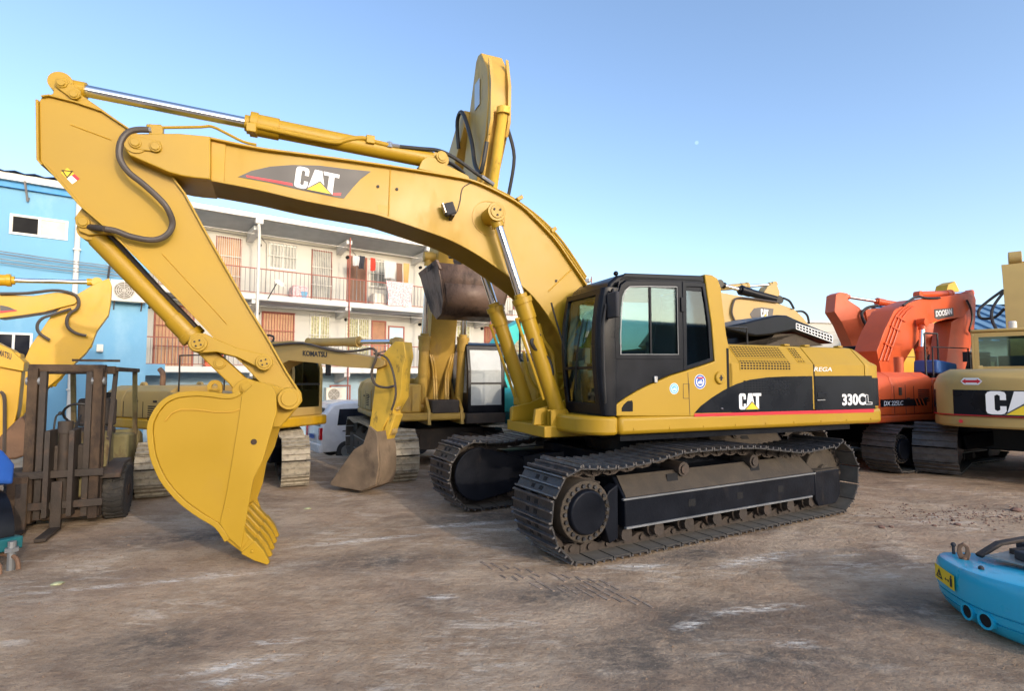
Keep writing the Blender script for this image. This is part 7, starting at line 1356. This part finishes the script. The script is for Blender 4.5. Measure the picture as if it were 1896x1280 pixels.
m_.poly3([SP(.55, .43, .005), SP(.60, .53, .005), SP(.60, .33, .005)], n_*0.002); m_.poly3([SP(.77, .43, .005), SP(.72, .53, .005), SP(.72, .33, .005)], n_*0.002); m_.poly3([SP(.60, .41, .005), SP(.72, .41, .005), SP(.72, .45, .005), SP(.60, .45, .005)], n_*0.002); k_ = m_.build('sticker_figure', M['interior'], sk, ang=0); k_['kind'] = 'stuff'
p_ = Vector((3.70 - cx, 4.56 - cy, 0.38)); v_ = Vector((0.6, 0.8, 0)).normalized(); q_ = Vector((-0.8, 0.6, 0))
m_ = MB(); m_.ring3([p_ + q_*a_ + Vector((0, 0, b_)) for a_, b_ in ((-.03, .03), (-.045, .08), (-.035, .14), (0, .165), (.035, .14), (.045, .08), (.03, .03))], [p_ + q_*a_ + Vector((0, 0, b_)) for a_, b_ in ((-.005, .07), (-.012, .10), (-.012, .125), (0, .14), (.012, .125), (.012, .10), (.005, .07))], v_*0.035); m_.cyl(p_ + Vector((0, 0, -0.03)), p_ + Vector((0, 0, 0.05)), 0.018, n=10); m_.build('lifting_eye', M['rust'], bc, bev=0.006)
for wx, wy, hh in ((3.76, 4.74, 0.07), (3.60, 4.28, 0.03)):
    m_ = MB(); m_.cyl((wx - cx, wy - cy, 0.37), (wx - cx, wy - cy, 0.40 + hh), 0.012, n=8); m_.sphere((wx - cx, wy - cy, 0.41 + hh), 0.02); m_.build('bolt', M['interior'], bc)
for k in range(8):
    m_ = MB(); m_.obox((0.38 + 0.02*k, 0.36 - 0.10*k, 0.485 + 0.012*(k % 3)), 1.05, 0.05, 0.045, Matrix.Rotation(0.25 + 0.06*math.sin(k*2.1), 3, 'Z')); m_.build('scrap_bar', M['interior'] if k % 3 else M['forkdark'], bc, bev=0.004)
m_ = MB(); m_.strip([(-0.35, 0.42), (-0.18, 0.52), (0.05, 0.56), (0.9, 0.60)], 0.26, 0.32, 0.03); m_.build('scrap_beam', M['forkdark'], bc, bev=0.008)
for k, (x0, y0, dx, dy, dz) in enumerate(((-0.22, -0.1, 0.35, 0.22, 0.07), (0.15, -0.45, 0.4, 0.3, 0.09), (0.05, 0.2, 0.25, 0.2, 0.06))): m_ = MB(); m_.box(x0, x0 + dx, y0, y0 + dy, 0.465, 0.465 + dz); m_.build('engine_block', M['interior'], bc, bev=0.012)
for k in range(3): m_ = MB(); m_.tube([(-0.25 + 0.1*k, -0.2 + 0.1*k, 0.48), (-0.1 + 0.1*k, -0.1, 0.60), (0.2 + 0.05*k, 0.1 - 0.1*k, 0.58), (0.5, 0.1, 0.50)], 0.018, n=7); m_.build('hose', M['rubber'], bc)
m_ = MB(); m_.slab([(-0.38, 0.20), (-0.2, -0.15), (0.2, -0.05), (0.0, 0.35)], 0.455, 0.466); m_.build('top_plate', M['paneg'], bc)

# --- blue machine cut off by the left edge ---------------------------------------------
bm_ = thing('scooter', 'blue scooter front with dark mudguard cut off by the left edge', 'scooter', (-5.45, 5.75, 0), R(-30))
m_ = MB(); m_.loft([[(x, y, z) for x, y, z in ((-0.3 + i*0.02, -0.16*s_, 0.75 - i*0.0), (0.18*s_, -0.15*s_, 0.78), (0.24*s_, 0, 0.85), (0.18*s_, 0.15*s_, 0.78), (-0.3, 0.16*s_, 0.75))] for i, s_ in ((0, 1),)][:1] + [[(-0.3, -0.2, 0.95), (0.10, -0.18, 0.98), (0.16, 0, 1.02), (0.10, 0.18, 0.98), (-0.3, 0.2, 0.95)], [(-0.3, -0.12, 1.12), (0.0, -0.1, 1.14), (0.03, 0, 1.16), (0.0, 0.1, 1.14), (-0.3, 0.12, 1.12)]]); m_.build('front_cowl', M['sticker_blue'], bm_, bev=0.03, ang=60)
m_ = MB(); m_.strip([(0.42*math.cos(t) , 0.30 + 0.42*math.sin(t)) for t in [k_*0.22 for k_ in range(0, 12)]], -0.1, 0.1, 0.012); m_.build('mudguard', M['black'], bm_)
m_ = MB(); m_.cyl((0.0, -0.05, 0.30), (0.0, 0.05, 0.30), 0.30, n=30); w_ = m_.build('wheel', M['tyre'], bm_, bev=0.03); m_ = MB(); m_.cyl((0, -0.055, 0.3), (0, 0.055, 0.3), 0.17, n=20); m_.build('rim', M['steel'], w_)
m_ = MB(); m_.bar((0, 0.07, 0.3), (-0.12, 0.07, 0.8), 0.03, 0.03); m_.bar((0, -0.07, 0.3), (-0.12, -0.07, 0.8), 0.03, 0.03); m_.build('front_fork', M['steel'], bm_)
m_ = MB(); m_.box(-1.3, -0.2, -0.17, 0.17, 0.3, 0.62); m_.box(-1.3, -0.6, -0.15, 0.15, 0.62, 0.8); m_.build('body', M['sticker_blue'], bm_, bev=0.05)
m_ = MB(); m_.cyl((-1.15, -0.05, 0.3), (-1.15, 0.05, 0.3), 0.3, n=30); m_.build('wheel', M['tyre'], bm_, bev=0.03)
gs = thing('scrap_grapple', 'small rusty steel frame with hooked bars on the ground by the fork tips', 'scrap', (-5.05, 5.55, 0), R(-20))
m_ = MB(); m_.box(-0.5, 0.05, -0.15, 0.12, 0.18, 0.30); m_.build('frame', M['tealdark'], gs, bev=0.01)
m_ = MB(); m_.cyl((0.1, 0, 0.0), (0.1, 0, 0.28), 0.035, n=10); m_.cyl((0.1, 0, 0.18), (0.1, 0, 0.22), 0.06, n=6); m_.build('bolt', M['steel_dull'], gs)
for y in (-0.15, 0.0): m_ = MB(); m_.tube([(-0.6, y, 0.10), (0.0, y, 0.14), (0.18, y, 0.12), (0.22, y, 0.02)], 0.02); m_.build('hook_bar', M['rust'], gs)

# --- scooter beyond the bucket arm, near the van -----------------------------------------
# --- moon -----------------------------------------------------------------------------
rdx, rdz = (1290 - 948)/1010, (640 - 264)/1010
pp = Vector((rdx, math.cos(R(3.4)) - rdz*math.sin(R(3.4)), math.sin(R(3.4)) + rdz*math.cos(R(3.4)))).normalized() * 5000
mm = bpy.data.materials.new('pale_moon'); mm.use_nodes = True; n = mm.node_tree.nodes; l = mm.node_tree.links; n.clear()
em = n.new('ShaderNodeEmission'); em.inputs[0].default_value = (0.62, 0.78, 1, 1); em.inputs[1].default_value = 0.05; tr = n.new('ShaderNodeBsdfTransparent'); ms = n.new('ShaderNodeAddShader'); oo = n.new('ShaderNodeOutputMaterial'); l.new(em.outputs[0], ms.inputs[0]); l.new(tr.outputs[0], ms.inputs[1]); l.new(ms.outputs[0], oo.inputs[0])
m_ = MB(); m_.sphere((0, 0, 0), 15, n=24, m=16); mo = m_.build('moon', mm, None, loc=tuple(pp + Vector((0, 0, 1.9)))); tag(mo, 'faint pale daytime moon high in the clear blue sky', 'moon')
# --- loose bits on the ground -----------------------------------------------------------
def rock(x, y, r_, name, label, cat, material, fl=0.6, seed=0):
    r2_ = random.Random(seed); m_ = MB(); m_.sphere((0, 0, 0), r_, n=9, m=6, sz=fl); m_.v = [(a_*r2_.uniform(.75, 1.2), b_*r2_.uniform(.75, 1.2), c_*r2_.uniform(.8, 1.2)) for a_, b_, c_ in m_.v]
    o_ = m_.build(name, material, None, loc=(x, y, gz(x, y) + r_*fl*0.6), ang=25); tag(o_, label, cat); return o_
M['clod'] = mat('red_brown_clod', (0.20, 0.115, 0.085), 0.95, var=0.3); M['paper'] = mat('crumpled_wrapper', (0.45, 0.45, 0.25), 0.8, var=0.3, vscale=12); M['grit'] = mat('brown_grit', (0.30, 0.21, 0.14), 0.95, var=0.3, vscale=0.6); M['stone'] = mat('grey_stone', (0.30, 0.26, 0.21), 0.95, var=0.25)
def gpt(px, py):
    a_ = (px - 948)/1010; b_ = (640 - py)/1010; p_ = R(3.4); dx_, dy_, dz_ = a_, math.cos(p_) - b_*math.sin(p_), math.sin(p_) + b_*math.cos(p_); t = -1.9/dz_; return dx_*t, dy_*t
for (x, y, r_, nm, lb, ct, mt_) in ((-4.184, 5.141, 0.05, 'wrapper', 'pale crumpled wrapper lying on the ground at the lower left', 'wrapper', 'paper'), (-2.961, 8.038, 0.05, 'wrapper', 'small pale scrap on the ground right of the big bucket', 'wrapper', 'paper'), (7.197, 7.91, 0.07, 'stone', 'lone dark stone on the ground near the right edge', 'stone', 'clod'), (4.683, 7.04, 0.04, 'clod', 'larger red brown clod behind the near crawler track', 'clod', 'clod'), (5.752, 7.167, 0.04, 'clod', 'small dark clod right of the scattered earth crumbs', 'clod', 'clod'), (5.412, 7.116, 0.03, 'clod', 'tiny clod between the crumbs and the right hand clod', 'clod', 'clod'), (4.824, 7.065, 0.03, 'clod', 'small clod just right of the larger red brown one', 'clod', 'clod')):
    rock(x, y, r_, nm, lb, ct, M[mt_], seed=int(x*100) % 97, fl=0.45 if nm != 'wrapper' else 0.25)
sr = random.Random(5); m_ = MB()
for k in range(700):                              # crumbs of red brown earth behind the crawler
    a_ = sr.random(); x = 5.2 + a_*3.3 + sr.gauss(0, .35); y = 7.55 + a_*0.15 + sr.gauss(0, 0.30); r_ = abs(sr.gauss(0, 0.007)) + 0.003
    s0 = len(m_.v); m_.sphere((x, y, r_*0.4), r_, n=5, m=3, sz=0.7)
c_ = m_.build('earth_crumbs', M['clod'], ang=0); tag(c_, 'red brown crumbs of earth scattered behind the crawler track', 'earth', kind='stuff')
m_ = MB()
for k in range(2200):
    y = 2.6 + 12*sr.random()**1.5; x = sr.uniform(-1, 1)*(y*0.98 + 0.5); r_ = abs(sr.gauss(0, 0.0035)) + 0.002
    m_.sphere((x, y, gz(x, y) + r_*0.4), r_, n=5, m=3, sz=0.7)
c_ = m_.build('gravel', M['grit'], ang=0); tag(c_, 'fine gravel and grit strewn over the packed yard ground', 'gravel', kind='stuff')
m_ = MB()                                          # crawler imprint in front of the near track
for k in range(11):
    x = -0.15 + 0.115*k; y = 5.45 - 0.052*k
    for j in range(5):
        if sr.random() < 0.25: continue
        vv = -0.28 + 0.14*j; m_.obox((x - vv*math.sin(R(29)), y + vv*math.cos(R(29)), 0.001), 0.018 + 0.012*sr.random(), 0.10 + 0.06*sr.random(), 0.010, Matrix.Rotation(R(29 + sr.uniform(-6, 6)), 3, 'Z'))
c_ = m_.build('track_imprint', mat('pressed_dirt', (0.27, 0.205, 0.155), 0.95, var=0.4, vscale=14), ang=0); tag(c_, 'ribbed crawler imprint pressed in the dirt before the near track', 'track imprint', kind='stuff')
